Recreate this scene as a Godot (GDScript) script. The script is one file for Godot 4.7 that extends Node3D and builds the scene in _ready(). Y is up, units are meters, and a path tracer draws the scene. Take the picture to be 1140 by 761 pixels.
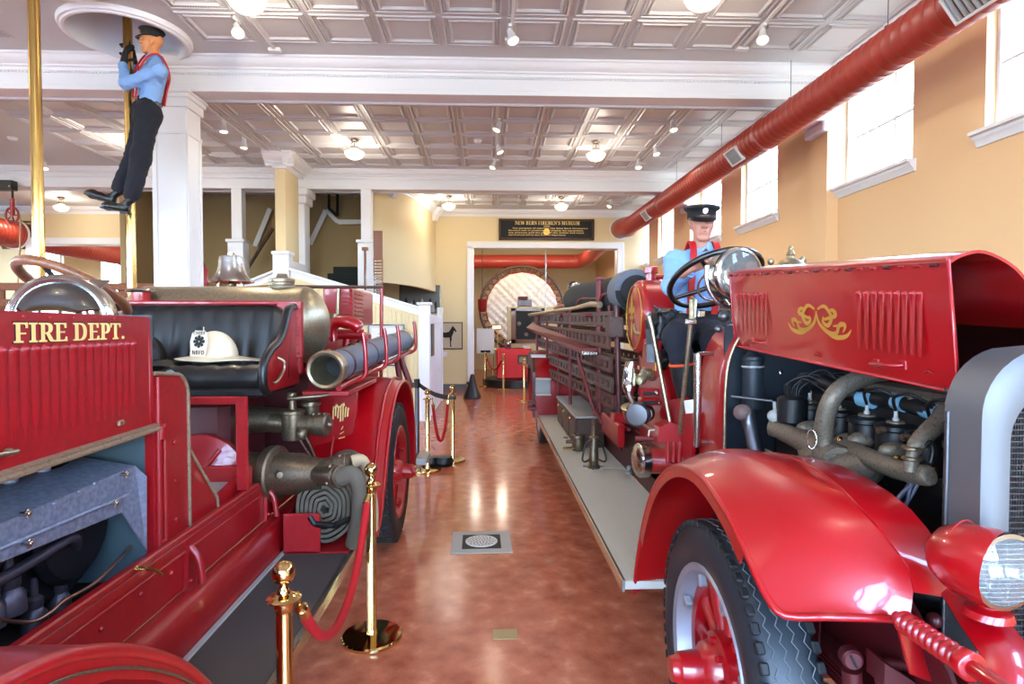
extends Node3D
# A firehouse museum: two red fire engines face the viewer across an aisle of polished terracotta concrete.
# d is the distance into the hall (z = -d). P / PX / PY give the world point seen at a pixel of the 1140 x 761 frame at depth d, on a plane x, or at height y.
const FLAT := 0xFFFFFFFF
const EYE := Vector3(0, 1.7, 0)
const F := 660.0
var CB := Basis(Vector3.UP, deg_to_rad(-2.08)) * Basis(Vector3.RIGHT, deg_to_rad(-1.6))
var T := Transform3D.IDENTITY
var used := {}
var org := {}
var M := {}
var grp := 1
var wob := FastNoiseLite.new()

func ray(px, py) -> Vector3: return CB * Vector3((px - 570.0) / F, (380.5 - py) / F, -1)
func P(px, py, d) -> Vector3:
	var r := ray(px, py); return EYE + r * (d / -r.z)
func PX(px, py, x) -> Vector3:
	var r := ray(px, py); return EYE + r * (x / r.x)
func PY(px, py, y) -> Vector3:
	var r := ray(px, py); return EYE + r * ((y - 1.7) / r.y)
func V(x, y, d) -> Vector3: return Vector3(x, y, -d)

# ---------- mesh helpers
func ns() -> SurfaceTool:
	var st := SurfaceTool.new(); st.begin(Mesh.PRIMITIVE_TRIANGLES); return st
func tri(st, a, b, c):
	st.add_vertex(T * a); st.add_vertex(T * c); st.add_vertex(T * b)
func quad(st, a, b, c, e):
	tri(st, a, b, c); tri(st, a, c, e)
func outq(st, pts: Array, ctr: Vector3):
	var n: Vector3 = (pts[1] - pts[0]).cross(pts[2] - pts[0])
	if n.dot(pts[0] - ctr) < 0: pts.reverse()
	tri(st, pts[0], pts[1], pts[2])
	if pts.size() > 3: tri(st, pts[0], pts[2], pts[3])
func box(st, c: Vector3, s: Vector3, b := 0.0, bas := Basis.IDENTITY):
	st.set_smooth_group(FLAT)
	var h := s / 2.0
	b = minf(b, minf(h.x, minf(h.y, h.z)) * 0.9)
	var f = func(sg: Array, ax: int) -> Vector3:
		var v := Vector3.ZERO
		for k in 3: v[k] = sg[k] * (h[k] if k == ax else h[k] - b)
		return c + bas * v
	for ax in 3:
		var u := (ax + 1) % 3
		var w := (ax + 2) % 3
		for s1 in [-1, 1]:
			var q := []
			for k in [[-1, -1], [1, -1], [1, 1], [-1, 1]]:
				var sg := [0, 0, 0]; sg[ax] = s1; sg[u] = k[0]; sg[w] = k[1]
				q.append(f.call(sg, ax))
			outq(st, q, c)
			if b > 0:
				for s2 in [-1, 1]:
					var a0 := [0, 0, 0]; a0[ax] = s1; a0[u] = s2; a0[w] = -1
					var a1 := a0.duplicate(); a1[w] = 1
					outq(st, [f.call(a0, ax), f.call(a1, ax), f.call(a1, u), f.call(a0, u)], c)
					if ax == 0:
						for s3 in [-1, 1]:
							var a2 := [s1, s2, s3]
							outq(st, [f.call(a2, 0), f.call(a2, 1), f.call(a2, 2)], c)
func bx(st, x0, x1, y0, y1, d0, d1, b := 0.0):   # a box from its limits
	box(st, V((x0 + x1) / 2.0, (y0 + y1) / 2.0, (d0 + d1) / 2.0), Vector3(absf(x1 - x0), absf(y1 - y0), absf(d1 - d0)), b)
func ngroup() -> int:
	grp += 1; return grp
func frame_of(t: Vector3) -> Basis:
	var u := t.cross(Vector3.UP if absf(t.y) < 0.9 else Vector3.RIGHT).normalized()
	return Basis(u, t.cross(u).normalized(), t)
func prism(st, poly: PackedVector2Array, o: Vector3, ax: Vector3, ay: Vector3, dv: Vector3, crease := 30.0):
	if Geometry2D.is_polygon_clockwise(poly): poly = poly.duplicate(); poly.reverse()
	if ax.cross(ay).dot(dv) < 0: o += dv; dv = -dv
	var n := poly.size()
	var idx := Geometry2D.triangulate_polygon(poly)
	st.set_smooth_group(FLAT)
	var p := []
	for q in poly: p.append(o + ax * q.x + ay * q.y)
	for k in range(0, idx.size(), 3):
		var a: int = idx[k]; var b: int = idx[k + 1]; var c: int = idx[k + 2]
		if (poly[b] - poly[a]).cross(poly[c] - poly[a]) < 0: var t := b; b = c; c = t
		tri(st, p[a] + dv, p[b] + dv, p[c] + dv); tri(st, p[a], p[c], p[b])
	var g := ngroup()
	for i in n:
		var j := (i + 1) % n
		var e0 := poly[i] - poly[(i + n - 1) % n]
		var e1 := poly[j] - poly[i]
		if absf(e0.angle_to(e1)) > deg_to_rad(crease): g = ngroup()
		st.set_smooth_group(g)
		quad(st, p[i], p[j], p[j] + dv, p[i] + dv)
func tube(st, pts: Array, r, seg := 8, closed := false, caps := true):   # r: a radius or one per point
	var n := pts.size()
	var rings := []
	var b := Basis.IDENTITY
	for i in n:
		var t: Vector3
		if closed: t = pts[(i + 1) % n] - pts[(i + n - 1) % n]
		else: t = pts[mini(i + 1, n - 1)] - pts[maxi(i - 1, 0)]
		t = t.normalized()
		if i == 0: b = frame_of(t)
		else:
			var u := (b.x - t * b.x.dot(t)).normalized()
			b = Basis(u, t.cross(u), t)
		var rr: float = r[i] if r is Array else r
		var ring := []
		for k in seg:
			var a := TAU * k / seg
			ring.append(pts[i] + b.x * cos(a) * rr + b.y * sin(a) * rr)
		rings.append(ring)
	st.set_smooth_group(ngroup())
	for i in (n if closed else n - 1):
		var r0: Array = rings[i]; var r1: Array = rings[(i + 1) % n]
		for k in seg:
			var k2 := (k + 1) % seg
			quad(st, r0[k], r0[k2], r1[k2], r1[k])
	if caps and not closed:
		st.set_smooth_group(FLAT)
		for k in range(1, seg - 1):
			tri(st, rings[0][0], rings[0][k + 1], rings[0][k])
			tri(st, rings[n - 1][0], rings[n - 1][k], rings[n - 1][k + 1])
func rod(st, a: Vector3, b: Vector3, r := 0.01, seg := 8, r2 := -1.0): tube(st, [a, b], [r, r if r2 < 0 else r2], seg)
func curve(pts: Array, per := 5) -> Array:        # a smooth line through the points
	var out := []
	var n := pts.size()
	for i in n - 1:
		for k in per:
			out.append(pts[i].cubic_interpolate(pts[i + 1], pts[maxi(i - 1, 0)], pts[mini(i + 2, n - 1)], float(k) / per))
	out.append(pts[n - 1])
	return out
func ringpts(c: Vector3, ax: Vector3, ay: Vector3, n := 24, a0 := 0.0, a1 := TAU, ends := false) -> Array:
	var o := []
	for k in (n + 1 if ends else n):
		var a := a0 + (a1 - a0) * k / n
		o.append(c + ax * cos(a) + ay * sin(a))
	return o
func lathe(st, prof: Array, o: Vector3, axis := Vector3.UP, seg := 16, crease := 35.0, sx := 1.0):
	axis = axis.normalized()
	var b := frame_of(axis)
	var rings := []
	for q in prof:
		var ring := []
		for k in seg:
			var a := TAU * k / seg
			ring.append(o + axis * q.y + b.x * cos(a) * q.x * sx + b.y * sin(a) * q.x)
		rings.append(ring)
	var g := ngroup()
	for i in prof.size() - 1:
		if i > 0 and absf((prof[i] - prof[i - 1]).angle_to(prof[i + 1] - prof[i])) > deg_to_rad(crease): g = ngroup()
		st.set_smooth_group(g)
		for k in seg:
			var k2 := (k + 1) % seg
			if prof[i].x < 1e-5: tri(st, rings[i][0], rings[i + 1][k2], rings[i + 1][k])
			elif prof[i + 1].x < 1e-5: tri(st, rings[i][k], rings[i][k2], rings[i + 1][0])
			else: quad(st, rings[i][k], rings[i][k2], rings[i + 1][k2], rings[i + 1][k])
func cyl(st, a: Vector3, b: Vector3, r: float, seg := 20, bev := 0.006):
	var L := (b - a).length()
	lathe(st, [Vector2(0, 0), Vector2(r - bev, 0), Vector2(r, bev), Vector2(r, L - bev), Vector2(r - bev, L), Vector2(0, L)], a, b - a, seg, 30)
func ball(st, c: Vector3, r: Vector3, seg := 14, rows := 9, bas := Basis.IDENTITY):
	st.set_smooth_group(ngroup())
	var f = func(i: int, k: int) -> Vector3:
		var th := PI * i / rows; var a := TAU * k / seg
		return c + bas * (Vector3(sin(th) * cos(a), -cos(th), -sin(th) * sin(a)) * r)
	for i in rows:
		for k in seg:
			var p = [f.call(i, k), f.call(i, (k + 1) % seg), f.call(i + 1, (k + 1) % seg), f.call(i + 1, k)]
			if i > 0: tri(st, p[0], p[1], p[2])
			if i < rows - 1: tri(st, p[0], p[2], p[3])
func sheet(st, rows: Array, t: float, smooth := true):   # a curved sheet of thickness t through a grid of points
	var n := rows.size(); var m: int = rows[0].size()
	var under := []
	for i in n:
		var r := []
		for j in m:
			var du: Vector3 = rows[mini(i + 1, n - 1)][j] - rows[maxi(i - 1, 0)][j]
			var dv: Vector3 = rows[i][mini(j + 1, m - 1)] - rows[i][maxi(j - 1, 0)]
			r.append(rows[i][j] + du.cross(dv).normalized() * t)
		under.append(r)
	var g1 := ngroup() if smooth else FLAT
	var g2 := ngroup() if smooth else FLAT
	for i in n - 1:
		for j in m - 1:
			st.set_smooth_group(g1)
			quad(st, rows[i][j], rows[i][j + 1], rows[i + 1][j + 1], rows[i + 1][j])
			st.set_smooth_group(g2)
			quad(st, under[i][j], under[i + 1][j], under[i + 1][j + 1], under[i][j + 1])
	st.set_smooth_group(FLAT)
	for i in n - 1:
		for j in [0, m - 1]: quad(st, rows[i][j], rows[i + 1][j], under[i + 1][j], under[i][j])
	for j in m - 1:
		for i in [0, n - 1]: quad(st, rows[i][j], rows[i][j + 1], under[i][j + 1], under[i][j])
func arcpoly(cx, cy, r, a0, a1, n := 8) -> PackedVector2Array:
	var o := PackedVector2Array()
	for k in n + 1:
		var a: float = deg_to_rad(a0 + (a1 - a0) * k / n)
		o.append(Vector2(cx + r * cos(a), cy + r * sin(a)))
	return o
func roundrect(w, h, r, n := 4) -> PackedVector2Array:
	var o := PackedVector2Array()
	o.append_array(arcpoly(w / 2 - r, h / 2 - r, r, 0, 90, n)); o.append_array(arcpoly(r - w / 2, h / 2 - r, r, 90, 180, n))
	o.append_array(arcpoly(r - w / 2, r - h / 2, r, 180, 270, n)); o.append_array(arcpoly(w / 2 - r, r - h / 2, r, 270, 360, n))
	return o
func letters(st, text: String, o: Vector3, ax: Vector3, ay: Vector3, w: float, h: float, dep: float, font := "Droid Serif", weight := 700):
	var tm := TextMesh.new()
	var f := SystemFont.new()
	f.font_names = PackedStringArray([font]); f.font_weight = weight
	tm.font = f; tm.text = text; tm.font_size = 32; tm.pixel_size = 0.01; tm.depth = 0.02; tm.curve_step = 2.0
	var bb := tm.get_aabb()
	var sx := w / bb.size.x; var sy := h / bb.size.y
	var bas := Basis(ax * sx, ay * sy, ax.cross(ay) * (dep / bb.size.z))
	st.append_from(tm, 0, T * Transform3D(bas, o - bas * bb.position))   # o: lower left corner

# ---------- nodes
func numbered(n: String) -> String:
	if not used.has(n): used[n] = 0; return n
	used[n] += 1; return "%s_%03d" % [n, used[n]]
func tag(o: Node, label: String, cat := "", group := ""):
	o.set_meta("label", label)
	if cat: o.set_meta("category", cat)
	if group: o.set_meta("group", group)
	return o
func baked(st: SurfaceTool, m: Material, c: Vector3) -> ArrayMesh:
	var s2 := ns()
	s2.append_from(st.commit(), 0, Transform3D(Basis.IDENTITY, -c))
	var mesh := s2.commit()
	mesh.surface_set_material(0, m)
	return mesh
func obj(n: String, st: SurfaceTool, m: Material, parent: Node3D = null, normals := true) -> MeshInstance3D:
	if normals: st.generate_normals()
	var bb := st.get_aabb()
	var c := Vector3(bb.get_center().x, bb.position.y, bb.get_center().z)
	var o := MeshInstance3D.new()
	o.mesh = baked(st, m, c)
	place(o, n, c, parent)
	return o
func place(o: Node3D, n: String, c: Vector3, parent: Node3D = null):
	o.name = n if parent else numbered(n)
	(parent if parent else self).add_child(o, true)
	o.position = c - (org[parent] if parent else Vector3.ZERO)
	org[o] = c
func thing(n: String, at: Vector3, label: String, cat: String, group := "") -> Node3D:
	var o := Node3D.new()
	place(o, n, at)
	return tag(o, label, cat, group)
func struct(n: String, st: SurfaceTool, m: Material) -> MeshInstance3D:
	var o := obj(n, st, m); o.set_meta("kind", "structure"); return o
func dup(o: Node3D, at: Vector3, label := "", turn := 0.0) -> Node3D:
	var c: Node3D = o.duplicate()
	c.name = numbered(String(o.name).rstrip("0123456789").trim_suffix("_")); add_child(c); c.position = at; c.rotation.y += turn
	if label: c.set_meta("label", label)
	return c
# short forms: one part from one shape
func pbox(n, c: Vector3, s: Vector3, m, parent = null, b := 0.004, bas := Basis.IDENTITY):
	var st := ns(); box(st, c, s, b, bas); return obj(n, st, m, parent)
func ptube(n, pts: Array, r, m, parent = null, seg := 8, closed := false):
	var st := ns(); tube(st, pts, r, seg, closed); return obj(n, st, m, parent)
func pcyl(n, a: Vector3, b: Vector3, r: float, m, parent = null, seg := 20, bev := 0.006):
	var st := ns(); cyl(st, a, b, r, seg, bev); return obj(n, st, m, parent)
func plathe(n, prof: Array, o: Vector3, axis: Vector3, m, parent = null, seg := 20, crease := 35.0):
	var st := ns(); lathe(st, prof, o, axis, seg, crease); return obj(n, st, m, parent)
func pball(n, c: Vector3, r: Vector3, m, parent = null, seg := 12, rows := 8):
	var st := ns(); ball(st, c, r, seg, rows); return obj(n, st, m, parent)

# ---------- materials
func noise_tex(freq, oct := 4, normal := false, strength := 4.0, ramp: Array = [], size := 512, kind := FastNoiseLite.TYPE_SIMPLEX_SMOOTH, sd := 3) -> NoiseTexture2D:
	var n := FastNoiseLite.new(); n.seed = sd; n.noise_type = kind; n.frequency = freq; n.fractal_octaves = oct
	var t := NoiseTexture2D.new(); t.width = size; t.height = size; t.seamless = true; t.noise = n; t.as_normal_map = normal; t.bump_strength = strength
	if ramp.size():
		var g := Gradient.new()
		var cs := PackedColorArray(); var os := PackedFloat32Array()
		for k in ramp.size(): cs.append(ramp[k]); os.append(float(k) / (ramp.size() - 1))
		g.colors = cs; g.offsets = os; t.color_ramp = g
	return t
func mt(n: String, c: Color, rough := 0.5, metal := 0.0, coat := 0.0) -> StandardMaterial3D:
	var m := StandardMaterial3D.new()
	m.resource_name = n; m.albedo_color = c; m.roughness = rough; m.metallic = metal; m.cull_mode = BaseMaterial3D.CULL_DISABLED
	if coat > 0: m.clearcoat_enabled = true; m.clearcoat = coat; m.clearcoat_roughness = 0.04
	M[n] = m
	return m
func tri_tex(m: StandardMaterial3D, scale: float, albedo: Texture2D = null, normal: Texture2D = null, ns_ := 1.0, world := false):
	m.uv1_triplanar = true; m.uv1_world_triplanar = world; m.uv1_scale = Vector3.ONE * scale
	if albedo: m.albedo_texture = albedo
	if normal: m.normal_enabled = true; m.normal_texture = normal; m.normal_scale = ns_
func materials():
	mt("red", Color(0.61, 0.008, 0.045), 0.32, 0.0, 0.8)
	mt("red_old", Color(0.62, 0.03, 0.065), 0.40, 0.0, 0.45)
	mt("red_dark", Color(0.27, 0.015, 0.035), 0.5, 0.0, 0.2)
	mt("maroon", Color(0.42, 0.12, 0.12), 0.5)
	mt("duct_red", Color(0.60, 0.20, 0.15), 0.38)
	mt("gold", Color(0.80, 0.62, 0.26), 0.35, 0.5)
	mt("gold_leaf", Color(0.92, 0.79, 0.48), 0.45)
	mt("brass", Color(0.78, 0.63, 0.36), 0.18, 1.0)
	mt("brass_polished", Color(0.86, 0.75, 0.50), 0.07, 1.0)
	mt("bronze", Color(0.52, 0.46, 0.38), 0.38, 0.85)
	mt("chrome", Color(0.78, 0.77, 0.74), 0.10, 1.0)
	mt("nickel", Color(0.78, 0.77, 0.74), 0.20, 1.0)
	mt("nickel_worn", Color(0.74, 0.70, 0.60), 0.34, 0.9)
	mt("steel", Color(0.42, 0.42, 0.43), 0.36, 0.9)
	mt("radiator_shell", Color(0.44, 0.435, 0.435), 0.52, 0.6)
	mt("alum", Color(0.60, 0.63, 0.70), 0.42, 0.55)
	mt("cast_iron", Color(0.50, 0.47, 0.43), 0.55, 0.55)
	mt("engine_black", Color(0.07, 0.072, 0.08), 0.42, 0.2)
	mt("engine_dark", Color(0.035, 0.035, 0.04), 0.7)
	mt("black_paint", Color(0.02, 0.02, 0.022), 0.3, 0.0, 0.4)
	mt("rubber", Color(0.075, 0.078, 0.085), 0.62)
	mt("rubber_sky_tint", Color(0.12, 0.14, 0.16), 0.45)  # tyre rubber; the bluish tint paints in the reflected sky
	mt("zigzag", Color(0.36, 0.37, 0.38), 0.8)
	mt("lens_mirror", Color(0.52, 0.53, 0.52), 0.03, 1.0)
	mt("hose_hard", Color(0.36, 0.38, 0.42), 0.55)
	mt("hose_cloth", Color(0.36, 0.32, 0.265), 0.95)
	mt("hose_cloth_new", Color(0.72, 0.62, 0.48), 0.95)
	mt("canvas", Color(0.13, 0.15, 0.14), 0.85)
	mt("reflector", Color(0.40, 0.40, 0.40), 0.12, 1.0)
	mt("rim_silver", Color(0.60, 0.61, 0.64), 0.42, 0.6)
	mt("board_wood", Color(0.52, 0.30, 0.17), 0.75)
	mt("wood", Color(0.52, 0.31, 0.18), 0.42, 0.0, 0.3)
	mt("wood_dark", Color(0.30, 0.19, 0.12), 0.5)
	mt("wood_grey", Color(0.36, 0.28, 0.25), 0.6)
	mt("wood_ladder", Color(0.34, 0.20, 0.17), 0.55)
	mt("wood_trim", Color(0.56, 0.46, 0.36), 0.5)
	mt("white_trim", Color(0.90, 0.90, 0.90), 0.42)
	mt("white_plain", Color(0.86, 0.86, 0.85), 0.6)
	mt("tin", Color(0.76, 0.75, 0.74), 0.38)
	mt("wall_tan", Color(0.87, 0.79, 0.61), 0.7)
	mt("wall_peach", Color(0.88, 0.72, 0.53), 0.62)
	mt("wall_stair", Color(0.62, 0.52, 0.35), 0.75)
	mt("skin_rose", Color(0.70, 0.47, 0.39), 0.55)
	mt("skin_tan", Color(0.82, 0.54, 0.33), 0.5)
	mt("skin_pale", Color(0.83, 0.62, 0.54), 0.55)
	mt("shirt_blue", Color(0.50, 0.66, 0.86), 0.85)
	mt("trouser", Color(0.085, 0.095, 0.135), 0.9)
	mt("cap_cloth", Color(0.03, 0.03, 0.045), 0.7)
	mt("glove", Color(0.05, 0.05, 0.052), 0.6)
	mt("shoe", Color(0.04, 0.04, 0.042), 0.35)
	mt("suspender", Color(0.72, 0.02, 0.06), 0.6)
	mt("velvet", Color(0.68, 0.006, 0.04), 0.8)
	mt("helmet_cream", Color(0.90, 0.83, 0.70), 0.5, 0.0, 0.3)
	mt("label_white", Color(0.88, 0.87, 0.85), 0.7)
	mt("ink", Color(0.06, 0.05, 0.05), 0.7)
	mt("sign_black", Color(0.03, 0.035, 0.03), 0.65)
	mt("mat_grey", Color(0.82, 0.81, 0.78), 0.8)
	mt("photo_sepia", Color(0.74, 0.68, 0.58), 0.6)
	mt("photo_dark", Color(0.36, 0.36, 0.34), 0.5)
	mt("stair_green", Color(0.10, 0.14, 0.13), 0.9)
	mt("baseboard_grey", Color(0.36, 0.38, 0.40), 0.6)
	mt("joint", Color(0.25, 0.14, 0.11), 0.8)
	mt("plate_grey", Color(0.62, 0.62, 0.60), 0.5)
	mt("quilt", Color(0.88, 0.84, 0.80), 0.85)
	mt("plant_green", Color(0.25, 0.42, 0.16), 0.8)
	mt("pavement", Color(0.55, 0.54, 0.52), 0.9)
	mt("card_red", Color(0.86, 0.0, 0.04), 0.45)
	mt("copper", Color(0.66, 0.48, 0.40), 0.3, 0.9)
	mt("hose_blue", Color(0.42, 0.62, 0.72), 0.5)
	mt("wire", Color(0.30, 0.30, 0.36), 0.5)
	mt("yellow_mark", Color(0.90, 0.66, 0.16), 0.5)
	mt("mat_board", Color(0.74, 0.725, 0.67), 0.6)
	mt("engine_blue", Color(0.09, 0.12, 0.15), 0.5)
	mt("firewall", Color(0.27, 0.33, 0.35), 0.6)
	mt("pipe_dull", Color(0.30, 0.27, 0.30), 0.4, 0.6)
	mt("breather", Color(0.42, 0.33, 0.31), 0.6)
	mt("patina", Color(0.50, 0.62, 0.64), 0.6, 0.3)
	var fine := noise_tex(0.05, 4, true, 3.0)
	var leather := mt("leather", Color(0.055, 0.06, 0.06), 0.36, 0.0, 0.15)
	tri_tex(leather, 6.0, null, noise_tex(0.09, 3, true, 6.0), 0.35)
	for k in ["wall_tan", "wall_peach", "wall_stair"]: tri_tex(M[k], 3.0, null, fine, 0.12, true)
	for k in ["shirt_blue", "trouser", "canvas", "hose_cloth", "hose_cloth_new", "velvet"]: tri_tex(M[k], 9.0, null, fine, 0.3)
	tri_tex(M.canvas, 5.0, noise_tex(0.02, 4, false, 1, [Color(0.7, 0.7, 0.7), Color(1, 1, 1)]), fine, 0.5)
	tri_tex(M.cast_iron, 4.0, noise_tex(0.03, 5, false, 1, [Color(0.55, 0.5, 0.46), Color(1, 0.97, 0.92), Color(0.8, 0.74, 0.68)]), fine, 0.35)
	tri_tex(M.bronze, 4.0, noise_tex(0.03, 5, false, 1, [Color(0.6, 0.56, 0.5), Color(1, 1, 1), Color(0.8, 0.78, 0.74)]), fine, 0.15)
	tri_tex(M.nickel_worn, 3.0, noise_tex(0.03, 5, false, 1, [Color(0.78, 0.74, 0.66), Color(1, 1, 1)]), noise_tex(0.03, 2, true, 3.0), 0.12)
	tri_tex(M.alum, 3.0, noise_tex(0.025, 5, false, 1, [Color(0.72, 0.72, 0.74), Color(1, 1, 1)]), fine, 0.2)
	var grain := noise_tex(0.02, 5, false, 1, [Color(0.62, 0.55, 0.5), Color(1, 1, 1), Color(0.82, 0.78, 0.74)], 512, FastNoiseLite.TYPE_SIMPLEX, 8)
	for k in ["wood", "board_wood", "wood_dark", "wood_grey", "wood_ladder", "wood_trim"]: tri_tex(M[k], 3.0, grain)
	tri_tex(M.rubber, 5.0, null, fine, 0.25)
	tri_tex(M.red_old, 2.5, noise_tex(0.02, 5, false, 1, [Color(0.86, 0.84, 0.84), Color(1, 1, 1)]))
	# the floor: mottled terracotta stain in polished concrete
	var fl := mt("floor", Color(0.96, 0.93, 0.92), 0.22, 0.0, 0.0)
	fl.metallic_specular = 0.55
	tri_tex(fl, 0.42, noise_tex(0.012, 7, false, 1, [Color(0.62, 0.335, 0.235), Color(0.72, 0.42, 0.31), Color(0.78, 0.475, 0.355), Color(0.87, 0.60, 0.48)], 1024), noise_tex(0.01, 3, true, 1.0, [], 512), 0.02, true)
	fl.detail_enabled = true; fl.detail_blend_mode = BaseMaterial3D.BLEND_MODE_MUL; fl.detail_uv_layer = BaseMaterial3D.DETAIL_UV_2
	fl.uv2_triplanar = true; fl.uv2_world_triplanar = true; fl.uv2_scale = Vector3.ONE * 1.7
	fl.detail_albedo = noise_tex(0.05, 6, false, 1, [Color(0.88, 0.85, 0.84), Color(1, 1, 1), Color(1, 1, 1)], 1024, FastNoiseLite.TYPE_SIMPLEX, 5)
	fl.roughness_texture = noise_tex(0.02, 5, false, 1, [Color(0.9, 0.9, 0.9), Color(0.45, 0.45, 0.45)], 512)
	var g := mt("glass", Color(1, 1, 1, 0.06), 0.02)
	g.transparency = BaseMaterial3D.TRANSPARENCY_ALPHA
	var lens := mt("lens", Color(0.9, 0.93, 0.92, 0.12), 0.05)
	lens.transparency = BaseMaterial3D.TRANSPARENCY_ALPHA
	for k in [["lamp_glow", Color(1.0, 0.93, 0.80), 2.2], ["spot_glow", Color(1.0, 0.95, 0.86), 3.0]]:
		var e := mt(k[0], Color(1, 0.97, 0.92), 0.4)
		e.emission_enabled = true; e.emission = k[1]; e.emission_energy_multiplier = k[2]
# ---------- the building
const XL := -13.4
const XR := 4.1
const DF := -3.2      # the glazed front behind the viewer
const DW := 15.6      # the far wall
const DB := 23.0      # the back wall of the rooms beyond
const YC := 4.71
const YB := 4.35      # underside of the beams
const SPOTE := 2.2

func ready_lights():
	var cam := Camera3D.new()
	cam.name = "camera"; add_child(cam)
	cam.transform = Transform3D(CB, EYE)
	cam.fov = rad_to_deg(2.0 * atan(380.5 / F)); cam.near = 0.05; cam.far = 200
	cam.current = true
	var we := WorldEnvironment.new(); we.name = "world_environment"
	var e := Environment.new()
	e.background_mode = Environment.BG_SKY
	var sky := Sky.new()
	var sm := ProceduralSkyMaterial.new()
	sm.sky_top_color = Color(0.60, 0.77, 1.0); sm.sky_horizon_color = Color(0.84, 0.94, 1.0)
	sm.ground_bottom_color = Color(0.56, 0.60, 0.58); sm.ground_horizon_color = Color(0.80, 0.86, 0.88)
	sm.sky_energy_multiplier = 5.5; sm.ground_energy_multiplier = 4.0; sm.sun_angle_max = 1.0
	sky.sky_material = sm; e.sky = sky
	e.tonemap_mode = Environment.TONE_MAPPER_LINEAR; e.tonemap_exposure = 0.79
	e.sdfgi_enabled = true; e.ssao_enabled = true; e.ssil_enabled = true
	we.environment = e; add_child(we)
func lamp_light(n, at: Vector3, energy: float, c: Color, size := 0.12):
	var l := OmniLight3D.new(); l.name = numbered(n); add_child(l); l.position = at
	l.light_energy = energy; l.light_color = c; l.light_size = size; l.omni_range = 30; l.omni_attenuation = 2.0; l.shadow_enabled = true

# a wall in a plane x = const or d = const, with openings cut out: along the wall a, height y
func wall(n: String, m, axis: String, at0: float, at1: float, a0: float, a1: float, y0: float, y1: float, holes: Array):
	var st := ns()
	var cuts := [a0, a1]
	for h in holes: cuts.append(h[0]); cuts.append(h[1])
	cuts.sort()
	for k in cuts.size() - 1:
		var p: float = cuts[k]; var q: float = cuts[k + 1]
		if q - p < 0.001: continue
		var ys := [y0, y1]
		for h in holes:
			if h[0] < (p + q) / 2 and h[1] > (p + q) / 2: ys.append(h[2]); ys.append(h[3])
		ys.sort()
		for j in range(0, ys.size(), 2):
			if ys[j + 1] - ys[j] < 0.001: continue
			if axis == "x": bx(st, at0, at1, ys[j], ys[j + 1], p, q)
			else: bx(st, p, q, ys[j], ys[j + 1], at0, at1)
	return struct(n, st, m)
func window_x(x: float, dir: int, d0: float, d1: float, y0: float, y1: float, cols: int, rows: int, sill := true, wide := 0.3):
	# a window in a side wall whose room face is at x; dir = +1 when outside lies at larger x
	var n := numbered("window")
	var root := Node3D.new(); root.name = n; add_child(root); root.position = V(x, y0, (d0 + d1) / 2); org[root] = root.position
	root.set_meta("kind", "structure")
	var fx := x + dir * 0.12
	var st := ns()
	for k in [d0, d1]: bx(st, fx - 0.03, fx + 0.03, y0, y1, k - 0.035, k + 0.035)
	for k in [y0, y1]: bx(st, fx - 0.03, fx + 0.03, k - 0.035, k + 0.035, d0, d1)
	obj("window_frame", st, M.white_trim, root)
	for k in range(1, cols): pbox("mullion", V(fx, (y0 + y1) / 2, d0 + (d1 - d0) * k / cols), Vector3(0.03, y1 - y0 - 0.06, 0.022), M.white_trim, root, 0)
	for k in range(1, rows): pbox("mullion", V(fx, y0 + (y1 - y0) * k / rows, (d0 + d1) / 2), Vector3(0.028, 0.022, d1 - d0 - 0.06), M.white_trim, root, 0)
	for i in cols:
		for j in rows:
			var w := (d1 - d0) / cols; var h := (y1 - y0) / rows
			pbox("pane", V(fx, y0 + h * (j + 0.5), d0 + w * (i + 0.5)), Vector3(0.004, h - 0.02, w - 0.02), M.glass, root, 0)
	if sill:
		st = ns()
		var s := -dir
		var poly := PackedVector2Array([Vector2(-0.02, 0), Vector2(-0.02, -0.12), Vector2(0.02, -0.12), Vector2(0.035, -0.085), Vector2(0.06, -0.06), Vector2(0.065, -0.035), Vector2(0.10, -0.03), Vector2(0.10, 0)])
		prism(st, poly, V(x, y0, d0 - 0.06), Vector3(s, 0, 0), Vector3.UP, V(0, 0, d1 - d0 + 0.12))
		obj("sill", st, M.white_trim, root)
func glazed_front():
	var holes := []
	for k in 4: holes.append([-12.4 + k * 4.15, -12.4 + k * 4.15 + 3.5, 0.15, 3.9])
	wall("wall_front", M.wall_tan, "d", DF - 0.3, DF, XL - 0.3, XR + 0.3, 0, YC + 0.2, holes)
	for h in holes:
		var root := Node3D.new(); root.name = numbered("door"); add_child(root); root.position = V(h[0], 0.15, DF - 0.15); org[root] = root.position
		root.set_meta("kind", "structure")
		var st := ns()
		for i in 6: bx(st, h[0] + 0.7 * i - 0.035, h[0] + 0.7 * i + 0.035, h[2], h[3], DF - 0.18, DF - 0.12)
		for j in 5: bx(st, h[0], h[1], h[2] + 0.9375 * j - 0.035, h[2] + 0.9375 * j + 0.035, DF - 0.17, DF - 0.13)
		obj("door_frame", st, M.red_dark, root)
		pbox("pane", V((h[0] + h[1]) / 2, (h[2] + h[3]) / 2, DF - 0.15), Vector3(3.5, 3.75, 0.004), M.glass, root, 0)
func crown(st, a: Vector3, along: Vector3, out: Vector3, s := 1.0):   # a cove under a ceiling, a: the top inner edge
	var pl := PackedVector2Array()
	for q in [[0, 0], [0.16, 0], [0.16, -0.025], [0.14, -0.035], [0.12, -0.075], [0.08, -0.105], [0.05, -0.115], [0.05, -0.135], [0.025, -0.145], [0.02, -0.18], [0, -0.19]]: pl.append(Vector2(q[0], q[1]) * s)
	prism(st, pl, a, out, Vector3.UP, along)
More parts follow.
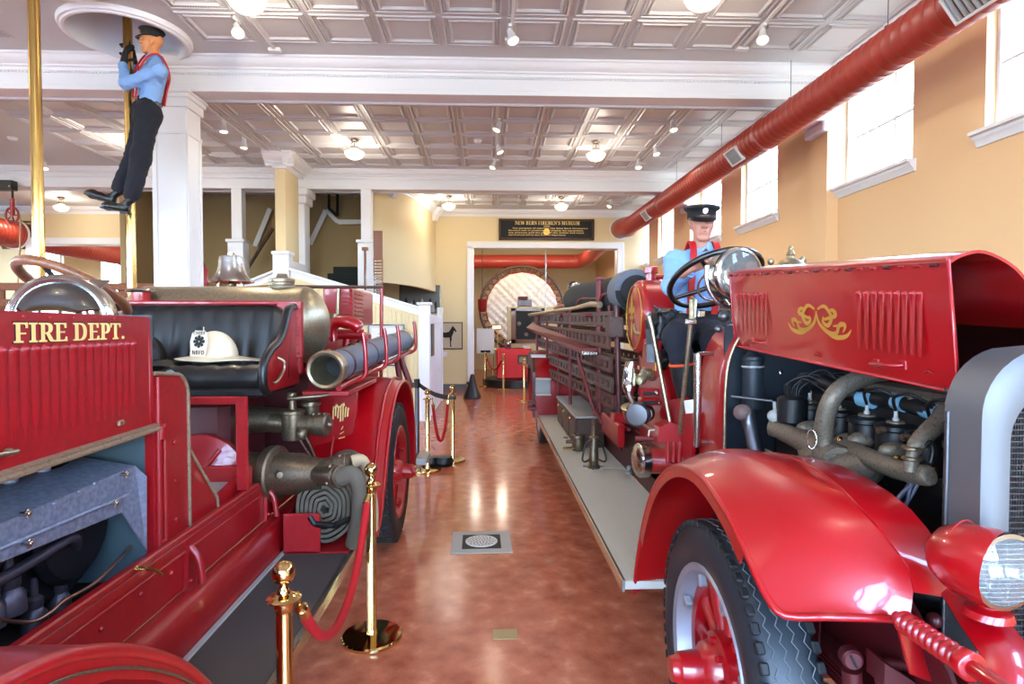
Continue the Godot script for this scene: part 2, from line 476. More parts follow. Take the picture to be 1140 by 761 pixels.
func beam(d0: float, d1: float, x0 := XL, x1 := XR):
	var st := ns()
	bx(st, x0, x1, YB + 0.02, YC, d0, d1)
	var o := struct("beam", st, M.white_trim)
	st = ns()
	crown(st, V(x0, YC, d0), V(x1 - x0, 0, 0), Vector3(0, 0, 1), 0.9)
	crown(st, V(x0, YC, d1), V(x1 - x0, 0, 0), Vector3(0, 0, -1), 0.9)
	obj("crown_molding", st, M.white_trim, o)
	st = ns()
	for x in range(int((x1 - x0) / 0.04)):
		var c := V(x0 + 0.02 + x * 0.04, YC - 0.178, d0 - 0.012)
		if c.x / -c.z > -0.9: box(st, c, Vector3(0.026, 0.016, 0.016))
	obj("bead_molding", st, M.white_trim, o).set_meta("kind", "stuff")
	st = ns()
	for e in [[d0, -0.014, 0.02], [d1, -0.02, 0.014]]: bx(st, x0, x1, YB - 0.01, YB + 0.045, e[0] + e[1], e[0] + e[2], 0.004)
	bx(st, x0, x1, YB + 0.004, YB + 0.03, d0 + 0.05, d1 - 0.05)
	obj("edge_trim", st, M.white_trim, o)
var tile_mesh: ArrayMesh
func ceiling_tiles(root: Node3D, d0: float, d1: float, xs: Array, rows: int):
	if tile_mesh == null:
		var st := ns(); st.set_smooth_group(FLAT)
		var lv := [[0.318, 0.004], [0.318, 0.0], [0.292, 0.0], [0.286, -0.012], [0.272, -0.014], [0.266, 0.0], [0.238, 0.002], [0.226, -0.016], [0.214, -0.016], [0.196, 0.012], [0.172, 0.014], [0.166, 0.008], [0.0, 0.008]]
		for k in lv.size() - 1:
			for s in 4:
				var q := []
				for e in [[k, 0], [k, 1], [k + 1, 1], [k + 1, 0]]:
					var a: float = lv[e[0]][0]; var y: float = lv[e[0]][1]
					var c: Vector2 = [Vector2(-1, -1), Vector2(1, -1), Vector2(1, 1), Vector2(-1, 1)][(s + e[1]) % 4] * a
					q.append(Vector3(c.x, y, c.y))
				quad(st, q[0], q[1], q[2], q[3])
		for k in 22:                                        # the pressed rope between the two frames
			for s in 4:
				var c := Vector3(-0.252 + 0.024 * k, -0.003, -0.252)
				box(st, Basis(Vector3.UP, s * PI / 2) * c, Vector3(0.014, 0.012, 0.014))
		st.generate_normals()
		tile_mesh = st.commit(); tile_mesh.surface_set_material(0, M.tin)
	for r in rows:
		for x in xs:
			var o := MeshInstance3D.new(); o.mesh = tile_mesh
			place(o, "ceiling_panel", V(x, YC - 0.006, d0 + 0.32 + (d1 - d0) / rows * r), root)
			o.scale = Vector3(1, 1, (d1 - d0) / rows / 0.64)
func building():
	# floor in slabs with thin joints
	var st := ns(); bx(st, XL - 0.3, XR + 0.3, -0.2, -0.012, DF - 0.3, DB + 0.3)
	var fl := struct("floor", st, M.joint)
	var xs := [XL, -9.0, -4.6, -0.2 - 4.4 + 0.0, XR]
	xs = [XL, -9.1, -4.75, XR]
	var ds := [DF, 7.06, 12.0, DW, DB]
	for i in 3:
		for j in 4:
			st = ns(); bx(st, xs[i] + 0.002, xs[i + 1] - 0.002, -0.012, 0, ds[j] + 0.002, ds[j + 1] - 0.002)
			obj("slab", st, M.floor, fl)
	# ceiling with a well over each brass pole
	var poles := [Vector2(-3.73, 5.06), Vector2(-3.73, 6.33)]
	st = ns()
	bx(st, XL - 0.3, -4.43, YC, YC + 0.2, DF - 0.3, DW); bx(st, -3.03, XR + 0.3, YC, YC + 0.2, DF - 0.3, DW)
	bx(st, -4.43, -3.03, YC, YC + 0.2, DF - 0.3, 4.4); bx(st, -4.43, -3.03, YC, YC + 0.2, 6.99, DW)
	for p in poles:                                         # square plate with a round hole
		for k in 32:
			var a0 := TAU * k / 32; var a1 := TAU * (k + 1) / 32
			var q := []
			for a in [a0, a1]:
				var dir := Vector2(cos(a), sin(a))
				q.append([dir * 0.52, dir * 0.7 / maxf(absf(dir.x), absf(dir.y))])
			var y0 := YC; var y1 := YC + 0.2
			st.set_smooth_group(FLAT)
			var w := func(v: Vector2, y: float) -> Vector3: return V(p.x + v.x, y, clampf(p.y + v.y, p.y - 0.66, 5.695 if p.y < 6 else 6.99))
			quad(st, w.call(q[0][0], y0), w.call(q[1][0], y0), w.call(q[1][1], y0), w.call(q[0][1], y0))
			quad(st, w.call(q[0][0], y1), w.call(q[1][0], y1), w.call(q[1][1], y1), w.call(q[0][1], y1))
	bx(st, XL - 0.3, XR + 0.3, YC, YC + 0.2, DW, DB + 0.3)
	var ce := struct("ceiling", st, M.tin)
	for p in poles:
		st = ns()
		lathe(st, [Vector2(0.595, 0.0), Vector2(0.595, -0.03), Vector2(0.585, -0.05), Vector2(0.565, -0.055), Vector2(0.555, -0.07), Vector2(0.53, -0.07), Vector2(0.52, -0.05), Vector2(0.515, 0.9)], V(p.x, YC, p.y), Vector3.UP, 40)
		obj("pole_well_ring", st, M.white_trim, ce)
		st = ns(); lathe(st, [Vector2(0, 0.9), Vector2(0.62, 0.9), Vector2(0.62, 0.94), Vector2(0, 0.94)], V(p.x, YC, p.y), Vector3.UP, 24)
		obj("well_cover", st, M.white_plain, ce)
	var c1 := []; var c2 := []; var c3 := []
	for k in 16: c1.append(3.66 - 0.64 * k)
	for k in 17: c2.append(3.66 - 0.64 * k)
	for k in 20: c3.append(3.66 - 0.64 * k)
	ceiling_tiles(ce, 5.2, 6.48, c1.filter(func(x): return absf(x + 3.74) > 0.95), 2)
	ceiling_tiles(ce, 7.5, 11.34, c2, 6)
	ceiling_tiles(ce, 12.3, 14.86, c3, 4)
	for r in 2:      # nearer rows over the viewer
		ceiling_tiles(ce, 3.92 + 0.64 * r, 4.56 + 0.64 * r, [3.66, 3.02, 2.38, 1.74, 1.1, 0.46, -0.18, -0.82, -1.46, -2.1], 1)
	# walls
	var wr := []; var wl := []
	for k in range(-1, 3):
		for e in [[5.70, 6.92], [3.63, 4.85]]: wr.append([e[0] + 4.8 * k - 0.03, e[1] + 4.8 * k - 0.03, 3.31, 4.40])
	wr.append([18.1, 19.3, 2.4, 3.95])
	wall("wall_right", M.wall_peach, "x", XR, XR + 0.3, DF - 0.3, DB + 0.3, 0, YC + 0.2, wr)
	for w in wr: window_x(XR, 1, w[0], w[1], w[2], w[3], 3 if w[0] < 16 else 2, 2)
	for w in [[-1.6, 0.4], [2.2, 4.2], [6.0, 8.0], [10, 12], [13, 14.6], [17.6, 19.2], [21.0, 22.4]]: wl.append([w[0], w[1], 2.1 if w[0] > 16 else 2.6, 3.95])  # windows nearer than the far wall are unseen, added for fill light
	wall("wall_left", M.wall_tan, "x", XL - 0.3, XL, DF - 0.3, DB + 0.3, 0, YC + 0.2, wl)
	for w in wl: window_x(XL, -1, w[0], w[1], w[2], w[3], 2, 2)
	glazed_front()
	wall("wall_far", M.wall_tan, "d", DW, DW + 0.3, XL, XR, 0, YC, [[-0.46, 3.37, 0, 3.74], [-11.65, -8.0, 0, 3.78], [-12.42, -11.68, 3.64, 4.36]])
	wall("wall_back", M.wall_tan, "d", DB, DB + 0.3, XL - 0.3, XR + 0.3, 0, YC + 0.2, [[-11.0, -9.4, 2.0, 3.9]])
	wall("wall_partition", M.wall_tan, "x", -5.3, -5.0, DW + 0.3, DB, 0, YC, [])
	for o in [[-0.46, 3.37, 3.74], [-11.65, -8.0, 3.78]]:        # white casings
		st = ns()
		for s in [[o[0], -1], [o[1], 1]]: bx(st, s[0] - s[1] * 0.02, s[0] + s[1] * 0.15, 0, o[2] + 0.02, DW - 0.05, DW + 0.35, 0.01)
		bx(st, o[0] - 0.15, o[1] + 0.15, o[2] - 0.02, o[2] + 0.15, DW - 0.05, DW + 0.35, 0.01)
		struct("trim", st, M.white_trim)
	st = ns(); bx(st, -1.9, -0.62, 0, 0.16, DW - 0.03, DW); bx(st, -8.1, -4, 0, 0.16, DW - 0.03, DW)
	struct("baseboard_far", st, M.baseboard_grey)
	# beams, crowns, columns
	beam(6.9, 7.22); beam(11.7, 12.02)
	st = ns()
	crown(st, V(XL, YC, DW), V(XR - XL, 0, 0), Vector3(0, 0, 1), 0.9)
	for z in [[DF, 6.9], [7.22, 11.7], [12.02, DW]]:
		crown(st, V(XR, YC, z[0]), V(0, 0, z[1] - z[0]), Vector3(-1, 0, 0), 1.1)
		crown(st, V(XL, YC, z[0]), V(0, 0, z[1] - z[0]), Vector3(1, 0, 0), 1.1)
	struct("trim", st, M.white_trim)
	for d in [7.06, 11.86]:
		st = ns(); bx(st, XR - 0.14, XR, 0, YB, d - 0.17, d + 0.17)
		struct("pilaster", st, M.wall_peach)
		st = ns(); bx(st, XR - 0.22, XR, 3.98, 4.1, d - 0.22, d + 0.22, 0.02); bx(st, XR - 0.3, XR, 4.1, YB, d - 0.2, d + 0.2, 0.03)
		prism(st, PackedVector2Array([Vector2(0, 0), Vector2(0.12, 0), Vector2(0.17, 0.06), Vector2(0.17, 0.2), Vector2(0.34, 0.27), Vector2(0.34, 0.33), Vector2(0, 0.33)]), V(XR, 4.02, d - 0.1), Vector3(-1, 0, 0), Vector3.UP, V(0, 0, 0.2))
		struct("pilaster_capital", st, M.white_trim)
	for cx in [-3.62, -8.5]:
		st = ns(); bx(st, cx - 0.19, cx + 0.19, 0, YB, 6.89, 7.23, 0.012)
		var co := struct("column", st, M.white_trim)
		st = ns()
		for e in [[0.205, 0, 0.25], [0.203, 3.86, 3.9], [0.215, 4.16, YB], [0.235, 4.26, YB], [0.255, 4.31, YB - 0.005]]: bx(st, cx - e[0], cx + e[0], e[1], e[2], 7.06 - e[0] + 0.02, 7.06 + e[0] - 0.02, 0.006)
		obj("capital", st, M.white_trim, co)
		st = ns()                                            # raised stiles round a sunk panel
		for s in [-1, 1]: bx(st, cx + s * 0.165 - 0.025, cx + s * 0.165 + 0.025, 0.25, 3.86, 6.875, 6.892, 0.003); bx(st, cx + 0.186, cx + 0.2, 0.25, 3.86, 7.06 + s * 0.14 - 0.025, 7.06 + s * 0.14 + 0.025, 0.003)
		obj("stile", st, M.white_trim, co)
	stairs()
	# daylight side: a strip of paving and hedges outside the left windows
	st = ns(); bx(st, XL - 12, XL - 0.3, -0.3, -0.1, DF - 10, DB + 8); bx(st, XL - 12, XR + 8, -0.3, -0.1, DF - 12, DF - 0.3)
	struct("pavement", st, M.pavement)
	for k in 3:
		st = ns()
		for j in 26:
			wob.seed = 5 + k
			var c := V(XL - 4.2 - 0.8 * k + 0.9 * sin(j * 2.3 + k), 1.6 + 1.5 * absf(sin(j * 1.7 + k)), 19 + 4.5 * k + 1.3 * sin(j * 3.1))
			ball(st, c, Vector3(0.55, 0.5, 0.55), 7, 5)
		var t := thing("tree", V(XL - 4.2 - 0.8 * k, -0.1, 19 + 4.5 * k), ["leafy green tree outside the nearer window of the far left room", "leafy green tree outside the farther window of the far left room", "leafy green tree standing farthest back outside the left windows"][k], "tree")
		obj("crown", st, M.plant_green, t)
		pcyl("trunk", org[t], org[t] + Vector3(0, 1.6, 0), 0.1, M.wood_dark, t, 8)
func stairs():
	var st := ns()
	# beadboard wall under the sloped rail, d = 10.6
	var a := P(470, 352, 10.6); var b := P(316, 306, 10.6)
	var xr := a.x; var xl := -5.2
	var bt := Vector3(xl, b.y - 0.65, -10.6)
	prism(st, PackedVector2Array([Vector2(xl, 0), Vector2(xr, 0), Vector2(xr, a.y), Vector2(b.x, b.y), Vector2(bt.x, bt.y)]), V(0, 0, 10.6), Vector3.RIGHT, Vector3.UP, V(0, 0, 0.12))
	var w := struct("wall_stair", st, M.wall_tan)
	st = ns()
	var n := int((xr - xl) / 0.075)
	for k in n:
		var x := xl + 0.04 + k * 0.075
		var top := lerpf(bt.y, b.y, (x - xl) / (b.x - xl)) if x < b.x else lerpf(b.y, a.y, (x - b.x) / (xr - b.x))
		bx(st, x - 0.031, x + 0.031, 0.02, top - 0.05, 10.588, 10.602, 0.006)
	obj("beadboard", st, M.wall_tan, w).set_meta("kind", "stuff")
	st = ns()
	for e in [[a, b], [b, bt]]:
		var dir: Vector3 = (e[1] - e[0])
		var ang := atan2(dir.y, dir.x)
		box(st, (e[0] + e[1]) / 2 + V(0, 0.06, 0.06), Vector3(dir.length() + 0.02, 0.14, 0.05), 0.008, Basis(Vector3.BACK, ang))
		box(st, (e[0] + e[1]) / 2 + V(0, 0.135, 0.06), Vector3(dir.length() + 0.04, 0.045, 0.2), 0.01, Basis(Vector3.BACK, ang))
	bx(st, xl, xr + 0.02, 0, 0.2, 10.57, 10.6)
	obj("rail_cap", st, M.white_trim, w)
	st = ns()
	bx(st, xr - 0.06, xr + 0.14, 0, 2.06, 10.52, 10.72, 0.006); bx(st, xr - 0.09, xr + 0.17, 2.06, 2.11, 10.49, 10.75, 0.01)
	struct("newel_post", st, M.white_trim)
	st = ns(); bx(st, xr + 0.06, xr + 0.1, 0, 1.75, 10.72, 13.4); bx(st, xr + 0.04, xr + 0.12, 1.75, 1.9, 10.72, 13.4, 0.01); bx(st, xr + 0.02, xr + 0.14, 0, 2.1, 13.3, 13.45, 0.01)
	struct("wall_stair_side", st, M.white_trim)
	# the yellow pier, white pilaster behind it and posts under the second beam
	st = ns(); bx(st, -3.77, -3.59, 2.45, 4.5, 10.6, 11.3)
	struct("pier", st, M.wall_tan)
	st = ns(); bx(st, -3.81, -3.53, 2.4, 2.96, 10.55, 10.8, 0.01); bx(st, -3.83, -3.51, 2.94, 3.0, 10.53, 10.82, 0.01)
	crown(st, V(-3.93, YC, 10.6), V(0.5, 0, 0), Vector3(0, 0, 1), 1.25); crown(st, V(-3.59, YC, 10.45), V(0, 0, 1.1), Vector3(1, 0, 0), 1.25)
	bx(st, -3.81, -3.57, 4.44, 4.52, 10.56, 11.34, 0.01)
	bx(st, -3.77, -3.59, 1.5, YB, 11.66, 12.0, 0.01); bx(st, -3.82, -3.54, 4.05, 4.2, 11.6, 12.05, 0.015); bx(st, -3.87, -3.5, 4.2, YB, 11.55, 12.1, 0.02)
	bx(st, -3.65, -3.56, 2.7, 2.86, 10.8, 11.66)
	struct("pilaster_capital", st, M.white_trim)
	for x in [-4.9, -2.42]:
		st = ns(); bx(st, x - 0.1, x + 0.1, 1.6, YB, 11.7, 11.9, 0.006); bx(st, x - 0.15, x + 0.15, 1.6, 3.3, 11.62, 11.92, 0.008); bx(st, x - 0.18, x + 0.18, 3.3, 3.36, 11.6, 11.94, 0.01)
		struct("stair_post", st, M.white_trim)
	# walls of the stairwell, climbing strips and the dark treads
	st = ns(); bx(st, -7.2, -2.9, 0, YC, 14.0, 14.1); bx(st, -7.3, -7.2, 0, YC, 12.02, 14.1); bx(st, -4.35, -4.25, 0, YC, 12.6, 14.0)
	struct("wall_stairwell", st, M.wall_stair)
	st = ns()
	for e in [[P(284, 274, 13.9), P(301, 232, 13.9), 0.11], [P(345, 272, 13.9), P(363, 234, 13.9), 0.11], [P(363, 234, 13.9), P(376, 247, 13.9), 0.09], [P(376, 247, 13.9), P(404, 247, 13.9), 0.11]]:
		var dir: Vector3 = e[1] - e[0]
		box(st, (e[0] + e[1]) / 2, Vector3(dir.length(), e[2], 0.05), 0.006, Basis(Vector3.BACK, atan2(dir.y, dir.x)))
	struct("trim", st, M.white_plain)
	ptube("stair_handrail", [P(276, 298, 13.6), P(304, 254, 13.6)], 0.04, M.wood_dark).set_meta("kind", "structure")
	var sr := Node3D.new(); place(sr, "stair_flight", V(-3.3, 0, 12.6)); sr.set_meta("kind", "structure")
	for k in 4:
		st = ns(); bx(st, -3.55 + 0.05 * k, -2.5, 2.28 if k else 0.0, 2.46 + 0.17 * k, 12.15 + 0.28 * k, 12.15 + 0.28 * (k + 1) + 0.03, 0.01)
		obj("tread", st, M.stair_green, sr)
	st = ns(); bx(st, -6.6, -4.6, 1.9, 2.05, 12.2, 13.8); bx(st, -5.2, -4.4, 2.05, 2.4, 13.2, 13.8)
	obj("landing", st, M.stair_green, sr)
	# the curved drum between stair and far wall
	var rows := []
	for i in 2:
		var r := []
		for k in 15:
			var t := k / 14.0
			var p := P(413 + 72 * t, 300, lerpf(12.1, DW - 0.02, pow(t, 1.25)))
			p += Vector3(0.55, 0, 0.35) * sin(PI * t) * 0.45
			r.append(Vector3(p.x, [2.58, YC][i], p.z))
		rows.append(r)
	st = ns(); sheet(st, rows, 0.12)
	var dr := struct("wall_curved", st, M.wall_tan)
	st = ns()
	for k in 14:
		crown(st, Vector3(rows[1][k].x, YC, rows[1][k].z), rows[1][k + 1] - rows[1][k], Vector3(0.87, 0, 0.5), 1.0)
	for k in [3, 13]:
		var q: Vector3 = rows[1][k]
		prism(st, PackedVector2Array([Vector2(0, 0), Vector2(0.1, 0), Vector2(0.14, 0.1), Vector2(0.26, 0.25), Vector2(0.26, 0.34), Vector2(0, 0.34)]), Vector3(q.x, YC - 0.36, q.z) - Vector3(-0.5, 0, 0.87) * 0.07, Vector3(0.87, 0, 0.5), Vector3.UP, Vector3(-0.5, 0, 0.87) * 0.14)
	obj("crown_molding", st, M.white_trim, dr)
# ---------- fittings of the hall
func schoolhouse(at: Vector3, label: String):
	var t := thing("ceiling_lamp", at, label, "lamp", "schoolhouse ceiling lamps")
	plathe("canopy", [Vector2(0, -0.05), Vector2(0.05, -0.045), Vector2(0.075, -0.02), Vector2(0.08, 0)], at, Vector3.UP, M.nickel, t)
	pcyl("stem", at + Vector3(0, -0.14, 0), at, 0.012, M.nickel, t, 8)
	var st := ns()
	for s in [-1, 1]: tube(st, curve([at + Vector3(0.02 * s, -0.05, 0), at + Vector3(0.055 * s, -0.085, 0), at + Vector3(0.035 * s, -0.13, 0)], 4), 0.006, 6)
	obj("scroll_arm", st, M.nickel, t)
	plathe("fitter", [Vector2(0.06, -0.17), Vector2(0.07, -0.16), Vector2(0.06, -0.13), Vector2(0, -0.125)], at, Vector3.UP, M.nickel, t)
	plathe("glass_bowl", [Vector2(0, -0.335), Vector2(0.05, -0.33), Vector2(0.10, -0.31), Vector2(0.135, -0.28), Vector2(0.158, -0.235), Vector2(0.16, -0.222), Vector2(0.12, -0.2), Vector2(0.075, -0.185), Vector2(0.062, -0.165), Vector2(0, -0.16)], at, Vector3.UP, M.lamp_glow, t, 24, 30)
	lamp_light("lamp_bulb", at + Vector3(0, -0.25, 0), LAMPE, Color(1.0, 0.96, 0.90), 0.1)
const LAMPE := 1.5
func track_head(px, py, dir: Vector3, label: String, rail := true):
	var f := PY(px, py, 4.52)            # the glowing face
	dir = dir.normalized()
	var back := f - dir * 0.12
	var top := Vector3(back.x, YC, back.z)
	var t := thing("track_spotlight", top, label, "spotlight", "white track spotlights")
	pbox("adapter", top + Vector3(0, -0.035, 0), Vector3(0.035, 0.03, 0.12), M.white_plain, t, 0.005)
	rod_part("arm", [top + Vector3(0, -0.05, 0), top + Vector3(0, -0.09, 0), back], 0.011, M.white_plain, t)
	plathe("shade", [Vector2(0, -0.02), Vector2(0.03, -0.015), Vector2(0.033, 0.03), Vector2(0.045, 0.07), Vector2(0.062, 0.12), Vector2(0.058, 0.122), Vector2(0.04, 0.07), Vector2(0, 0.05)], back, dir, M.white_plain, t, 16)
	plathe("bulb", [Vector2(0, 0.075), Vector2(0.04, 0.08), Vector2(0.052, 0.112), Vector2(0.03, 0.122), Vector2(0, 0.124)], back, dir, M.spot_glow, t, 14)
	var l := SpotLight3D.new(); l.name = numbered("spot_bulb"); add_child(l)
	l.position = f + dir * 0.03; l.look_at(f + dir, Vector3.FORWARD)
	l.light_energy = SPOTE; l.light_color = Color(1, 0.92, 0.8); l.light_size = 0.05; l.spot_angle = 55; l.spot_angle_attenuation = 1.0; l.spot_range = 30; l.spot_attenuation = 2.0; l.shadow_enabled = true
func rod_part(n, pts: Array, r, m, parent, seg := 8): return ptube(n, pts, r, m, parent, seg)
func track(x: float, d0: float, d1: float, label: String):
	var st := ns(); bx(st, x - 0.018, x + 0.018, YC - 0.022, YC, d0, d1, 0.003)
	var t := thing("lighting_track", V(x, YC, (d0 + d1) / 2), label, "track")
	obj("rail", st, M.white_plain, t)
	pbox("end_feed", V(x, YC - 0.02, d1), Vector3(0.13, 0.04, 0.06), M.white_plain, t)
func ducts():
	for s in [1, -1]:
		var a := V(3.42, 3.98, -2.6); var b := V(3.42, 4.14, 14.35)
		var R := 0.178
		if s < 0: a = V(-12.05, 4.0, -2.6); b = V(-12.05, 4.0, 22.6); R = 0.33
		var t := thing("air_duct", V(a.x, 3.7, 6), ["red spiral air duct hung along the windowed wall above the right fire engine", "red air duct along the far left wall behind the pulley"][0 if s > 0 else 1], "duct")
		var ax := (b - a).normalized()
		var L := (b - a).length()
		var cuts := [0.0, 4.85, 9.9, 14.2, L] if s > 0 else [0.0, 6.0, 12.0, 18.1, L]
		for k in 4:
			var st := ns()
			var pr := [Vector2(0, cuts[k])]
			var y: float = cuts[k]
			while y < cuts[k + 1] - 0.12:
				var rr: float = R + (0.0 if s < 0 else [0.0, 0.0, 0.012, 0.02][k])
				pr.append_array([Vector2(rr, y), Vector2(rr, y + 0.105), Vector2(rr + 0.005, y + 0.11), Vector2(rr, y + 0.118)])
				y += 0.12
			pr.append(Vector2(R, cuts[k + 1])); pr.append(Vector2(0, cuts[k + 1]))
			lathe(st, pr, a, ax, 28, 50)
			obj("duct_section", st, M.duct_red, t)
			plathe("coupling", [Vector2(R, -0.05), Vector2(R + 0.02, -0.04), Vector2(R + 0.02, 0.04), Vector2(R, 0.05)], a + ax * cuts[k + 1], ax, M.duct_red, t, 28)
		if s > 0:
			var e := D_elbow(b)
			ptube("elbow", e, [0.2, 0.22, 0.235, 0.245, 0.25, 0.25, 0.25, 0.25, 0.25, 0.25, 0.25], M.duct_red, t, 24)
			plathe("collar", [Vector2(0.25, -0.02), Vector2(0.29, 0), Vector2(0.29, 0.03), Vector2(0.25, 0.05)], Vector3(e[-1].x, e[-1].y, -DW + 0.02), Vector3.BACK, M.white_plain, t, 28)
			for q in [[1104, 6], [830, 161], [727, 231], [1000, 100]]:
				if q[0] == 1000: continue
				var c := on_duct(q[0], a, b)
				var n := (Vector3(-0.80, -0.60, 0)).normalized()
				var bas := Basis(ax, n.cross(ax).normalized() * -1.0, n)
				var st := ns()
				var fr := Transform3D(bas, c + n * (R - 0.005))
				T = fr
				for z in [[0.17, 0, 0.02, 0.2], [-0.17, 0, 0.02, 0.2], [0, 0.1, 0.36, 0.02], [0, -0.1, 0.36, 0.02]]: box(st, Vector3(z[0], z[1], 0.02), Vector3(z[2], z[3], 0.045), 0.004)
				T = Transform3D.IDENTITY
				var g := obj("vent_grille", st, M.white_plain, t)
				for j in 6:
					st = ns(); T = fr; box(st, Vector3(-0.135 + 0.054 * j, 0, 0.02), Vector3(0.016, 0.19, 0.03), 0.003, Basis(Vector3.UP, 0.5)); T = Transform3D.IDENTITY
					obj("slat", st, M.plate_grey, g)
			for px in [988, 880, 803, 753]:
				var c := on_duct(px, a, b)
				rod_part("hanger_wire", [c + Vector3(0, R, 0), Vector3(c.x, YC, c.z)], 0.004, M.steel, t, 5)
				pbox("hanger_clamp", c + Vector3(0, R + 0.02, 0), Vector3(0.05, 0.05, 0.03), M.duct_red, t)
		else:
			plathe("collar", [Vector2(R, -0.02), Vector2(R + 0.05, 0), Vector2(R + 0.05, 0.03), Vector2(R, 0.05)], V(-12.05, 4.0, DW - 0.04), Vector3.BACK, M.white_plain, t, 28)
func on_duct(px, a: Vector3, b: Vector3) -> Vector3:
	var lo := 0.0; var hi := 1.0
	for k in 30:
		var m := (lo + hi) / 2
		var v: Vector3 = CB.inverse() * (a.lerp(b, m) - EYE)
		var x: float = 570.0 - F * v.x / v.z if v.z < -0.1 else 9999.0
		if x > px: lo = m
		else: hi = m
	return a.lerp(b, lo)
func D_elbow(b: Vector3) -> Array:
	return curve([b + Vector3(0, 0, 0.12), b + Vector3(0, 0, -0.25), b + Vector3(-0.04, 0.05, -0.75), b + Vector3(0.0, 0.1, -DW + 14.3)], 3) + [b + Vector3(0, 0.1, -DW + 14.25)]
func stanchion_proto(at: Vector3, label: String) -> Node3D:
	var t := thing("stanchion", at, label, "stanchion", "brass rope stanchions")
	plathe("base", [Vector2(0, 0.0), Vector2(0.155, 0.0), Vector2(0.163, 0.006), Vector2(0.163, 0.02), Vector2(0.156, 0.027), Vector2(0.06, 0.034), Vector2(0, 0.036)], at, Vector3.UP, M.brass_polished, t, 48)
	plathe("pole", [Vector2(0.03, 0.03), Vector2(0.028, 0.05), Vector2(0.0255, 0.055), Vector2(0.0255, 0.835), Vector2(0, 0.836)], at, Vector3.UP, M.brass_polished, t, 24)
	plathe("collar", [Vector2(0.0255, 0.80), Vector2(0.03, 0.81), Vector2(0.03, 0.835), Vector2(0.052, 0.838), Vector2(0.054, 0.844), Vector2(0.045, 0.85), Vector2(0.022, 0.858), Vector2(0.018, 0.872), Vector2(0.013, 0.878), Vector2(0.012, 0.888), Vector2(0.018, 0.893), Vector2(0, 0.895)], at, Vector3.UP, M.brass_polished, t, 28)
	plathe("ball_finial", [Vector2(0, 0.886), Vector2(0.015, 0.888), Vector2(0.028, 0.897), Vector2(0.0355, 0.912), Vector2(0.0365, 0.924), Vector2(0.032, 0.94), Vector2(0.022, 0.953), Vector2(0.008, 0.959), Vector2(0, 0.96)], at, Vector3.UP, M.brass_polished, t, 28, 60)
	return t
func rope(a: Vector3, b: Vector3, sag: float, label: String, r := 0.0185):
	var pts := []
	for k in 21:
		var s := k / 20.0
		pts.append(a.lerp(b, s) - Vector3(0, sag * (1 - pow(absf(2 * s - 1), 2.2)), 0))
	var t := thing("rope", a.lerp(b, 0.5) - Vector3(0, sag, 0), label, "rope", "red velvet ropes")
	ptube("velvet", pts, r, M.velvet, t, 12)
	for k in [0, 20]:
		var dir: Vector3 = (pts[1] - pts[0]).normalized() if k == 0 else (pts[19] - pts[20]).normalized()
		plathe("end_cap", [Vector2(0, -0.03), Vector2(0.008, -0.03), Vector2(0.012, -0.01), Vector2(r + 0.003, 0), Vector2(r + 0.003, 0.045), Vector2(r, 0.047)], pts[k], dir, M.brass_polished, t, 12)
		ptube("hook", curve([pts[k] - dir * 0.025, pts[k] - dir * 0.05 + Vector3(0, 0.01, 0), pts[k] - dir * 0.055 + Vector3(0, 0.03, 0)], 3), 0.005, M.brass_polished, t, 6)
func picture(at: Vector3, w: float, h: float, label: String, frame, mat_, photo, border := 0.04) -> Node3D:   # hangs flat on a wall facing the viewer, at: centre on the wall
	var t := thing("framed_picture", at - Vector3(0, h / 2, 0), label, "picture")
	var st := ns()
	for s in [-1, 1]:
		box(st, at + Vector3(s * (w / 2 - 0.012), 0, 0.015), Vector3(0.024, h, 0.03), 0.003)
		box(st, at + Vector3(0, s * (h / 2 - 0.012), 0.015), Vector3(w - 0.04, 0.024, 0.03), 0.003)
	obj("frame", st, frame, t)
	pbox("mount", at + Vector3(0, 0, 0.006), Vector3(w - 0.03, h - 0.03, 0.008), mat_, t, 0)
	if photo: pbox("print", at + Vector3(0, 0, 0.012), Vector3(w - 2 * border, h - 2 * border, 0.004), photo, t, 0)
	return t
func flat_print(n, poly: PackedVector2Array, o: Vector3, s: float, m, parent, z := 0.015):
	var st := ns(); prism(st, poly, o + Vector3(0, 0, z), Vector3(s, 0, 0), Vector3(0, s, 0), Vector3(0, 0, 0.003)); return obj(n, st, m, parent)
func vecs(a: Array) -> PackedVector2Array:
	var o := PackedVector2Array()
	for k in range(0, a.size(), 2): o.append(Vector2(a[k], a[k + 1]))
	return o
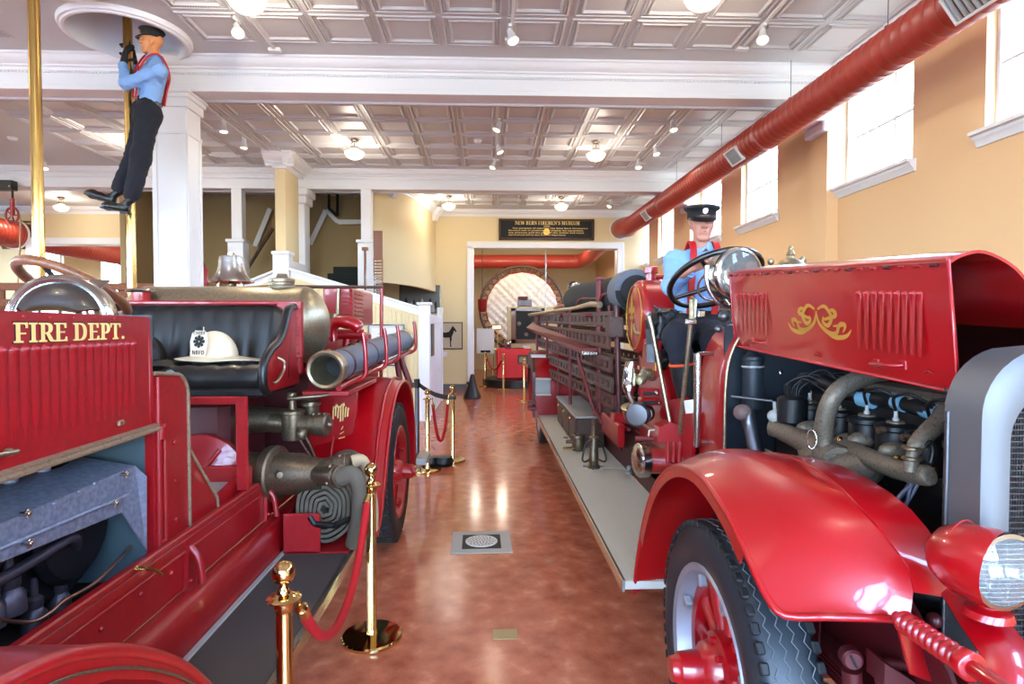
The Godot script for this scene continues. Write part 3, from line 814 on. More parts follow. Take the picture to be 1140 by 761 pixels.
func fittings():
	# lamps
	for e in [[394.5, 154.4, "glowing schoolhouse lamp left of centre under the middle ceiling bay"], [663.6, 156.5, "glowing schoolhouse lamp right of centre under the middle ceiling bay"], [152, 155.5, "glowing schoolhouse lamp hidden behind the legs of the pole figure"], [499.5, 218, "glowing schoolhouse lamp in the far bay left of the black sign"], [625, 218.5, "glowing schoolhouse lamp in the far bay just above the black sign"], [68, 219.5, "glowing schoolhouse lamp in the far bay between the two brass poles"], [274, -30, "schoolhouse lamp at the top edge near the left track"], [783, -34, "schoolhouse lamp at the top edge right of centre"]]:
		schoolhouse(PY(e[0], e[1], YC), e[2])
	for e in [[-2.0, 1.2], [1.8, 1.2], [-6.0, 4.9], [-10.0, 4.9], [-10.1, 9.5]]: schoolhouse(V(e[0], YC, e[1]), "schoolhouse lamp out of view over the %s bay" % ["front", "right front", "left", "outer left", "middle left"][[-2.0, 1.8, -6.0, -10.0, -10.1].find(e[0])])
	for e in [[-2.34, 4.2, 6.62, "near"], [0.22, 4.0, 6.3, "near middle"], [2.72, 4.2, 6.4, "near right"], [-3.87, 8.2, 10.5, "second left"], [0.1, 8.0, 10.8, "second middle"], [2.80, 8.0, 10.9, "second right"]]:
		track(e[0], e[1], e[2], "white lighting track on the tin ceiling, the %s one" % e[3])
	for e in [[265, 37, Vector3(0.3, -0.8, 0.5), "lit track spotlight at upper left near the pole well"], [571.5, 46, Vector3(0.25, -0.9, 0.3), "lit track spotlight at top centre in front of the first beam"], [849, 45, Vector3(-0.15, -0.9, 0.35), "lit track spotlight at upper right near the bright cornice"], [249, 147, Vector3(0.05, -1, 0.15), "lit spotlight right of the white column, nearer one of two"], [271.5, 165, Vector3(0, -1, 0.1), "lit spotlight right of the white column, farther one of two"], [552.5, 145, Vector3(-0.35, -0.9, 0.2), "lit spotlight on the middle track of the second bay, nearest of three"], [557, 170, Vector3(0.35, -0.9, 0.2), "lit spotlight on the middle track of the second bay, second of three"], [548, 187, Vector3(-0.3, -0.9, 0.25), "lit spotlight on the middle track of the second bay, farthest of three"], [750, 145, Vector3(0.05, -0.9, 0.3), "lit spotlight on the right track of the second bay, nearest of three"], [731, 172, Vector3(0.1, -0.9, 0.3), "lit spotlight on the right track of the second bay, second of three"], [711, 187, Vector3(0, -0.9, 0.3), "lit spotlight on the right track of the second bay, farthest of three"], [678, 230, Vector3(-0.4, -0.9, 0.3), "lit spotlight in the far bay right of the black sign"], [50, 188, Vector3(0.2, -0.9, 0.3), "lit spotlight just right of the nearer brass pole"], [36, 234, Vector3(-0.4, -0.8, 0.2), "lit spotlight left of the nearer brass pole under the far bay"]]:
		track_head(e[0], e[1], e[2], e[3])
	for e in [[532, 156, "small white smoke detector on the second ceiling bay"], [14, 153, "small white smoke detector left of the nearer brass pole"]]:
		var at := PY(e[0], e[1], YC)
		plathe_tag("smoke_detector", [Vector2(0, -0.05), Vector2(0.045, -0.048), Vector2(0.06, -0.03), Vector2(0.07, -0.012), Vector2(0.07, 0)], at, M.white_plain, e[2], "detector")
	ducts()
	# brass sliding poles
	for e in [[-3.73, 5.06, "nearer brass sliding pole left of the figure"], [-3.73, 6.33, "farther brass sliding pole that the uniformed figure clings to"]]:
		var t := thing("fire_pole", V(e[0], 0, e[1]), e[2], "pole")
		plathe("tube", [Vector2(0, 0), Vector2(0.043, 0), Vector2(0.043, 5.55), Vector2(0, 5.55)], V(e[0], 0, e[1]), Vector3.UP, M.brass, t, 24)
		plathe("floor_flange", [Vector2(0.16, 0), Vector2(0.15, 0.02), Vector2(0.06, 0.04), Vector2(0.043, 0.07)], V(e[0], 0, e[1]), Vector3.UP, M.brass, t, 24)
	# stanchions and ropes
	var S := [V(-0.652, 0, 1.871), V(-0.645, 0, 3.2), PY(476, 524, 0), PY(504, 513, 0), PY(540, 429.5, 0), PY(560.5, 433, 0), PY(583.5, 445.5, 0)]
	var L := ["brass rope stanchion in the foreground with its base below the frame", "brass rope stanchion with mirror base beside the left running board", "brass stanchion behind the left rear wheel, left of a pair", "brass stanchion behind the left rear wheel, right of a pair", "brass stanchion in the far room beside the white notice", "brass stanchion in front of the bright red chest", "brass stanchion beside the right engine's rear fender"]
	var proto := stanchion_proto(S[0], L[0])
	for k in range(1, 7): dup(proto, S[k], L[k])
	var hk := Vector3(0, 0.80, 0)
	rope(S[0] + hk + V(0.035, -0.02, 0.06), S[1] + hk + V(-0.005, 0, -0.06), 0.33, "bright red velvet rope sagging between the two nearest brass stanchions", 0.0185)
	rope(S[2] + hk + V(0.06, -0.03, 0.06), S[3] + hk + V(-0.05, -0.03, -0.06), 0.46, "red velvet rope hanging low between the pair behind the left wheel")
	rope(S[4] + hk + V(0.05, 0, 0), S[5] + hk + V(-0.05, 0, 0), 0.3, "dark red rope between far room stanchions by the white notice", 0.024)
	rope(S[6] + hk + V(0.06, 0, 0), S[6] + hk + V(0.5, -0.02, -0.3), 0.3, "red rope end beside the right engine's rear fender", 0.024)
	# black belt barrier behind the pair
	var bp := PY(464.5, 506, 0)
	var t := thing("belt_post", bp, "dark post with black retractable belt behind the left rear fender", "barrier post")
	plathe("base", [Vector2(0, 0), Vector2(0.17, 0), Vector2(0.16, 0.015), Vector2(0.03, 0.03), Vector2(0, 0.03)], bp, Vector3.UP, M.black_paint, t, 24)
	pcyl("pole", bp, bp + Vector3(0, 0.98, 0), 0.03, M.steel, t, 12)
	pcyl("belt_head", bp + Vector3(0, 0.88, 0), bp + Vector3(0, 1.0, 0), 0.04, M.black_paint, t, 12)
	var st := ns()
	var c0 := bp + Vector3(0.02, 0.93, 0); var c1: Vector3 = S[3] + Vector3(0, 0.80, 0); var c2 := bp + Vector3(-0.9, 0.98, 0.2)
	for e in [[c2, c0], [c0, c1]]:
		var rows := []
		for y in [-0.03, 0.03]:
			var r := []
			for k in 9: r.append(e[0].lerp(e[1], k / 8.0) + Vector3(0, y - 0.05 * sin(PI * k / 8.0), 0.01 * sin(k * 2.0)))
			rows.append(r)
		sheet(st, rows, 0.004)
	obj("belt", st, M.black_paint, t)
	pbox("belt_end", c1 + Vector3(0, 0, 0), Vector3(0.09, 0.05, 0.07), M.black_paint, t, 0.01)
	var bx_ := thing("footed_weight", PY(486, 520, 0), "low dark grey footed weight on the floor behind the left stanchion pair", "weight")
	for s in [-1, 1]: plathe("disc", [Vector2(0, 0), Vector2(0.1, 0), Vector2(0.12, 0.04), Vector2(0.1, 0.11), Vector2(0, 0.12)], org[bx_] + Vector3(0.08 * s, 0, -0.1), Vector3.UP, M.engine_black, bx_, 14)
	# floor plates
	st = ns()
	var q := [PY(501.5, 617.3, 0), PY(570.9, 614.7, 0), PY(567.4, 590.7, 0), PY(503.8, 593, 0)]
	var cc: Vector3 = (q[0] + q[1] + q[2] + q[3]) / 4.0
	t = thing("floor_plate", cc, "square grey floor plate with round pierced centre in the aisle", "floor plate")
	var bas := Basis(Vector3.UP, 0.02)
	pbox("plate", cc + Vector3(0, 0.003, 0), Vector3(0.465, 0.006, 0.465), M.plate_grey, t, 0.002, bas)
	pbox("dark_field", cc + Vector3(0, 0.006, 0), Vector3(0.30, 0.004, 0.30), M.ink, t, 0.001, bas)
	var disc: Node3D = plathe("pierced_disc", [Vector2(0, 0.008), Vector2(0.125, 0.008), Vector2(0.125, 0.0125), Vector2(0, 0.0125)], cc, Vector3.UP, M.mat_grey, t, 28)
	for k in 60:
		var a := k * 2.39996; var r := 0.014 * sqrt(float(k) + 0.5)
		pbox("hole", cc + Vector3(r * cos(a), 0.0125, r * sin(a)), Vector3(0.011, 0.003, 0.007), M.ink, disc, 0, Basis(Vector3.UP, a))
	tag(pbox("floor_cover", PY(562.5, 705.5, 0.002), Vector3(0.135, 0.005, 0.105), M.wall_stair, null, 0.001), "small plain tan cover plate let into the floor nearest the viewer", "floor plate")
	# sign over the opening
	var sc := P(608.5, 255.5, DW - 0.02)
	var sw := 106.0 / F * DW; var sh := 23.5 / F * DW
	t = thing("wall_sign", sc - Vector3(0, sh / 2, 0), "black glass sign with gold lettering in a brown frame above the wide opening", "sign")
	st = ns()
	for s in [-1, 1]: box(st, sc + Vector3(s * (sw / 2 - 0.03), 0, 0.02), Vector3(0.06, sh, 0.05), 0.01); box(st, sc + Vector3(0, s * (sh / 2 - 0.03), 0.02), Vector3(sw, 0.06, 0.05), 0.01)
	obj("frame", st, M.wood_dark, t)
	pbox("panel", sc, Vector3(sw - 0.05, sh - 0.05, 0.02), M.sign_black, t, 0)
	st = ns()
	letters(st, "NEW BERN FIREMEN'S MUSEUM", sc + Vector3(-0.83, 0.125, 0.012), Vector3.RIGHT, Vector3.UP, 1.7, 0.10, 0.006)
	letters(st, "1955", sc + Vector3(-0.08, 0.065, 0.012), Vector3.RIGHT, Vector3.UP, 0.16, 0.04, 0.006)
	var rows_ := ["The purpose of starting the New Bern Firemen's", "Museum was to preserve and display the equipment,", "the pictures and the past of the oldest and most", "chartered and still the New Bern Fire Department"]
	for k in 4: letters(st, rows_[k], sc + Vector3(-1.0 if k else -0.9, 0.005 - 0.058 * k, 0.012), Vector3.RIGHT, Vector3.UP, 1.98 if k < 3 else 1.5, 0.046, 0.006, "Droid Sans")
	obj("lettering", st, M.gold_leaf, t)
	plathe("seal", [Vector2(0.0, 0), Vector2(0.09, 0), Vector2(0.08, 0.008), Vector2(0.05, 0.004), Vector2(0.03, 0.012), Vector2(0, 0.012)], sc + Vector3(0, -0.06, 0.01), Vector3.BACK, M.gold, t, 9)
	# pictures
	t = picture(P(467.5, 333, DW - 0.01), 45 / F * DW, 31 / F * DW, "black framed group photograph on the far wall under the curved landing", M.black_paint, M.photo_dark, M.photo_dark, 0.03)
	for k in 13: flat_print("figure_print", vecs([-0.05, -0.2, 0.05, -0.2, 0.05, 0.02, 0.025, 0.05, 0.025, 0.1, -0.025, 0.1, -0.025, 0.05, -0.05, 0.02]), P(467.5, 333, DW - 0.01) + Vector3(-0.43 + 0.07 * k, -0.12 + 0.09 * sin(k * 2.1), 0), 0.62 + 0.2 * sin(k * 1.3), [M.ink, M.engine_black, M.ink, M.plate_grey][k % 4], t, 0.012 + 0.0006 * k)
	var hc := P(497.5, 373.5, DW - 0.01)
	t = picture(hc, 35 / F * DW, 30 / F * DW, "framed sepia photograph of a dark standing horse beside the opening", M.wood_dark, M.photo_sepia, null)
	flat_print("horse_print", vecs([-0.25, 0.08, -0.18, 0.11, -0.04, 0.085, 0.06, 0.11, 0.12, 0.2, 0.16, 0.275, 0.175, 0.25, 0.21, 0.22, 0.27, 0.13, 0.262, 0.105, 0.235, 0.105, 0.195, 0.15, 0.175, 0.06, 0.135, -0.02, 0.13, -0.14, 0.115, -0.17, 0.115, -0.27, 0.14, -0.3, 0.09, -0.3, 0.09, -0.17, 0.075, -0.05, -0.04, -0.055, -0.12, -0.04, -0.135, -0.12, -0.12, -0.17, -0.14, -0.27, -0.12, -0.3, -0.17, -0.3, -0.18, -0.18, -0.21, -0.12, -0.22, 0.0, -0.245, -0.09, -0.27, -0.15, -0.275, -0.02]), hc, 0.95, M.ink, t)
	tag(pbox("caption_card", P(493, 394, DW - 0.01), Vector3(0.22, 0.14, 0.01), M.label_white), "small white caption card under the horse photograph", "card")
	t = picture(P(430, 384, 10.56), 40 / F * 10.6, 46 / F * 10.6, "black framed printed document on the beadboard stair wall", M.black_paint, M.mat_grey, M.label_white, 0.07)
	for k in 9: pbox("text_line", P(430, 384, 10.56) + Vector3(0.02 * sin(k * 5.0), 0.2 - 0.05 * k, 0.016), Vector3(0.3 + 0.06 * sin(k * 3.0), 0.008, 0.002), M.plate_grey, t, 0)
	st = ns(); var sx: float = P(470, 352, 10.6).x + 0.13
	box(st, V(sx, 1.43, 11.15), Vector3(0.02, 0.6, 0.5), 0.003)
	tag(obj("framed_picture", st, M.black_paint), "narrow dark framed picture on the white side of the stair", "picture")
	# things by the stair
	t = thing("slatted_panel", P(421, 341, 11.3), "tall reddish slatted wooden panel standing behind the white stair post", "panel")
	var pc := P(421, 298, 11.3)
	pbox("board", pc + Vector3(0, 0.42, 0), Vector3(0.17, 0.55, 0.03), M.wood, t)
	for k in 14: pbox("slat", pc + Vector3(0, 0.1 - 0.055 * k, 0), Vector3(0.17, 0.035, 0.03), M.wood, t)
	for s in [-1, 1]: pbox("stile", Vector3(pc.x + 0.08 * s, (pc.y + 0.18) / 2, pc.z), Vector3(0.018, pc.y + 0.18, 0.035), M.wood, t)
	t = thing("maul_handle", P(406.5, 334, 11.2), "slim brown wooden post with a square head against the white stair post", "pole")
	rod_part("shaft", [Vector3(P(406.5, 334, 11.2).x, 0, -11.2), P(406.5, 278, 11.2)], 0.022, M.wood, t)
	pbox("head", P(406.5, 277, 11.2), Vector3(0.11, 0.06, 0.09), M.wood, t)
	t = thing("hanging_frame", P(373, 216, 13.8), "dark narrow picture frame hanging in the stairwell", "frame")
	for e in [[P(366, 210, 13.85), P(366, 232, 13.85)], [P(375.5, 210, 13.85), P(375.5, 240, 13.85)], [P(366, 232, 13.85), P(375.5, 240, 13.85)]]: rod_part("frame_bar", e, 0.035, M.black_paint, t, 4)
	# left side: beam bracket with pulley, extinguisher, wooden rack
	t = thing("pulley", P(14, 243, 11.5), "red spoked pulley wheel hanging on a dark beam bracket at the left edge", "pulley")
	pbox("bracket", P(4, 206.5, 11.58), Vector3(0.4, 0.18, 0.16), M.engine_black, t)
	for s in [-1, 1]: pball("bolt", P(4, 207, 11.49) + Vector3(0.1 * s, 0, 0), Vector3(0.016, 0.016, 0.01), M.nickel, t, 8, 5)
	rod_part("shackle", [P(14, 212, 11.5), P(14, 222, 11.5)], 0.02, M.engine_black, t)
	rod_part("hanger", [P(14, 221, 11.5), P(14, 240, 11.5)], 0.04, M.red, t)
	var wc := P(13.5, 239.5, 11.5)
	ptube("rim", ringpts(wc, Vector3(0.14, 0, 0.03), Vector3(0, 0.15, 0), 20), 0.02, M.red, t, 8, true)
	for k in 5: rod_part("spoke", [wc, wc + Vector3(0.14 * cos(k * 1.2566), 0.15 * sin(k * 1.2566), 0.03 * cos(k * 1.2566))], 0.013, M.red, t, 6)
	tag(ptube("pulley_rope", [wc + Vector3(0.15, 0, 0), wc + Vector3(0.13, -0.6, 0), wc + Vector3(0.04, -1.7, 0)], 0.014, M.hose_cloth_new), "tan rope hanging from the red pulley at the left edge", "rope")
	t = thing("fire_extinguisher", P(229, 322, 7.6), "slim red extinguisher with dark handle beside the white column", "extinguisher")
	plathe("bottle", [Vector2(0, 0), Vector2(0.033, 0), Vector2(0.036, 0.01), Vector2(0.036, 0.24), Vector2(0.02, 0.27), Vector2(0, 0.28)], P(229, 322, 7.6), Vector3.UP, M.red_old, t, 14)
	rod_part("stand", [Vector3(P(229, 322, 7.6).x, 0, -7.6), P(229, 321, 7.6)], 0.02, M.red_old, t)
	rod_part("hose", curve([P(229, 300, 7.6), P(226.5, 292, 7.6), P(225, 288, 7.6)], 4), 0.016, M.maroon, t)
	t = thing("wooden_rack", P(10, 360, 8.2), "long rack of reddish brown boards behind the chrome searchlight", "rack")
	for k in 2: pbox("rail_board", V(-6.0, 2.22 - 0.22 * k, 8.2 - 0.05 * k), Vector3(3.0, 0.1, 0.05), M.board_wood, t, 0.008)
	for k in 11: pbox("slat", V(-7.4 + 0.27 * k, 1.6, 8.23), Vector3(0.13, 1.15, 0.04), M.board_wood, t, 0.006)
	for k in 3: pbox("leg", V(-7.45 + 1.45 * k, 0.55, 8.3), Vector3(0.09, 1.1, 0.09), M.wood, t)
	far_room()
func plathe_tag(n, prof, at, m, label, cat): return tag(plathe(n, prof, at, Vector3.UP, m), label, cat)
func far_room():
	# life net on edge
	var c := P(581, 343, 20.4)
	var R := 46.5 / F * 20.4
	var t := thing("life_net", c - Vector3(0, R, 0), "huge round quilted white life net in a dark ring in the far room", "life net")
	ptube("ring", ringpts(c, Vector3(R, 0, 0), Vector3(0, R, 0), 48), 0.05, M.wood_grey, t, 8, true)
	var ip := []
	for k in 12: ip.append(c + Vector3(cos(TAU * (k + 0.5) / 12), sin(TAU * (k + 0.5) / 12), 0.02) * Vector3(R * 0.86, R * 0.86, 1))
	ptube("red_cord", ip, 0.035, M.red_old, t, 6, true)
	var st := ns()
	var N := 44
	var rows := []
	for i in N + 1:
		var r := []
		for j in N + 1:
			var u := -1.0 + 2.0 * i / N; var v := -1.0 + 2.0 * j / N
			var m := maxf(absf(u), absf(v)); var l := sqrt(u * u + v * v)
			var k := m / l if l > 0.001 else 1.0
			var x := u * k * R * 0.84; var y := v * k * R * 0.84
			var a := (x + y) * 11.0; var b := (x - y) * 11.0
			r.append(c + Vector3(x, y, 0.03 + 0.09 * sqrt(absf(sin(a) * sin(b)))))
		rows.append(r)
	sheet(st, rows, -0.04)
	obj("quilted_canvas", st, M.quilt, t)
	for k in 36:
		var a := TAU * k / 36
		var r0 := c + Vector3(cos(a), sin(a), 0) * R * 0.86; var r1 := c + Vector3(cos(a - 0.05), sin(a - 0.05), 0) * R; var r2 := c + Vector3(cos(a + 0.05), sin(a + 0.05), 0) * R
		st = ns(); rod(st, r0, r1, 0.014, 5); rod(st, r0, r2, 0.014, 5); rod(st, r0.lerp(r1, 0.5), r0.lerp(r2, 0.5), 0.012, 5)
		obj("spring_tie", st, M.maroon, t)
	for s in [-1, 1]: pbox("foot", c + Vector3(s * 0.7, -R - 0.35, -0.1), Vector3(0.12, 1.2, 0.12), M.wood_dark, t)
	# display case
	var d := 17.8
	t = thing("display_case", P(595, 400, d), "tall tan case with black emblem panel in an orange wood frame", "display case")
	var p0 := P(565, 341, d); var p1 := P(612, 422, d)
	st = ns(); bx(st, p0.x, p1.x + 0.3, 0.1, p0.y, d, d + 0.5, 0.01); obj("case", st, M.wall_tan, t)
	var q0 := P(569, 343, d); var q1 := P(606, 382, d)
	st = ns()
	for e in [[q0.x, q0.x + 0.14, q1.y, q0.y], [q1.x - 0.1, q1.x, q1.y, q0.y]]: bx(st, e[0], e[1], e[2], e[3], d - 0.05, d)
	for e in [[q0.y - 0.08, q0.y], [q1.y, q1.y + 0.12]]: bx(st, q0.x, q1.x, e[0], e[1], d - 0.05, d)
	obj("wood_frame", st, M.wood, t)
	st = ns(); bx(st, q0.x + 0.1, q1.x - 0.05, q1.y + 0.05, q0.y - 0.05, d - 0.02, d); obj("black_panel", st, M.sign_black, t)
	for e in [[578, 360], [594, 360], [586, 372]]: plathe("emblem", [Vector2(0, 0), Vector2(0.06, 0), Vector2(0.055, 0.01), Vector2(0, 0.015)], P(e[0], e[1], d - 0.03), Vector3.BACK, M.wood_trim, t, 12)
	var cab := thing("wooden_chest", P(584, 341, d + 0.2), "small red wooden chest on top of the display case", "chest")
	pbox("body", P(584, 337.3, d + 0.2), Vector3(0.42, 0.2, 0.3), M.red_dark, cab, 0.01); pbox("lid", P(582, 331.8, d + 0.2), Vector3(0.3, 0.1, 0.25), M.maroon, cab, 0.02)
	# bright red chest on a black dais
	d = 16.6
	var dc := PY(572, 433, 0)
	tag(plathe("dais", [Vector2(0, 0), Vector2(1.0, 0), Vector2(1.0, 0.2), Vector2(0, 0.2)], V(0.78, 0, 16.9), Vector3.UP, M.engine_black, null, 32), "low black round dais under the bright red chest", "platform")
	var c0 := P(553, 388, d); var c1 := P(592, 421, d)
	t = thing("red_chest", V((c0.x + c1.x) / 2, 0.2, d), "bright red square chest on a black dais in the far room", "chest")
	st = ns(); bx(st, c0.x, c1.x, c1.y, c0.y, d, d + 0.7, 0.02); obj("body", st, M.card_red, t)
	st = ns(); bx(st, c0.x + 0.1, c1.x - 0.1, 0.2, c1.y, d + 0.1, d + 0.6); obj("plinth", st, M.engine_dark, t)
	var f0 := P(582, 400, d)
	pbox("plaque_frame", f0, Vector3(0.29, 0.26, 0.03), M.wood_dark, t); pbox("plaque", f0 + Vector3(0, 0, 0.015), Vector3(0.2, 0.17, 0.02), M.bronze, t)
	t = thing("lantern", P(566, 388, d + 0.2), "small lantern with clear globe on the bright red chest", "lantern")
	pball("globe", P(566, 382, d + 0.2), Vector3(0.09, 0.1, 0.09), M.chrome, t); pbox("base", P(566, 387, d + 0.2), Vector3(0.16, 0.08, 0.14), M.engine_black, t)
	tag(pbox("booklet", P(586, 386.5, d + 0.2), Vector3(0.2, 0.1, 0.16), M.label_white, null, 0.01), "white booklet stack at the right of the red chest top", "booklet")
	tag(pbox("tray", P(577, 387.5, d + 0.2), Vector3(0.32, 0.04, 0.2), M.engine_black, null, 0.01), "flat black tray in the middle of the red chest top", "tray")
	# notice, bucket, brass stand, cone
	t = thing("notice_stand", PY(541, 428, 0) + V(0, 0, 0.4), "white notice board on a stand left of the red chest", "notice")
	pbox("board", P(540.5, 379.5, 17.0), Vector3(0.5, 0.72, 0.02), M.label_white, t); rod_part("stand", [P(541, 392, 17.05), P(541, 428, 17.05)], 0.02, M.black_paint, t)
	pbox("print", P(540.5, 391, 16.98), Vector3(0.28, 0.07, 0.02), M.ink, t, 0.02)
	t = thing("fire_bucket", P(537, 347, 18), "dark red fire bucket hanging left of the life net", "bucket")
	plathe("pail", [Vector2(0, 0), Vector2(0.09, 0), Vector2(0.13, 0.08), Vector2(0.14, 0.36), Vector2(0.15, 0.38), Vector2(0, 0.38)], P(537, 347, 18), Vector3.UP, M.red_old, t, 16)
	rod_part("hanger", [P(537, 335, 18), P(537, 325, 18), Vector3(P(537, 325, 18).x, YC, -18)], 0.01, M.engine_black, t, 5)
	t = thing("brass_stand", PY(552, 425, 0), "narrow brass and glass stand behind the red rope", "stand")
	for s in [-1, 1]: rod_part("post", [P(551.5 + 2.5 * s, 424, 17.3), P(551.5 + 2.5 * s, 366, 17.3)], 0.02, M.brass, t, 6)
	pbox("shelf", P(551.5, 388, 17.3), Vector3(0.22, 0.03, 0.16), M.brass, t); pbox("top", P(553, 364, 17.3), Vector3(0.3, 0.16, 0.2), M.brass, t, 0.03)
	t = thing("bell_shaped_weight", PY(526, 443, 0), "black bell shaped cone with a side lug on the floor before the opening", "cone")
	plathe("body", [Vector2(0, 0), Vector2(0.2, 0), Vector2(0.215, 0.02), Vector2(0.2, 0.08), Vector2(0.14, 0.2), Vector2(0.09, 0.36), Vector2(0.055, 0.5), Vector2(0.04, 0.555), Vector2(0, 0.57)], PY(526, 443, 0), Vector3.UP, M.black_paint, t, 24)
	rod_part("lug", [PY(526, 443, 0) + Vector3(-0.05, 0.36, 0.02), PY(526, 443, 0) + Vector3(-0.14, 0.36, 0.04)], 0.03, M.black_paint, t)
	# duct across the back of the room
	t = thing("air_duct", V(1.5, 3.8, 20.6), "red duct crossing the far room above the life net with an elbow", "duct")
	var a := P(529, 291, 20.6); var b := P(637, 291, 20.6)
	ptube("duct_section", [a - Vector3(2.5, 0, 0), a, b], 0.235, M.duct_red, t, 24)
	ptube("elbow", curve([b - Vector3(0.1, 0, 0), b + Vector3(0.2, 0, 0.1), b + Vector3(0.42, 0.06, 0.6), P(668, 273, 17.6)], 4) + [P(676, 266, 16.2)], 0.235, M.duct_red, t, 24)
	var k := 0
	for px in [528.5, 559, 596, 632]:
		var at := P(px, 276, 19)
		t = thing("recessed_spotlight", at, "small lit spotlight over the far room, %s from the left" % ["first", "second", "third", "fourth"][k], "spotlight", "far room spotlights")
		k += 1
		plathe("can", [Vector2(0.08, -0.02), Vector2(0.085, 0.0), Vector2(0.05, 0.14), Vector2(0, 0.15)], at, Vector3.UP, M.white_plain, t, 14)
		plathe("bulb", [Vector2(0, -0.03), Vector2(0.06, -0.02), Vector2(0.06, 0.02), Vector2(0, 0.03)], at, Vector3.UP, M.spot_glow, t, 12)
		rod_part("stem", [at + Vector3(0, 0.14, 0), Vector3(at.x, YC, at.z)], 0.012, M.white_plain, t, 6)
		lamp_light("far_bulb", at + Vector3(0, -0.1, 0), 1.4, Color(1, 0.93, 0.82), 0.06)
	for x in [-9.5, -7.0]: lamp_light("far_left_unseen_light", V(x, 4.4, 19), 4.0, Color(1, 0.9, 0.75), 0.1)  # unseen lights with no fixture over the far left room
	tag(ptube("pull_cord", [Vector3(P(607.5, 275, 16.3).x, YC, -16.3), P(607.5, 345, 16.3)], 0.018, M.white_plain), "thin white cord hanging in the opening above the ladders", "cord")
# ---------- shared engine pieces
func wheel(root: Node3D, c: Vector3, R: float, W: float, rimR: float, face: int, zigzag: bool, spokes := 12):
	# c: centre of the wheel; face = +1 / -1: the side (along x) that shows
	var w := Node3D.new(); place(w, "wheel", c, root)
	var ax := Vector3(face, 0, 0)
	var h := W / 2
	plathe("tire", [Vector2(rimR, -h + 0.02), Vector2(rimR + 0.02, -h), Vector2(lerpf(rimR, R, 0.5), -h - 0.012), Vector2(R - 0.03, -h + 0.002), Vector2(R - 0.008, -h + 0.022), Vector2(R, -h * 0.45), Vector2(R, h * 0.45), Vector2(R - 0.008, h - 0.022), Vector2(R - 0.03, h - 0.002), Vector2(lerpf(rimR, R, 0.5), h + 0.012), Vector2(rimR + 0.02, h), Vector2(rimR, h - 0.02)], c, ax, M.rubber_sky_tint if zigzag else M.rubber, w, 56, 60)
	var st := ns()
	if zigzag:
		for q in 4:
			var pts := []
			for k in 144:
				var a := TAU * k / 144
				pts.append(c + ax * ((q - 1.5) * W * 0.19 + (0.007 if k % 2 else -0.007)) + Vector3(0, cos(a), sin(a)) * (R + 0.0005))
			tube(st, pts, 0.0022, 4, true)
		obj("tread_zigzag", st, M.zigzag, w).set_meta("kind", "stuff")
		st = ns()
	for k in 60:
		var a := TAU * k / 60
		var dir := Vector3(0, cos(a), sin(a))
		var bas := Basis(ax, dir, ax.cross(dir))
		if zigzag:
			for s in [-1, 1]: box(st, c + dir * (R - 0.012) + ax * s * (h - 0.012), Vector3(0.024, 0.022, R * 0.066), 0.004, bas)
		else:
			for s in [-1, 0, 1]: box(st, c + dir * (R + 0.002) + ax * s * h * 0.62, Vector3(W * 0.27, 0.016, R * 0.08), 0.004, bas * Basis(Vector3.UP, 0.5 * s))
	obj("tread_block", st, M.rubber, w).set_meta("kind", "stuff")
	plathe("rim", [Vector2(rimR - 0.035, h - 0.06), Vector2(rimR - 0.02, h - 0.02), Vector2(rimR - 0.012, h - 0.004), Vector2(rimR + 0.008, h + 0.004), Vector2(rimR + 0.014, h - 0.004), Vector2(rimR + 0.006, h - 0.02), Vector2(rimR + 0.006, -h + 0.02), Vector2(rimR - 0.03, -h + 0.03)], c, ax, M.rim_silver if zigzag else M.red_old, w, 48)
	plathe("felloe", [Vector2(rimR - 0.075, -0.035), Vector2(rimR - 0.03, -0.035), Vector2(rimR - 0.03, 0.035), Vector2(rimR - 0.075, 0.035), Vector2(rimR - 0.075, -0.035)], c, ax, M.red, w, 40)
	for k in spokes:
		var a := TAU * k / spokes
		var dir := Vector3(0, cos(a), sin(a))
		rod_part("spoke", [c + dir * 0.05, c + dir * 0.12, c + dir * (rimR - 0.05)], [0.03, 0.024, 0.03], M.red, w, 8)
	for k in 8:
		var a := TAU * (k + 0.5) / 8
		var dir := Vector3(0, cos(a), sin(a))
		pbox("rim_clip", c + dir * (rimR - 0.05) + ax * (h - 0.03), Vector3(0.03, 0.045, 0.035), M.rim_silver if zigzag else M.red_old, w, 0.006, Basis(ax, dir, ax.cross(dir)))
	plathe("hub", [Vector2(0, -h), Vector2(0.11, -h), Vector2(0.12, 0.0), Vector2(0.12, 0.05), Vector2(0.095, 0.06), Vector2(0.085, h + 0.0), Vector2(0.062, h + 0.02), Vector2(0.055, h + 0.09), Vector2(0.045, h + 0.10), Vector2(0.04, h + 0.12), Vector2(0, h + 0.125)], c, ax, M.red, w, 24)
	for k in 8:
		var a := TAU * k / 8
		pcyl("hub_bolt", c + ax * 0.045 + Vector3(0, cos(a), sin(a)) * 0.098, c + ax * 0.078 + Vector3(0, cos(a), sin(a)) * 0.098, 0.013, M.red, w, 8, 0.004)
	return w
func fender(prof: Array, xo: float, xi: float, lip := 0.05, nx := 7, bulge := 0.03) -> Array:   # rows of points across an arched fender; prof: [d, y_outer, y_inner]
	var rows := []
	for q in prof:
		var r := []
		for j in nx:
			var t := float(j) / (nx - 1)
			r.append(V(lerpf(xo, xi, t), lerpf(q[1], q[2], t) + bulge * sin(PI * minf(t * 1.2, 1.0)), q[0]))
		rows.append(r)
	return rows
func lathe_text_dummy(): pass
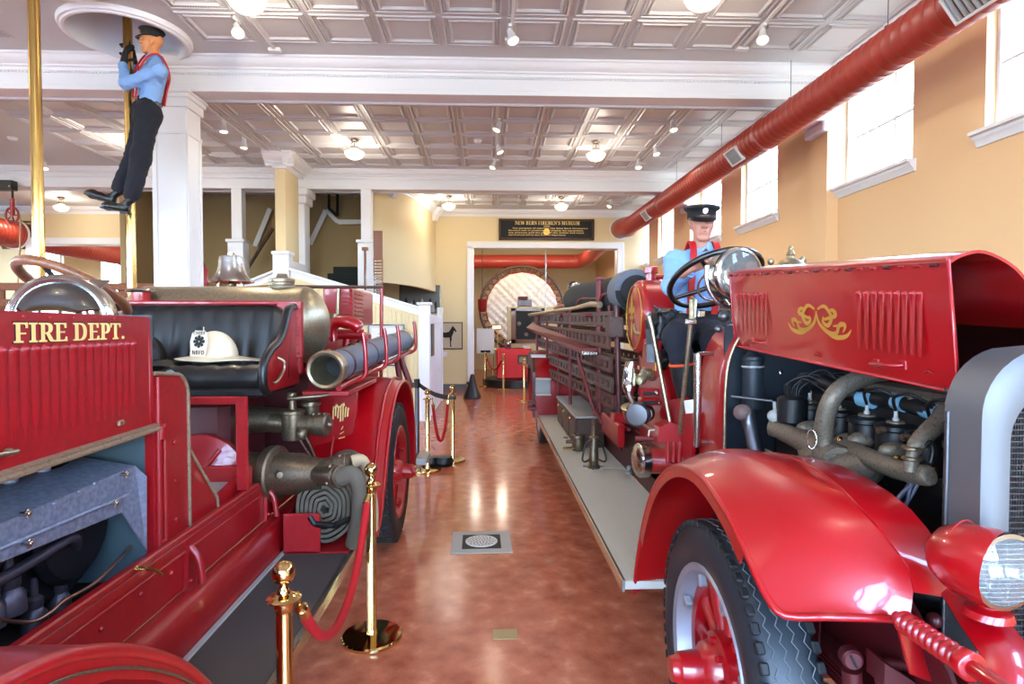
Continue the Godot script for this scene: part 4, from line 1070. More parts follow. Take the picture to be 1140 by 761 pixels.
func steering(root: Node3D, c: Vector3, n: Vector3, R: float, tr: float, rim_mat, spoke_mat, spokes: int, column: Vector3, a0 := 0.0):
	n = n.normalized()
	var b := frame_of(n)
	var w := Node3D.new(); place(w, "steering_wheel", c, root)
	ptube("rim", ringpts(c, b.x * R, b.y * R, 40), tr, rim_mat, w, 12, true)
	for k in spokes:
		var a := a0 + TAU * k / spokes
		var dir := b.x * cos(a) + b.y * sin(a)
		rod_part("spoke", [c - n * 0.035, c + dir * R * 0.5 - n * 0.02, c + dir * R], [0.016, 0.013, 0.011], spoke_mat, w, 8)
	plathe("hub", [Vector2(0, -0.07), Vector2(0.03, -0.07), Vector2(0.038, -0.03), Vector2(0.03, -0.005), Vector2(0, 0)], c, n, spoke_mat, w, 16)
	rod_part("column", [c - n * 0.05, column], 0.02, M.nickel, w, 12)
func louvers(root, pts: Array, h: float, w: float, out: Vector3, along: Vector3, m, deep := 0.45):
	# pressed louvers: a half-teardrop whose top is closed and rounded
	var st := ns()
	var rows := []
	for i in 7:
		var t: float = [0.0, 0.2, 0.5, 0.8, 0.93, 0.965, 1.0][i]
		var y := -h + h * t
		var f: float = [0.0, 0.6 * deep, 0.8 * deep, deep, 0.3 + 0.7 * deep, 1.0, 0.0][i]
		var ww: float = [0.5, 0.9, 1.0, 1.0, 1.0, 0.8, 0.2][i]
		var r := []
		for j in 6:
			var s := j / 5.0
			r.append(along * (w * ww * (s - 0.5)) + Vector3(0, y, 0) + out * (0.014 * f * sin(PI * pow(s, 0.6))))
		rows.append(r)
	sheet(st, rows, 0.001)
	st.generate_normals()
	var mesh := st.commit(); mesh.surface_set_material(0, m)
	for p in pts:
		var o := MeshInstance3D.new(); o.mesh = mesh
		place(o, "louver", p, root)
func bracket_(root, c: Vector3):
	var st := ns()
	prism(st, vecs([-0.035, -0.12, 0.035, -0.12, 0.03, -0.04, 0.018, 0.06, 0.0, 0.075, -0.018, 0.06, -0.03, -0.04]), c, Vector3(0, 0, 1), Vector3.UP, Vector3(0.018, 0, 0))
	tube(st, curve([c + Vector3(0.012, 0.05, 0), c + Vector3(0.045, 0.0, 0), c + Vector3(0.06, -0.1, 0)], 4), 0.016, 8)
	var o := obj("frame_bracket", st, M.red_old, root)
	for y in [0.045, -0.085]: pball("rivet", c + Vector3(0.02, y, 0.012 if y < 0 else 0.0), Vector3(0.008, 0.008, 0.008), M.red_old, o, 8, 5)
func chain(root, pts: Array, m):
	var st := ns()
	var c := curve(pts, 12)
	for k in c.size() - 1:
		var t: Vector3 = (c[k + 1] - c[k]).normalized()
		var b := frame_of(t)
		var u := b.x if k % 2 else b.y
		tube(st, ringpts((c[k] + c[k + 1]) / 2, t * 0.009, u * 0.005, 8), 0.0016, 4, true)
	obj("chain", st, m, root).set_meta("kind", "stuff")

# ---------- the left engine: a pumper, its hood side towards the aisle
func left_engine():
	var t := thing("fire_engine", V(-1.76, 0, 3.2), "antique red pumper at the left with FIRE DEPT. in gold on its louvered hood", "fire engine")
	var st: SurfaceTool
	var HX := -1.3
	# frame, valance, running board
	for x in [-1.28, -2.24]:
		st = ns(); bx(st, x - 0.035, x + 0.035, 0.62, 0.835, 0.35, 6.3, 0.012)
		obj("frame_rail", st, M.red_old, t)
	st = ns(); bx(st, -1.262, -1.235, 0.835, 0.86, 0.5, 3.2, 0.006); bx(st, -1.246, -1.236, 0.775, 0.787, 0.6, 3.9, 0.003)
	obj("frame_molding", st, M.red_old, t)
	for d in [0.6, 2.5, 4.0, 6.0]: pbox("cross_member", V(-1.76, 0.7, d), Vector3(0.95, 0.12, 0.08), M.engine_dark, t)
	var rows := []
	for d in [1.35, 2.0, 3.0, 3.95]:
		var r := []
		for q in [[-1.245, 0.625], [-1.215, 0.632], [-1.185, 0.622], [-1.165, 0.59], [-1.157, 0.54], [-1.153, 0.45]]: r.append(V(q[0], q[1], d))
		rows.append(r)
	st = ns(); sheet(st, rows, 0.006); obj("valance", st, M.red_old, t)
	var rb := Node3D.new(); place(rb, "running_board", V(-0.95, 0.41, 2.8), t)
	st = ns(); bx(st, -1.15, -0.755, 0.41, 0.446, 1.5, 4.0, 0.004); obj("board", st, M.engine_black, rb)
	st = ns(); bx(st, -1.125, -0.785, 0.446, 0.453, 1.52, 3.98); obj("rubber_mat", st, mt("mat_dark", Color(0.25, 0.235, 0.225), 0.75), rb)
	for x in [-1.138, -0.768]: 
		st = ns(); bx(st, x - 0.014, x + 0.014, 0.40, 0.459, 1.5, 4.0, 0.004); obj("edge_trim", st, M.nickel if x > -1 else M.plate_grey, rb)
	st = ns(); bx(st, -1.152, -1.124, 0.4595, 0.461, 1.62, 1.9); obj("yellow_mark", st, M.yellow_mark, rb)
	for d in [1.42, 2.45, 3.3]: bracket_(t, V(-1.243, 0.745, d))
	for q in [[156, 661], [190, 638], [112, 700]]: pball("rivet", PX(q[0], q[1], -1.243), Vector3(0.01, 0.01, 0.01), M.red_old, t, 8, 5)
	rod_part("drain_cock", [PX(152, 632, -1.26), PX(152, 632, -1.19), PX(172, 634, -1.17), PX(180, 639, -1.17)], 0.007, M.brass, t)
	# front fender and wheel
	var fp := []
	for q in [[0.25, 0.9], [0.42, 1.1], [0.6, 1.19], [0.8, 1.215], [0.97, 1.19], [1.12, 1.125], [1.25, 1.045], [1.39, 0.935], [1.53, 0.78], [1.65, 0.6], [1.73, 0.45]]: fp.append([q[0], q[1] - 0.022, q[1] - 0.05])
	st = ns(); sheet(st, fender(fp, -0.72, -1.2, 0.05, 8, 0.012), -0.006)
	var f := obj("front_fender", st, M.red_old, t)
	var lipp := []; var linp := []
	for q in fp: lipp.append(V(-0.715, q[1] - 0.012, q[0])); linp.append(V(-0.705, q[1] - 0.045, q[0]))
	ptube("rolled_edge", curve(lipp, 3), 0.014, M.red_old, f, 8)
	ptube("beaded_edge", curve(linp, 3), 0.0035, M.bronze, f, 6)
	rows = []
	for q in fp: rows.append([V(-0.71, q[1] - 0.012, q[0]), V(-0.707, q[1] - 0.065, q[0])])
	st = ns(); sheet(st, rows, 0.004); obj("fender_skirt", st, M.red_old, f)
	wheel(t, V(-0.86, 0.5, 0.82), 0.5, 0.17, 0.34, 1, false)
	wheel(t, V(-2.66, 0.5, 0.82), 0.5, 0.17, 0.34, -1, false)
	# hood
	var ho := Node3D.new(); place(ho, "hood", V(-1.75, 1.3, 1.6), t)
	var poly := vecs([0.62, 1.29, 2.295, 1.305, 2.31, 1.32, 2.31, 1.72, 2.295, 1.733, 0.62, 1.75])
	st = ns(); prism(st, poly, Vector3(HX - 0.012, 0, 0), Vector3(0, 0, -1), Vector3.UP, Vector3(0.012, 0, 0)); obj("side_panel", st, M.red_old, ho)
	rod_part("rolled_edge", curve([V(HX - 0.01, 1.31, 2.31), V(HX - 0.004, 1.5, 2.312), V(HX - 0.01, 1.725, 2.31)], 4), 0.011, M.red_old, ho)
	rows = []
	for x in 9:
		var s := x / 8.0
		rows.append([V(lerpf(HX, -2.2, s), 1.748 + 0.004 * sin(PI * s), 0.62), V(lerpf(HX, -2.2, s), 1.731 + 0.004 * sin(PI * s), 2.31)])
	st = ns(); sheet(st, rows, 0.008); obj("top_panel", st, M.red_old, ho)
	st = ns(); prism(st, poly, Vector3(-2.2, 0, 0), Vector3(0, 0, -1), Vector3.UP, Vector3(0.012, 0, 0)); obj("side_panel", st, M.red_old, ho)
	var lp := []
	for k in 24: lp.append(V(HX, 1.645 - 0.0 * k, 2.20 - 0.0385 * k))
	louvers(ho, lp, 0.262, 0.03, Vector3(1, 0, 0), Vector3(0, 0, 1), M.red_old)
	st = ns()
	for k in 12: ball(st, V(HX + 0.001, 1.724, 2.2 - 0.1 * k), Vector3(0.004, 0.005, 0.005), 6, 4)
	obj("rivet", st, M.red_old, ho).set_meta("kind", "stuff")
	# the letters read left to right from the aisle: away from the viewer
	st = ns(); letters(st, "FIRE DEPT.", V(HX + 0.0005, 1.6495, 1.659), Vector3(0, 0, -1), Vector3.UP, 0.496, 0.062, 0.001)
	obj("letter_shadow", st, M.ink, ho, false)
	st = ns(); letters(st, "FIRE DEPT.", V(HX + 0.001, 1.652, 1.663), Vector3(0, 0, -1), Vector3.UP, 0.488, 0.056, 0.002)
	obj("lettering", st, M.gold_leaf, ho, false)
	var tr := ns(); prism(tr, vecs([0, 0, 0.02, 0.004, 0.024, 0.012, 0.016, 0.018, 0.02, 0.026, 0.0, 0.032]), V(HX, 1.272, 0.62), Vector3(1, 0, 0), Vector3.UP, V(0, 0.018, 1.72))
	obj("bottom_trim", tr, M.wood_trim, ho)
	rod_part("handle", [PX(-12, 509, HX + 0.005), PX(-12, 509, HX + 0.03), PX(20, 502, HX + 0.03)], 0.007, M.nickel_worn, ho)
	pbox("catch", PX(134.5, 470.5, HX + 0.01), Vector3(0.012, 0.018, 0.034), M.nickel_worn, ho, 0.004)
	pball("catch_stud", PX(10, 503, HX + 0.012), Vector3(0.014, 0.012, 0.012), M.nickel_worn, ho, 8, 5)
	# radiator ahead of the frame
	st = ns(); bx(st, -2.2, -1.3, 0.66, 1.76, 0.46, 0.62, 0.05); obj("radiator", st, M.nickel, t)
	# cowl side and step
	st = ns(); poly = vecs([2.32, 0.80, 2.585, 0.74, 2.585, 1.36])
	poly.append_array(arcpoly(2.485, 1.40, 0.10, 0, 75, 6)); poly.append_array(vecs([2.32, 1.52]))
	prism(st, poly, Vector3(HX - 0.03, 0, 0), Vector3(0, 0, -1), Vector3.UP, Vector3(0.03, 0, 0)); var cw := obj("cowl_side", st, M.red_old, t)
	var bead := [V(HX + 0.003, 0.75, 2.585), V(HX + 0.003, 1.36, 2.585)]
	for q in arcpoly(2.485, 1.40, 0.10, 0, 75, 6): bead.append(V(HX + 0.003, q.y, q.x))
	bead.append(V(HX + 0.003, 1.515, 2.33))
	ptube("edge_bead", bead, 0.008, M.wood_trim, cw, 8)
	for e in [[2.35, 0.80, 1.50], [2.39, 0.79, 1.31]]: rod_part("corner_molding", [V(HX + 0.005, e[1], e[0]), V(HX + 0.005, e[2], e[0])], 0.012, M.red_old, cw)
	for y in [0.9, 1.06, 1.22]: pball("rivet", V(HX + 0.004, y, 2.47), Vector3(0.006, 0.01, 0.01), M.red_old, cw, 8, 5)
	for y in [0.83, 1.28]: pcyl("hinge", V(HX + 0.01, y - 0.03, 2.36), V(HX + 0.01, y + 0.03, 2.36), 0.018, M.red_old, cw, 10)
	st = ns(); bx(st, -2.2, -1.32, 0.7, 1.74, 2.33, 2.37, 0.005); obj("firewall", st, M.firewall, t)
	st = ns(); prism(st, vecs([2.59, 1.16, 2.59, 0.75, 3.2, 0.77, 3.2, 0.94, 2.84, 0.885]), Vector3(HX - 0.02, 0, 0), Vector3(0, 0, -1), Vector3.UP, Vector3(0.02, 0, 0)); var sp := obj("step_side", st, M.red_old, t)
	rod_part("edge_bead", [V(HX + 0.004, 1.16, 2.595), V(HX + 0.004, 0.885, 2.84), V(HX + 0.004, 0.80, 2.85)], 0.007, M.wood_trim, sp)
	rod_part("lower_molding", [V(HX + 0.012, 0.77, 2.55), V(HX + 0.012, 0.785, 3.9)], 0.012, M.red_old, sp)
	st = ns(); bx(st, -2.2, -1.31, 0.84, 0.875, 2.6, 3.2, 0.004); obj("floor_plate", st, M.plate_grey, t)
	st = ns(); bx(st, -1.62, -1.27, 0.84, 0.955, 3.16, 3.2, 0.008); obj("floor_upstand", st, M.red_old, t)
	tag(pbox("paper_slip", V(-1.47, 0.93, 2.86), Vector3(0.012, 0.1, 0.09), M.label_white, null, 0, Basis(Vector3.BACK, 0.3)), "small white paper slip stuck by the left engine's floor plate", "paper")
	# engine bay
	var en := Node3D.new(); place(en, "engine", V(-1.75, 0.7, 1.6), t)
	var a0 := PX(0, 583, -1.33); var a1 := PX(150, 518, -1.33); var b0 := PX(0, 626, -1.33); var b1 := PX(136, 570, -1.33)
	var dv := (a1 - a0); a0 -= dv * 1.2; b0 -= (b1 - b0) * 1.2
	var up := Vector3(-0.28, 0.05, 0)
	st = ns(); sheet(st, [[b0, b1], [a0, a1], [a0 + up, a1 + up]], 0.008, false); obj("aluminum_cover", st, M.alum, en)
	var e1 := PX(163.5, 530, -1.305); var e2 := PX(163.5, 612, -1.305)
	st = ns(); sheet(st, [[a1, b1], [e1, e2]], 0.006, false); obj("cover_end", st, M.alum, en)
	var rib := [a0.lerp(b0, 0.62) + Vector3(0.006, 0, 0), a1.lerp(b1, 0.62) + Vector3(0.006, 0, 0)]
	ptube("pressed_rib", rib, 0.008, M.alum, en, 8)
	for q in [[22, 572], [134, 528], [24, 605], [122, 560], [105, 538], [60, 560], [88, 547]]:
		var c := PX(q[0], q[1], -1.326)
		if q[0] in [22, 134, 24, 122]: pcyl("wing_stud", c, c + Vector3(0.03, 0, 0), 0.007, M.nickel, en, 8, 0.002); pbox("wing_nut", c + Vector3(0.02, 0, 0), Vector3(0.01, 0.026, 0.012), M.nickel, en, 0.003)
		else: pball("rivet", c, Vector3(0.006, 0.007, 0.007), M.alum, en, 7, 4)
	st = ns(); bx(st, -2.1, -1.5, 0.95, 1.16, 0.8, 2.2, 0.02); obj("crankcase", st, M.engine_black, en)
	st = ns(); bx(st, -2.1, -1.72, 1.16, 1.6, 0.8, 2.1, 0.03); obj("cylinder_block", st, M.alum, en)
	for d in [1.78, 1.92, 2.06]: pcyl("pipe_stub", V(-1.52, 1.2, d), V(-1.52, 1.32, d), 0.022, M.alum, en, 10); 
	rod_part("intake_pipe", curve([PX(-60, 668, -1.42), PX(-10, 650, -1.42), PX(40, 622, -1.42), PX(76, 600, -1.42), PX(85, 601, -1.43), PX(84, 614, -1.48)], 6), 0.017, M.pipe_dull, en, 12)
	for q in [[10, 640, 0.03], [38, 662, 0.026], [66, 645, 0.024], [-14, 655, 0.03]]:
		var c := PX(q[0], q[1] + 14, -1.5)
		plathe("priming_cup", [Vector2(0, -0.08), Vector2(q[2] * 1.5, -0.08), Vector2(q[2] * 1.4, -0.02), Vector2(q[2] * 0.9, 0.0), Vector2(q[2], 0.01), Vector2(q[2], 0.03), Vector2(q[2] * 0.5, 0.04), Vector2(q[2] * 0.45, 0.1), Vector2(0, 0.1)], c, Vector3.UP, M.pipe_dull, en, 14)
	rod_part("copper_line", curve([PX(0, 690, -1.38), PX(35, 692, -1.38), PX(58, 680, -1.36), PX(72, 668, -1.36), PX(110, 645, -1.36), PX(150, 603, -1.4)], 6), 0.006, M.copper, en, 8)
	pcyl("flywheel", V(-1.9, 0.98, 2.12), V(-1.5, 0.98, 2.12), 0.24, M.engine_black, en, 32, 0.02)
	pcyl("flywheel", V(-1.5, 0.98, 2.12), V(-1.45, 0.98, 2.12), 0.18, M.engine_black, en, 32, 0.02)
	st = ns(); bx(st, -2.2, -1.32, 0.66, 0.7, 0.6, 3.2); obj("underpan", st, M.engine_dark, en)
	st = ns(); bx(st, -2.19, -2.17, 0.8, 1.3, 0.62, 2.25); obj("far_side_sheet", st, M.engine_dark, en)
	# searchlight and steering wheel
	var sc := P(68, 356, 2.42)
	var sl := Node3D.new(); place(sl, "searchlight", sc, t)
	var sdir := (Vector3(0.28, 0.02, 1)).normalized()
	plathe("housing", [Vector2(0, -0.22), Vector2(0.08, -0.21), Vector2(0.15, -0.16), Vector2(0.178, -0.08), Vector2(0.182, -0.01), Vector2(0.178, 0.02), Vector2(0.16, 0.035), Vector2(0.150, 0.03)], sc, sdir, M.nickel, sl, 40, 50)
	plathe("reflector", [Vector2(0.15, 0.028), Vector2(0.12, -0.03), Vector2(0.07, -0.07), Vector2(0, -0.085)], sc, sdir, M.chrome, sl, 32, 60)
	plathe("lens", [Vector2(0.152, 0.026), Vector2(0.125, 0.06), Vector2(0.085, 0.085), Vector2(0.04, 0.098), Vector2(0, 0.1)], sc, sdir, M.lens_mirror, sl, 32, 60)
	rod_part("mount", [sc + Vector3(0, -0.17, -0.05), sc + Vector3(0, -0.5, -0.1)], 0.03, M.nickel, sl)
	steering(t, P(82, 322, 2.85), Vector3(0.24, 0.86, -0.45), 0.232, 0.022, M.wood, M.steel, 4, V(-1.85, 1.1, 2.3), 0.45)
	pbox("small_plate", P(103, 318, 2.6), Vector3(0.09, 0.012, 0.11), M.nickel, t, 0.002, Basis(Vector3.RIGHT, 0.5))
	# seat
	T = Transform3D(Basis.IDENTITY, V(0, 0, 0.045))
	var se := Node3D.new(); place(se, "driver_seat", V(-1.7, 1.3, 3.4), t)
	var sr := [[3.16, 1.36], [3.135, 1.40], [3.14, 1.45], [3.19, 1.478], [3.35, 1.47], [3.62, 1.455]]
	st = ns()
	var segs := 9
	rows = []
	for j in segs * 4 + 1:
		var x := lerpf(-2.22, -1.235, j / float(segs * 4))
		var tuft := 0.010 * absf(sin(PI * j / 4.0))
		var r := []
		for k in sr.size(): r.append(V(x, sr[k][1] + tuft * (1.0 if k > 2 else 0.0), sr[k][0] - tuft * (0.6 if k < 3 else 0.0)))
		rows.append(r)
	sheet(st, rows, -0.02); obj("seat_cushion", st, M.leather, se)
	rows = []
	for j in segs * 6 + 1:
		var x := lerpf(-2.26, -1.205, j / float(segs * 6))
		var tuft := 0.016 * pow(absf(sin(PI * j / 6.0)), 0.6)
		var curl := pow(maxf(0, (x + 1.36) / 0.155), 2.0) * 0.10     # the back wraps forward at its end
		var r := []
		for q in [[3.52, 1.44], [3.54, 1.56], [3.57, 1.68], [3.60, 1.77], [3.62, 1.81], [3.65, 1.822]]: r.append(V(x, q[1] - curl * 0.4, q[0] - tuft - curl))
		rows.append(r)
	st = ns(); sheet(st, rows, -0.05); obj("backrest", st, M.leather, se)
	var side := vecs([3.15, 1.345, 3.12, 1.38, 3.115, 1.45, 3.14, 1.51, 3.22, 1.56, 3.34, 1.60, 3.42, 1.66, 3.50, 1.775, 3.57, 1.80, 3.66, 1.81, 3.66, 1.345])
	for x in [-1.205, -2.28]:
		st = ns(); prism(st, side, Vector3(x, 0, 0), Vector3(0, 0, -1), Vector3.UP, Vector3(0.022, 0, 0)); obj("seat_side", st, M.red_old, se)
		var pp := []
		for k in range(0, 10): pp.append(V(x + 0.008, side[k].y + 0.006, side[k].x))
		ptube("piping", curve(pp, 3), 0.024, M.leather, se, 10)
	st = ns(); bx(st, -2.26, -1.2, 1.32, 1.365, 3.13, 3.66, 0.01); obj("seat_pan", st, M.engine_black, se)
	T = Transform3D.IDENTITY
	rod_part("grab_handle", curve([PX(309, 398, -1.18), PX(316, 402, -1.15), PX(316, 412, -1.15), PX(309, 424, -1.15), PX(304, 426, -1.18)], 4), 0.008, M.nickel_worn, se)
	st = ns(); bx(st, -1.29, -1.235, 0.86, 1.34, 3.035, 3.065, 0.006); bx(st, -2.2, -1.24, 1.3, 1.34, 3.035, 3.07, 0.006); obj("seat_post", st, M.red_old, t)
	rod_part("brake_lever", curve([P(179, 428, 2.75), P(186, 417, 2.75), P(192, 416, 2.75), P(204, 438, 2.75), P(205, 442, 2.75), P(198, 448, 2.75)], 3), 0.014, M.patina, t)
	# tank and its panel
	st = ns(); bx(st, -2.3, -1.165, 1.4, 1.835, 3.70, 3.74, 0.008); obj("bulkhead", st, M.red_old, t)
	st = ns(); bx(st, -1.30, -1.15, 1.5, 1.85, 3.66, 3.70, 0.006); var bp := obj("bulkhead_corner", st, M.red_old, t)
	for y in 6: pball("rivet", V(-1.172, 1.53 + 0.055 * y, 3.658), Vector3(0.006, 0.006, 0.006), M.red_old, bp, 6, 4)
	st = ns(); bx(st, -2.3, -1.16, 1.825, 1.85, 3.66, 3.74, 0.008); obj("bulkhead_rim", st, M.red_old, t)
	var tk := Node3D.new(); place(tk, "soda_tank", V(-1.7, 1.45, 3.98), t)
	plathe("barrel", [Vector2(0, -0.09), Vector2(0.1, -0.075), Vector2(0.19, -0.04), Vector2(0.245, 0.02), Vector2(0.252, 0.05), Vector2(0.252, 1.07), Vector2(0.244, 1.10), Vector2(0.2, 1.155), Vector2(0.12, 1.195), Vector2(0, 1.212)], V(-2.29, 1.705, 3.98), Vector3.RIGHT, M.nickel_worn, tk, 40, 50)
	plathe("filler_neck", [Vector2(0.09, 0), Vector2(0.085, 0.03), Vector2(0.075, 0.035), Vector2(0.075, 0.05), Vector2(0.08, 0.055), Vector2(0.08, 0.075), Vector2(0.04, 0.085), Vector2(0.03, 0.11), Vector2(0, 0.112)], V(-1.375, 1.93, 3.98), Vector3.UP, M.bronze, tk, 24)
	for k in 3: pball("rivet", V(-2.2 + 0.02 * k, 1.9, 3.8), Vector3(0.008, 0.008, 0.008), M.nickel_worn, tk, 6, 4)
	var fc := P(157, 347, 3.75)
	plathe("red_filler_cap", [Vector2(0.05, 0), Vector2(0.055, 0.02), Vector2(0.055, 0.12), Vector2(0, 0.121)], fc, Vector3.UP, M.red, t, 18)
	plathe("chrome_filler_lid", [Vector2(0.08, 0.12), Vector2(0.085, 0.13), Vector2(0.07, 0.142), Vector2(0, 0.148)], fc, Vector3.UP, M.chrome, t, 20)
	# rail, post, cabinet, deck pipes
	rod_part("hand_rail", [P(262, 321, 4.3), P(300, 319, 4.1), P(330, 319, 4.1), P(425, 319.5, 5.0)], 0.012, M.wood_dark, t)
	rod_part("rail_post", [P(425, 319, 5.0), P(424, 430, 5.0)], 0.014, M.red_old, t)
	var c0 := P(359, 319, 4.75); var c1 := P(392, 362, 4.75)
	st = ns(); bx(st, c0.x, c1.x, c1.y, c0.y, 4.75, 5.6, 0.02); var cb := obj("battery_cabinet", st, M.red_old, t)
	for k in 7: pbox("louver", V(c1.x + 0.002, c0.y - 0.05 - 0.034 * k, 5.0), Vector3(0.012, 0.012, 0.3), M.red_old, cb, 0.003, Basis(Vector3.BACK, 0.6))
	for k in 7: pbox("louver", V((c0.x + c1.x) / 2 + 0.05, c0.y - 0.05 - 0.034 * k, 4.745), Vector3(0.12, 0.012, 0.012), M.red_old, cb, 0.003)
	rod_part("cabinet_strap", [P(377, 318, 4.73), P(376, 362, 4.73)], 0.012, M.nickel_worn, cb)
	rod_part("deck_pipe", curve([P(372, 380, 4.5), P(371, 366, 4.5), P(376, 358, 4.5), P(392, 360, 4.5), P(401, 366, 4.5)], 4), [0.03, 0.03, 0.03, 0.03, 0.035, 0.04, 0.04, 0.045, 0.045, 0.045, 0.05, 0.05, 0.045, 0.05, 0.05, 0.048, 0.04], M.red, t, 12)
	rod_part("deck_pipe", [P(372, 362, 4.55), P(372, 349, 4.55)], 0.045, M.bronze, t, 12)
	rod_part("deck_manifold", [P(366, 372, 4.6), P(404, 372, 4.6), P(408, 384, 4.6)], 0.04, M.red_old, t, 12)
	rod_part("deck_elbow", [P(388, 372, 4.62), P(386, 384, 4.62), P(392, 395, 4.62)], 0.035, M.red_old, t, 12)
	rod_part("deck_rod", [P(367, 394, 4.3), P(430, 375, 5.3)], 0.022, M.nickel_worn, t, 10)
	pball("deck_flange", P(367, 395, 4.3), Vector3(0.045, 0.045, 0.03), M.bronze, t)
	for q in [[392, 388, 4.6], [380, 398, 4.4], [396, 397, 4.5], [410, 388, 4.9], [404, 383, 4.8]]: ptube("valve_handle", ringpts(P(q[0], q[1], q[2]), Vector3(0.05, 0, 0.02), Vector3(0, 0.04, 0.02), 12), 0.009, M.bronze, t, 6, true)
	# bell
	var bc := P(258, 314, 4.6)
	var bl := Node3D.new(); place(bl, "bell", bc, t)
	plathe("bell_shell", [Vector2(0, 0.2), Vector2(0.06, 0.2), Vector2(0.085, 0.19), Vector2(0.09, 0.16), Vector2(0.095, 0.1), Vector2(0.115, 0.05), Vector2(0.15, 0.01), Vector2(0.162, 0.0), Vector2(0.155, -0.004), Vector2(0.1, 0.03), Vector2(0, 0.1)], bc, Vector3.UP, M.nickel, bl, 32, 50)
	plathe("bell_top", [Vector2(0.025, 0.19), Vector2(0.025, 0.22), Vector2(0.015, 0.225), Vector2(0, 0.226)], bc, Vector3.UP, M.chrome, bl, 12)
	pball("clapper", bc + Vector3(0, -0.02, 0), Vector3(0.033, 0.033, 0.033), M.bronze, bl)
	ptube("yoke", curve([bc + Vector3(-0.08, 0.01, 0.02), bc + Vector3(-0.085, -0.06, 0.02), bc + Vector3(0, -0.085, 0.02), bc + Vector3(0.085, -0.06, 0.02), bc + Vector3(0.08, 0.01, 0.02)], 4), 0.015, M.nickel_worn, bl)
	rod_part("bell_post", [bc + Vector3(0, -0.08, 0), bc + Vector3(0, -0.5, 0)], 0.03, M.red_old, bl)
	# pump: dim recess, pipes, valve and suction inlet
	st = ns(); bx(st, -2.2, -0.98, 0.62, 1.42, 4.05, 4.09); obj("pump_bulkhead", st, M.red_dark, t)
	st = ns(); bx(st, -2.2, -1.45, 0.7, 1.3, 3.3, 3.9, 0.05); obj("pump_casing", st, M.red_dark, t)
	plathe("pump_volute", [Vector2(0, -0.1), Vector2(0.2, -0.09), Vector2(0.24, -0.03), Vector2(0.24, 0.03), Vector2(0.1, 0.07), Vector2(0.06, 0.1), Vector2(0, 0.1)], P(222, 532, 3.25), Vector3(0.15, 0, 1), M.red_old, t, 28)
	for k in 7:
		var a := TAU * k / 7
		rod_part("volute_rib", [P(222, 532, 3.25) + Vector3(0.015, 0, 0.1), P(222, 532, 3.25) + Vector3(0.21 * cos(a), 0.21 * sin(a), 0.045)], 0.012, M.red_old, t, 6)
	var y1 := 1.135
	rod_part("discharge_pipe", [V(-2.1, y1, 3.6), V(-1.5, y1, 3.6)], 0.085, M.bronze, t, 18)
	rod_part("discharge_pipe", [V(-1.5, y1, 3.6), V(-1.42, y1, 3.6), V(-1.2, y1, 3.6)], [0.085, 0.08, 0.065], M.bronze, t, 18)
	var vp := P(326, 470, 3.55)
	var vv := Node3D.new(); place(vv, "discharge_valve", vp, t)
	plathe("valve_body", [Vector2(0, -0.10), Vector2(0.06, -0.10), Vector2(0.064, -0.09), Vector2(0.064, 0.05), Vector2(0.07, 0.055), Vector2(0.07, 0.07), Vector2(0.05, 0.08), Vector2(0, 0.08)], vp, Vector3.UP, M.bronze, vv, 20)
	plathe("valve_body", [Vector2(0, -0.02), Vector2(0.045, -0.02), Vector2(0.05, 0.06), Vector2(0.06, 0.065), Vector2(0.06, 0.085), Vector2(0.04, 0.095), Vector2(0.03, 0.12), Vector2(0, 0.12)], P(346, 462, 3.7), Vector3.UP, M.bronze, vv, 20)
	plathe("outlet_cap", [Vector2(0, -0.08), Vector2(0.055, -0.08), Vector2(0.055, 0.0), Vector2(0.062, 0.005), Vector2(0.062, 0.04), Vector2(0.068, 0.045), Vector2(0.068, 0.10), Vector2(0.058, 0.11), Vector2(0.02, 0.112), Vector2(0.015, 0.13), Vector2(0, 0.13)], P(346, 472, 3.55), Vector3(1, 0, 0.12), M.bronze, vv, 24)
	for k in 3: pball("cap_lug", P(349 + 6 * k, 460.5, 3.5), Vector3(0.012, 0.01, 0.012), M.bronze, vv, 8, 5)
	rod_part("valve_neck", [P(303, 470, 3.57), P(318, 470, 3.56)], 0.06, M.bronze, vv, 18)
	rod_part("valve_spindle", [P(326, 458, 3.55), P(325, 441, 3.55)], 0.022, M.bronze, vv, 10)
	rod_part("valve_spindle", [P(345, 456, 3.7), P(344, 438, 3.7)], 0.02, M.bronze, vv, 10)
	rod_part("valve_rod", [P(320, 444, 3.5), P(352, 441, 3.5), P(376, 438, 3.6)], 0.012, M.bronze, vv, 8)
	for q in [[325, 439, 3.55, 0.03], [344, 436, 3.7, 0.028]]: pcyl("valve_nut", P(q[0], q[1] + 3, q[2]), P(q[0], q[1] - 2, q[2]), q[3], M.bronze, vv, 6, 0.003)
	pball("drain_valve", P(336, 483, 3.45), Vector3(0.03, 0.035, 0.03), M.bronze, vv)
	chain(t, [P(331, 484, 3.45), P(338, 496, 3.45), P(346, 508, 3.4)], M.bronze)
	chain(t, [P(340, 486, 3.45), P(346, 497, 3.45), P(351, 509, 3.4)], M.bronze)
	var i0 := P(262, 527, 3.45)
	var sx := (P(400, 527, 3.3) - i0).normalized()
	var su := Node3D.new(); place(su, "suction_inlet", P(330, 535, 3.4), t)
	plathe("inlet_barrel", [Vector2(0, -0.25), Vector2(0.12, -0.25), Vector2(0.125, 0.08), Vector2(0.12, 0.20), Vector2(0.135, 0.21), Vector2(0.155, 0.215), Vector2(0.16, 0.225), Vector2(0.16, 0.265), Vector2(0.15, 0.275), Vector2(0.12, 0.28), Vector2(0.115, 0.40), Vector2(0.095, 0.46), Vector2(0.085, 0.54), Vector2(0, 0.55)], i0, sx, M.bronze, su, 32)
	var lug := P(312, 527, 3.3)
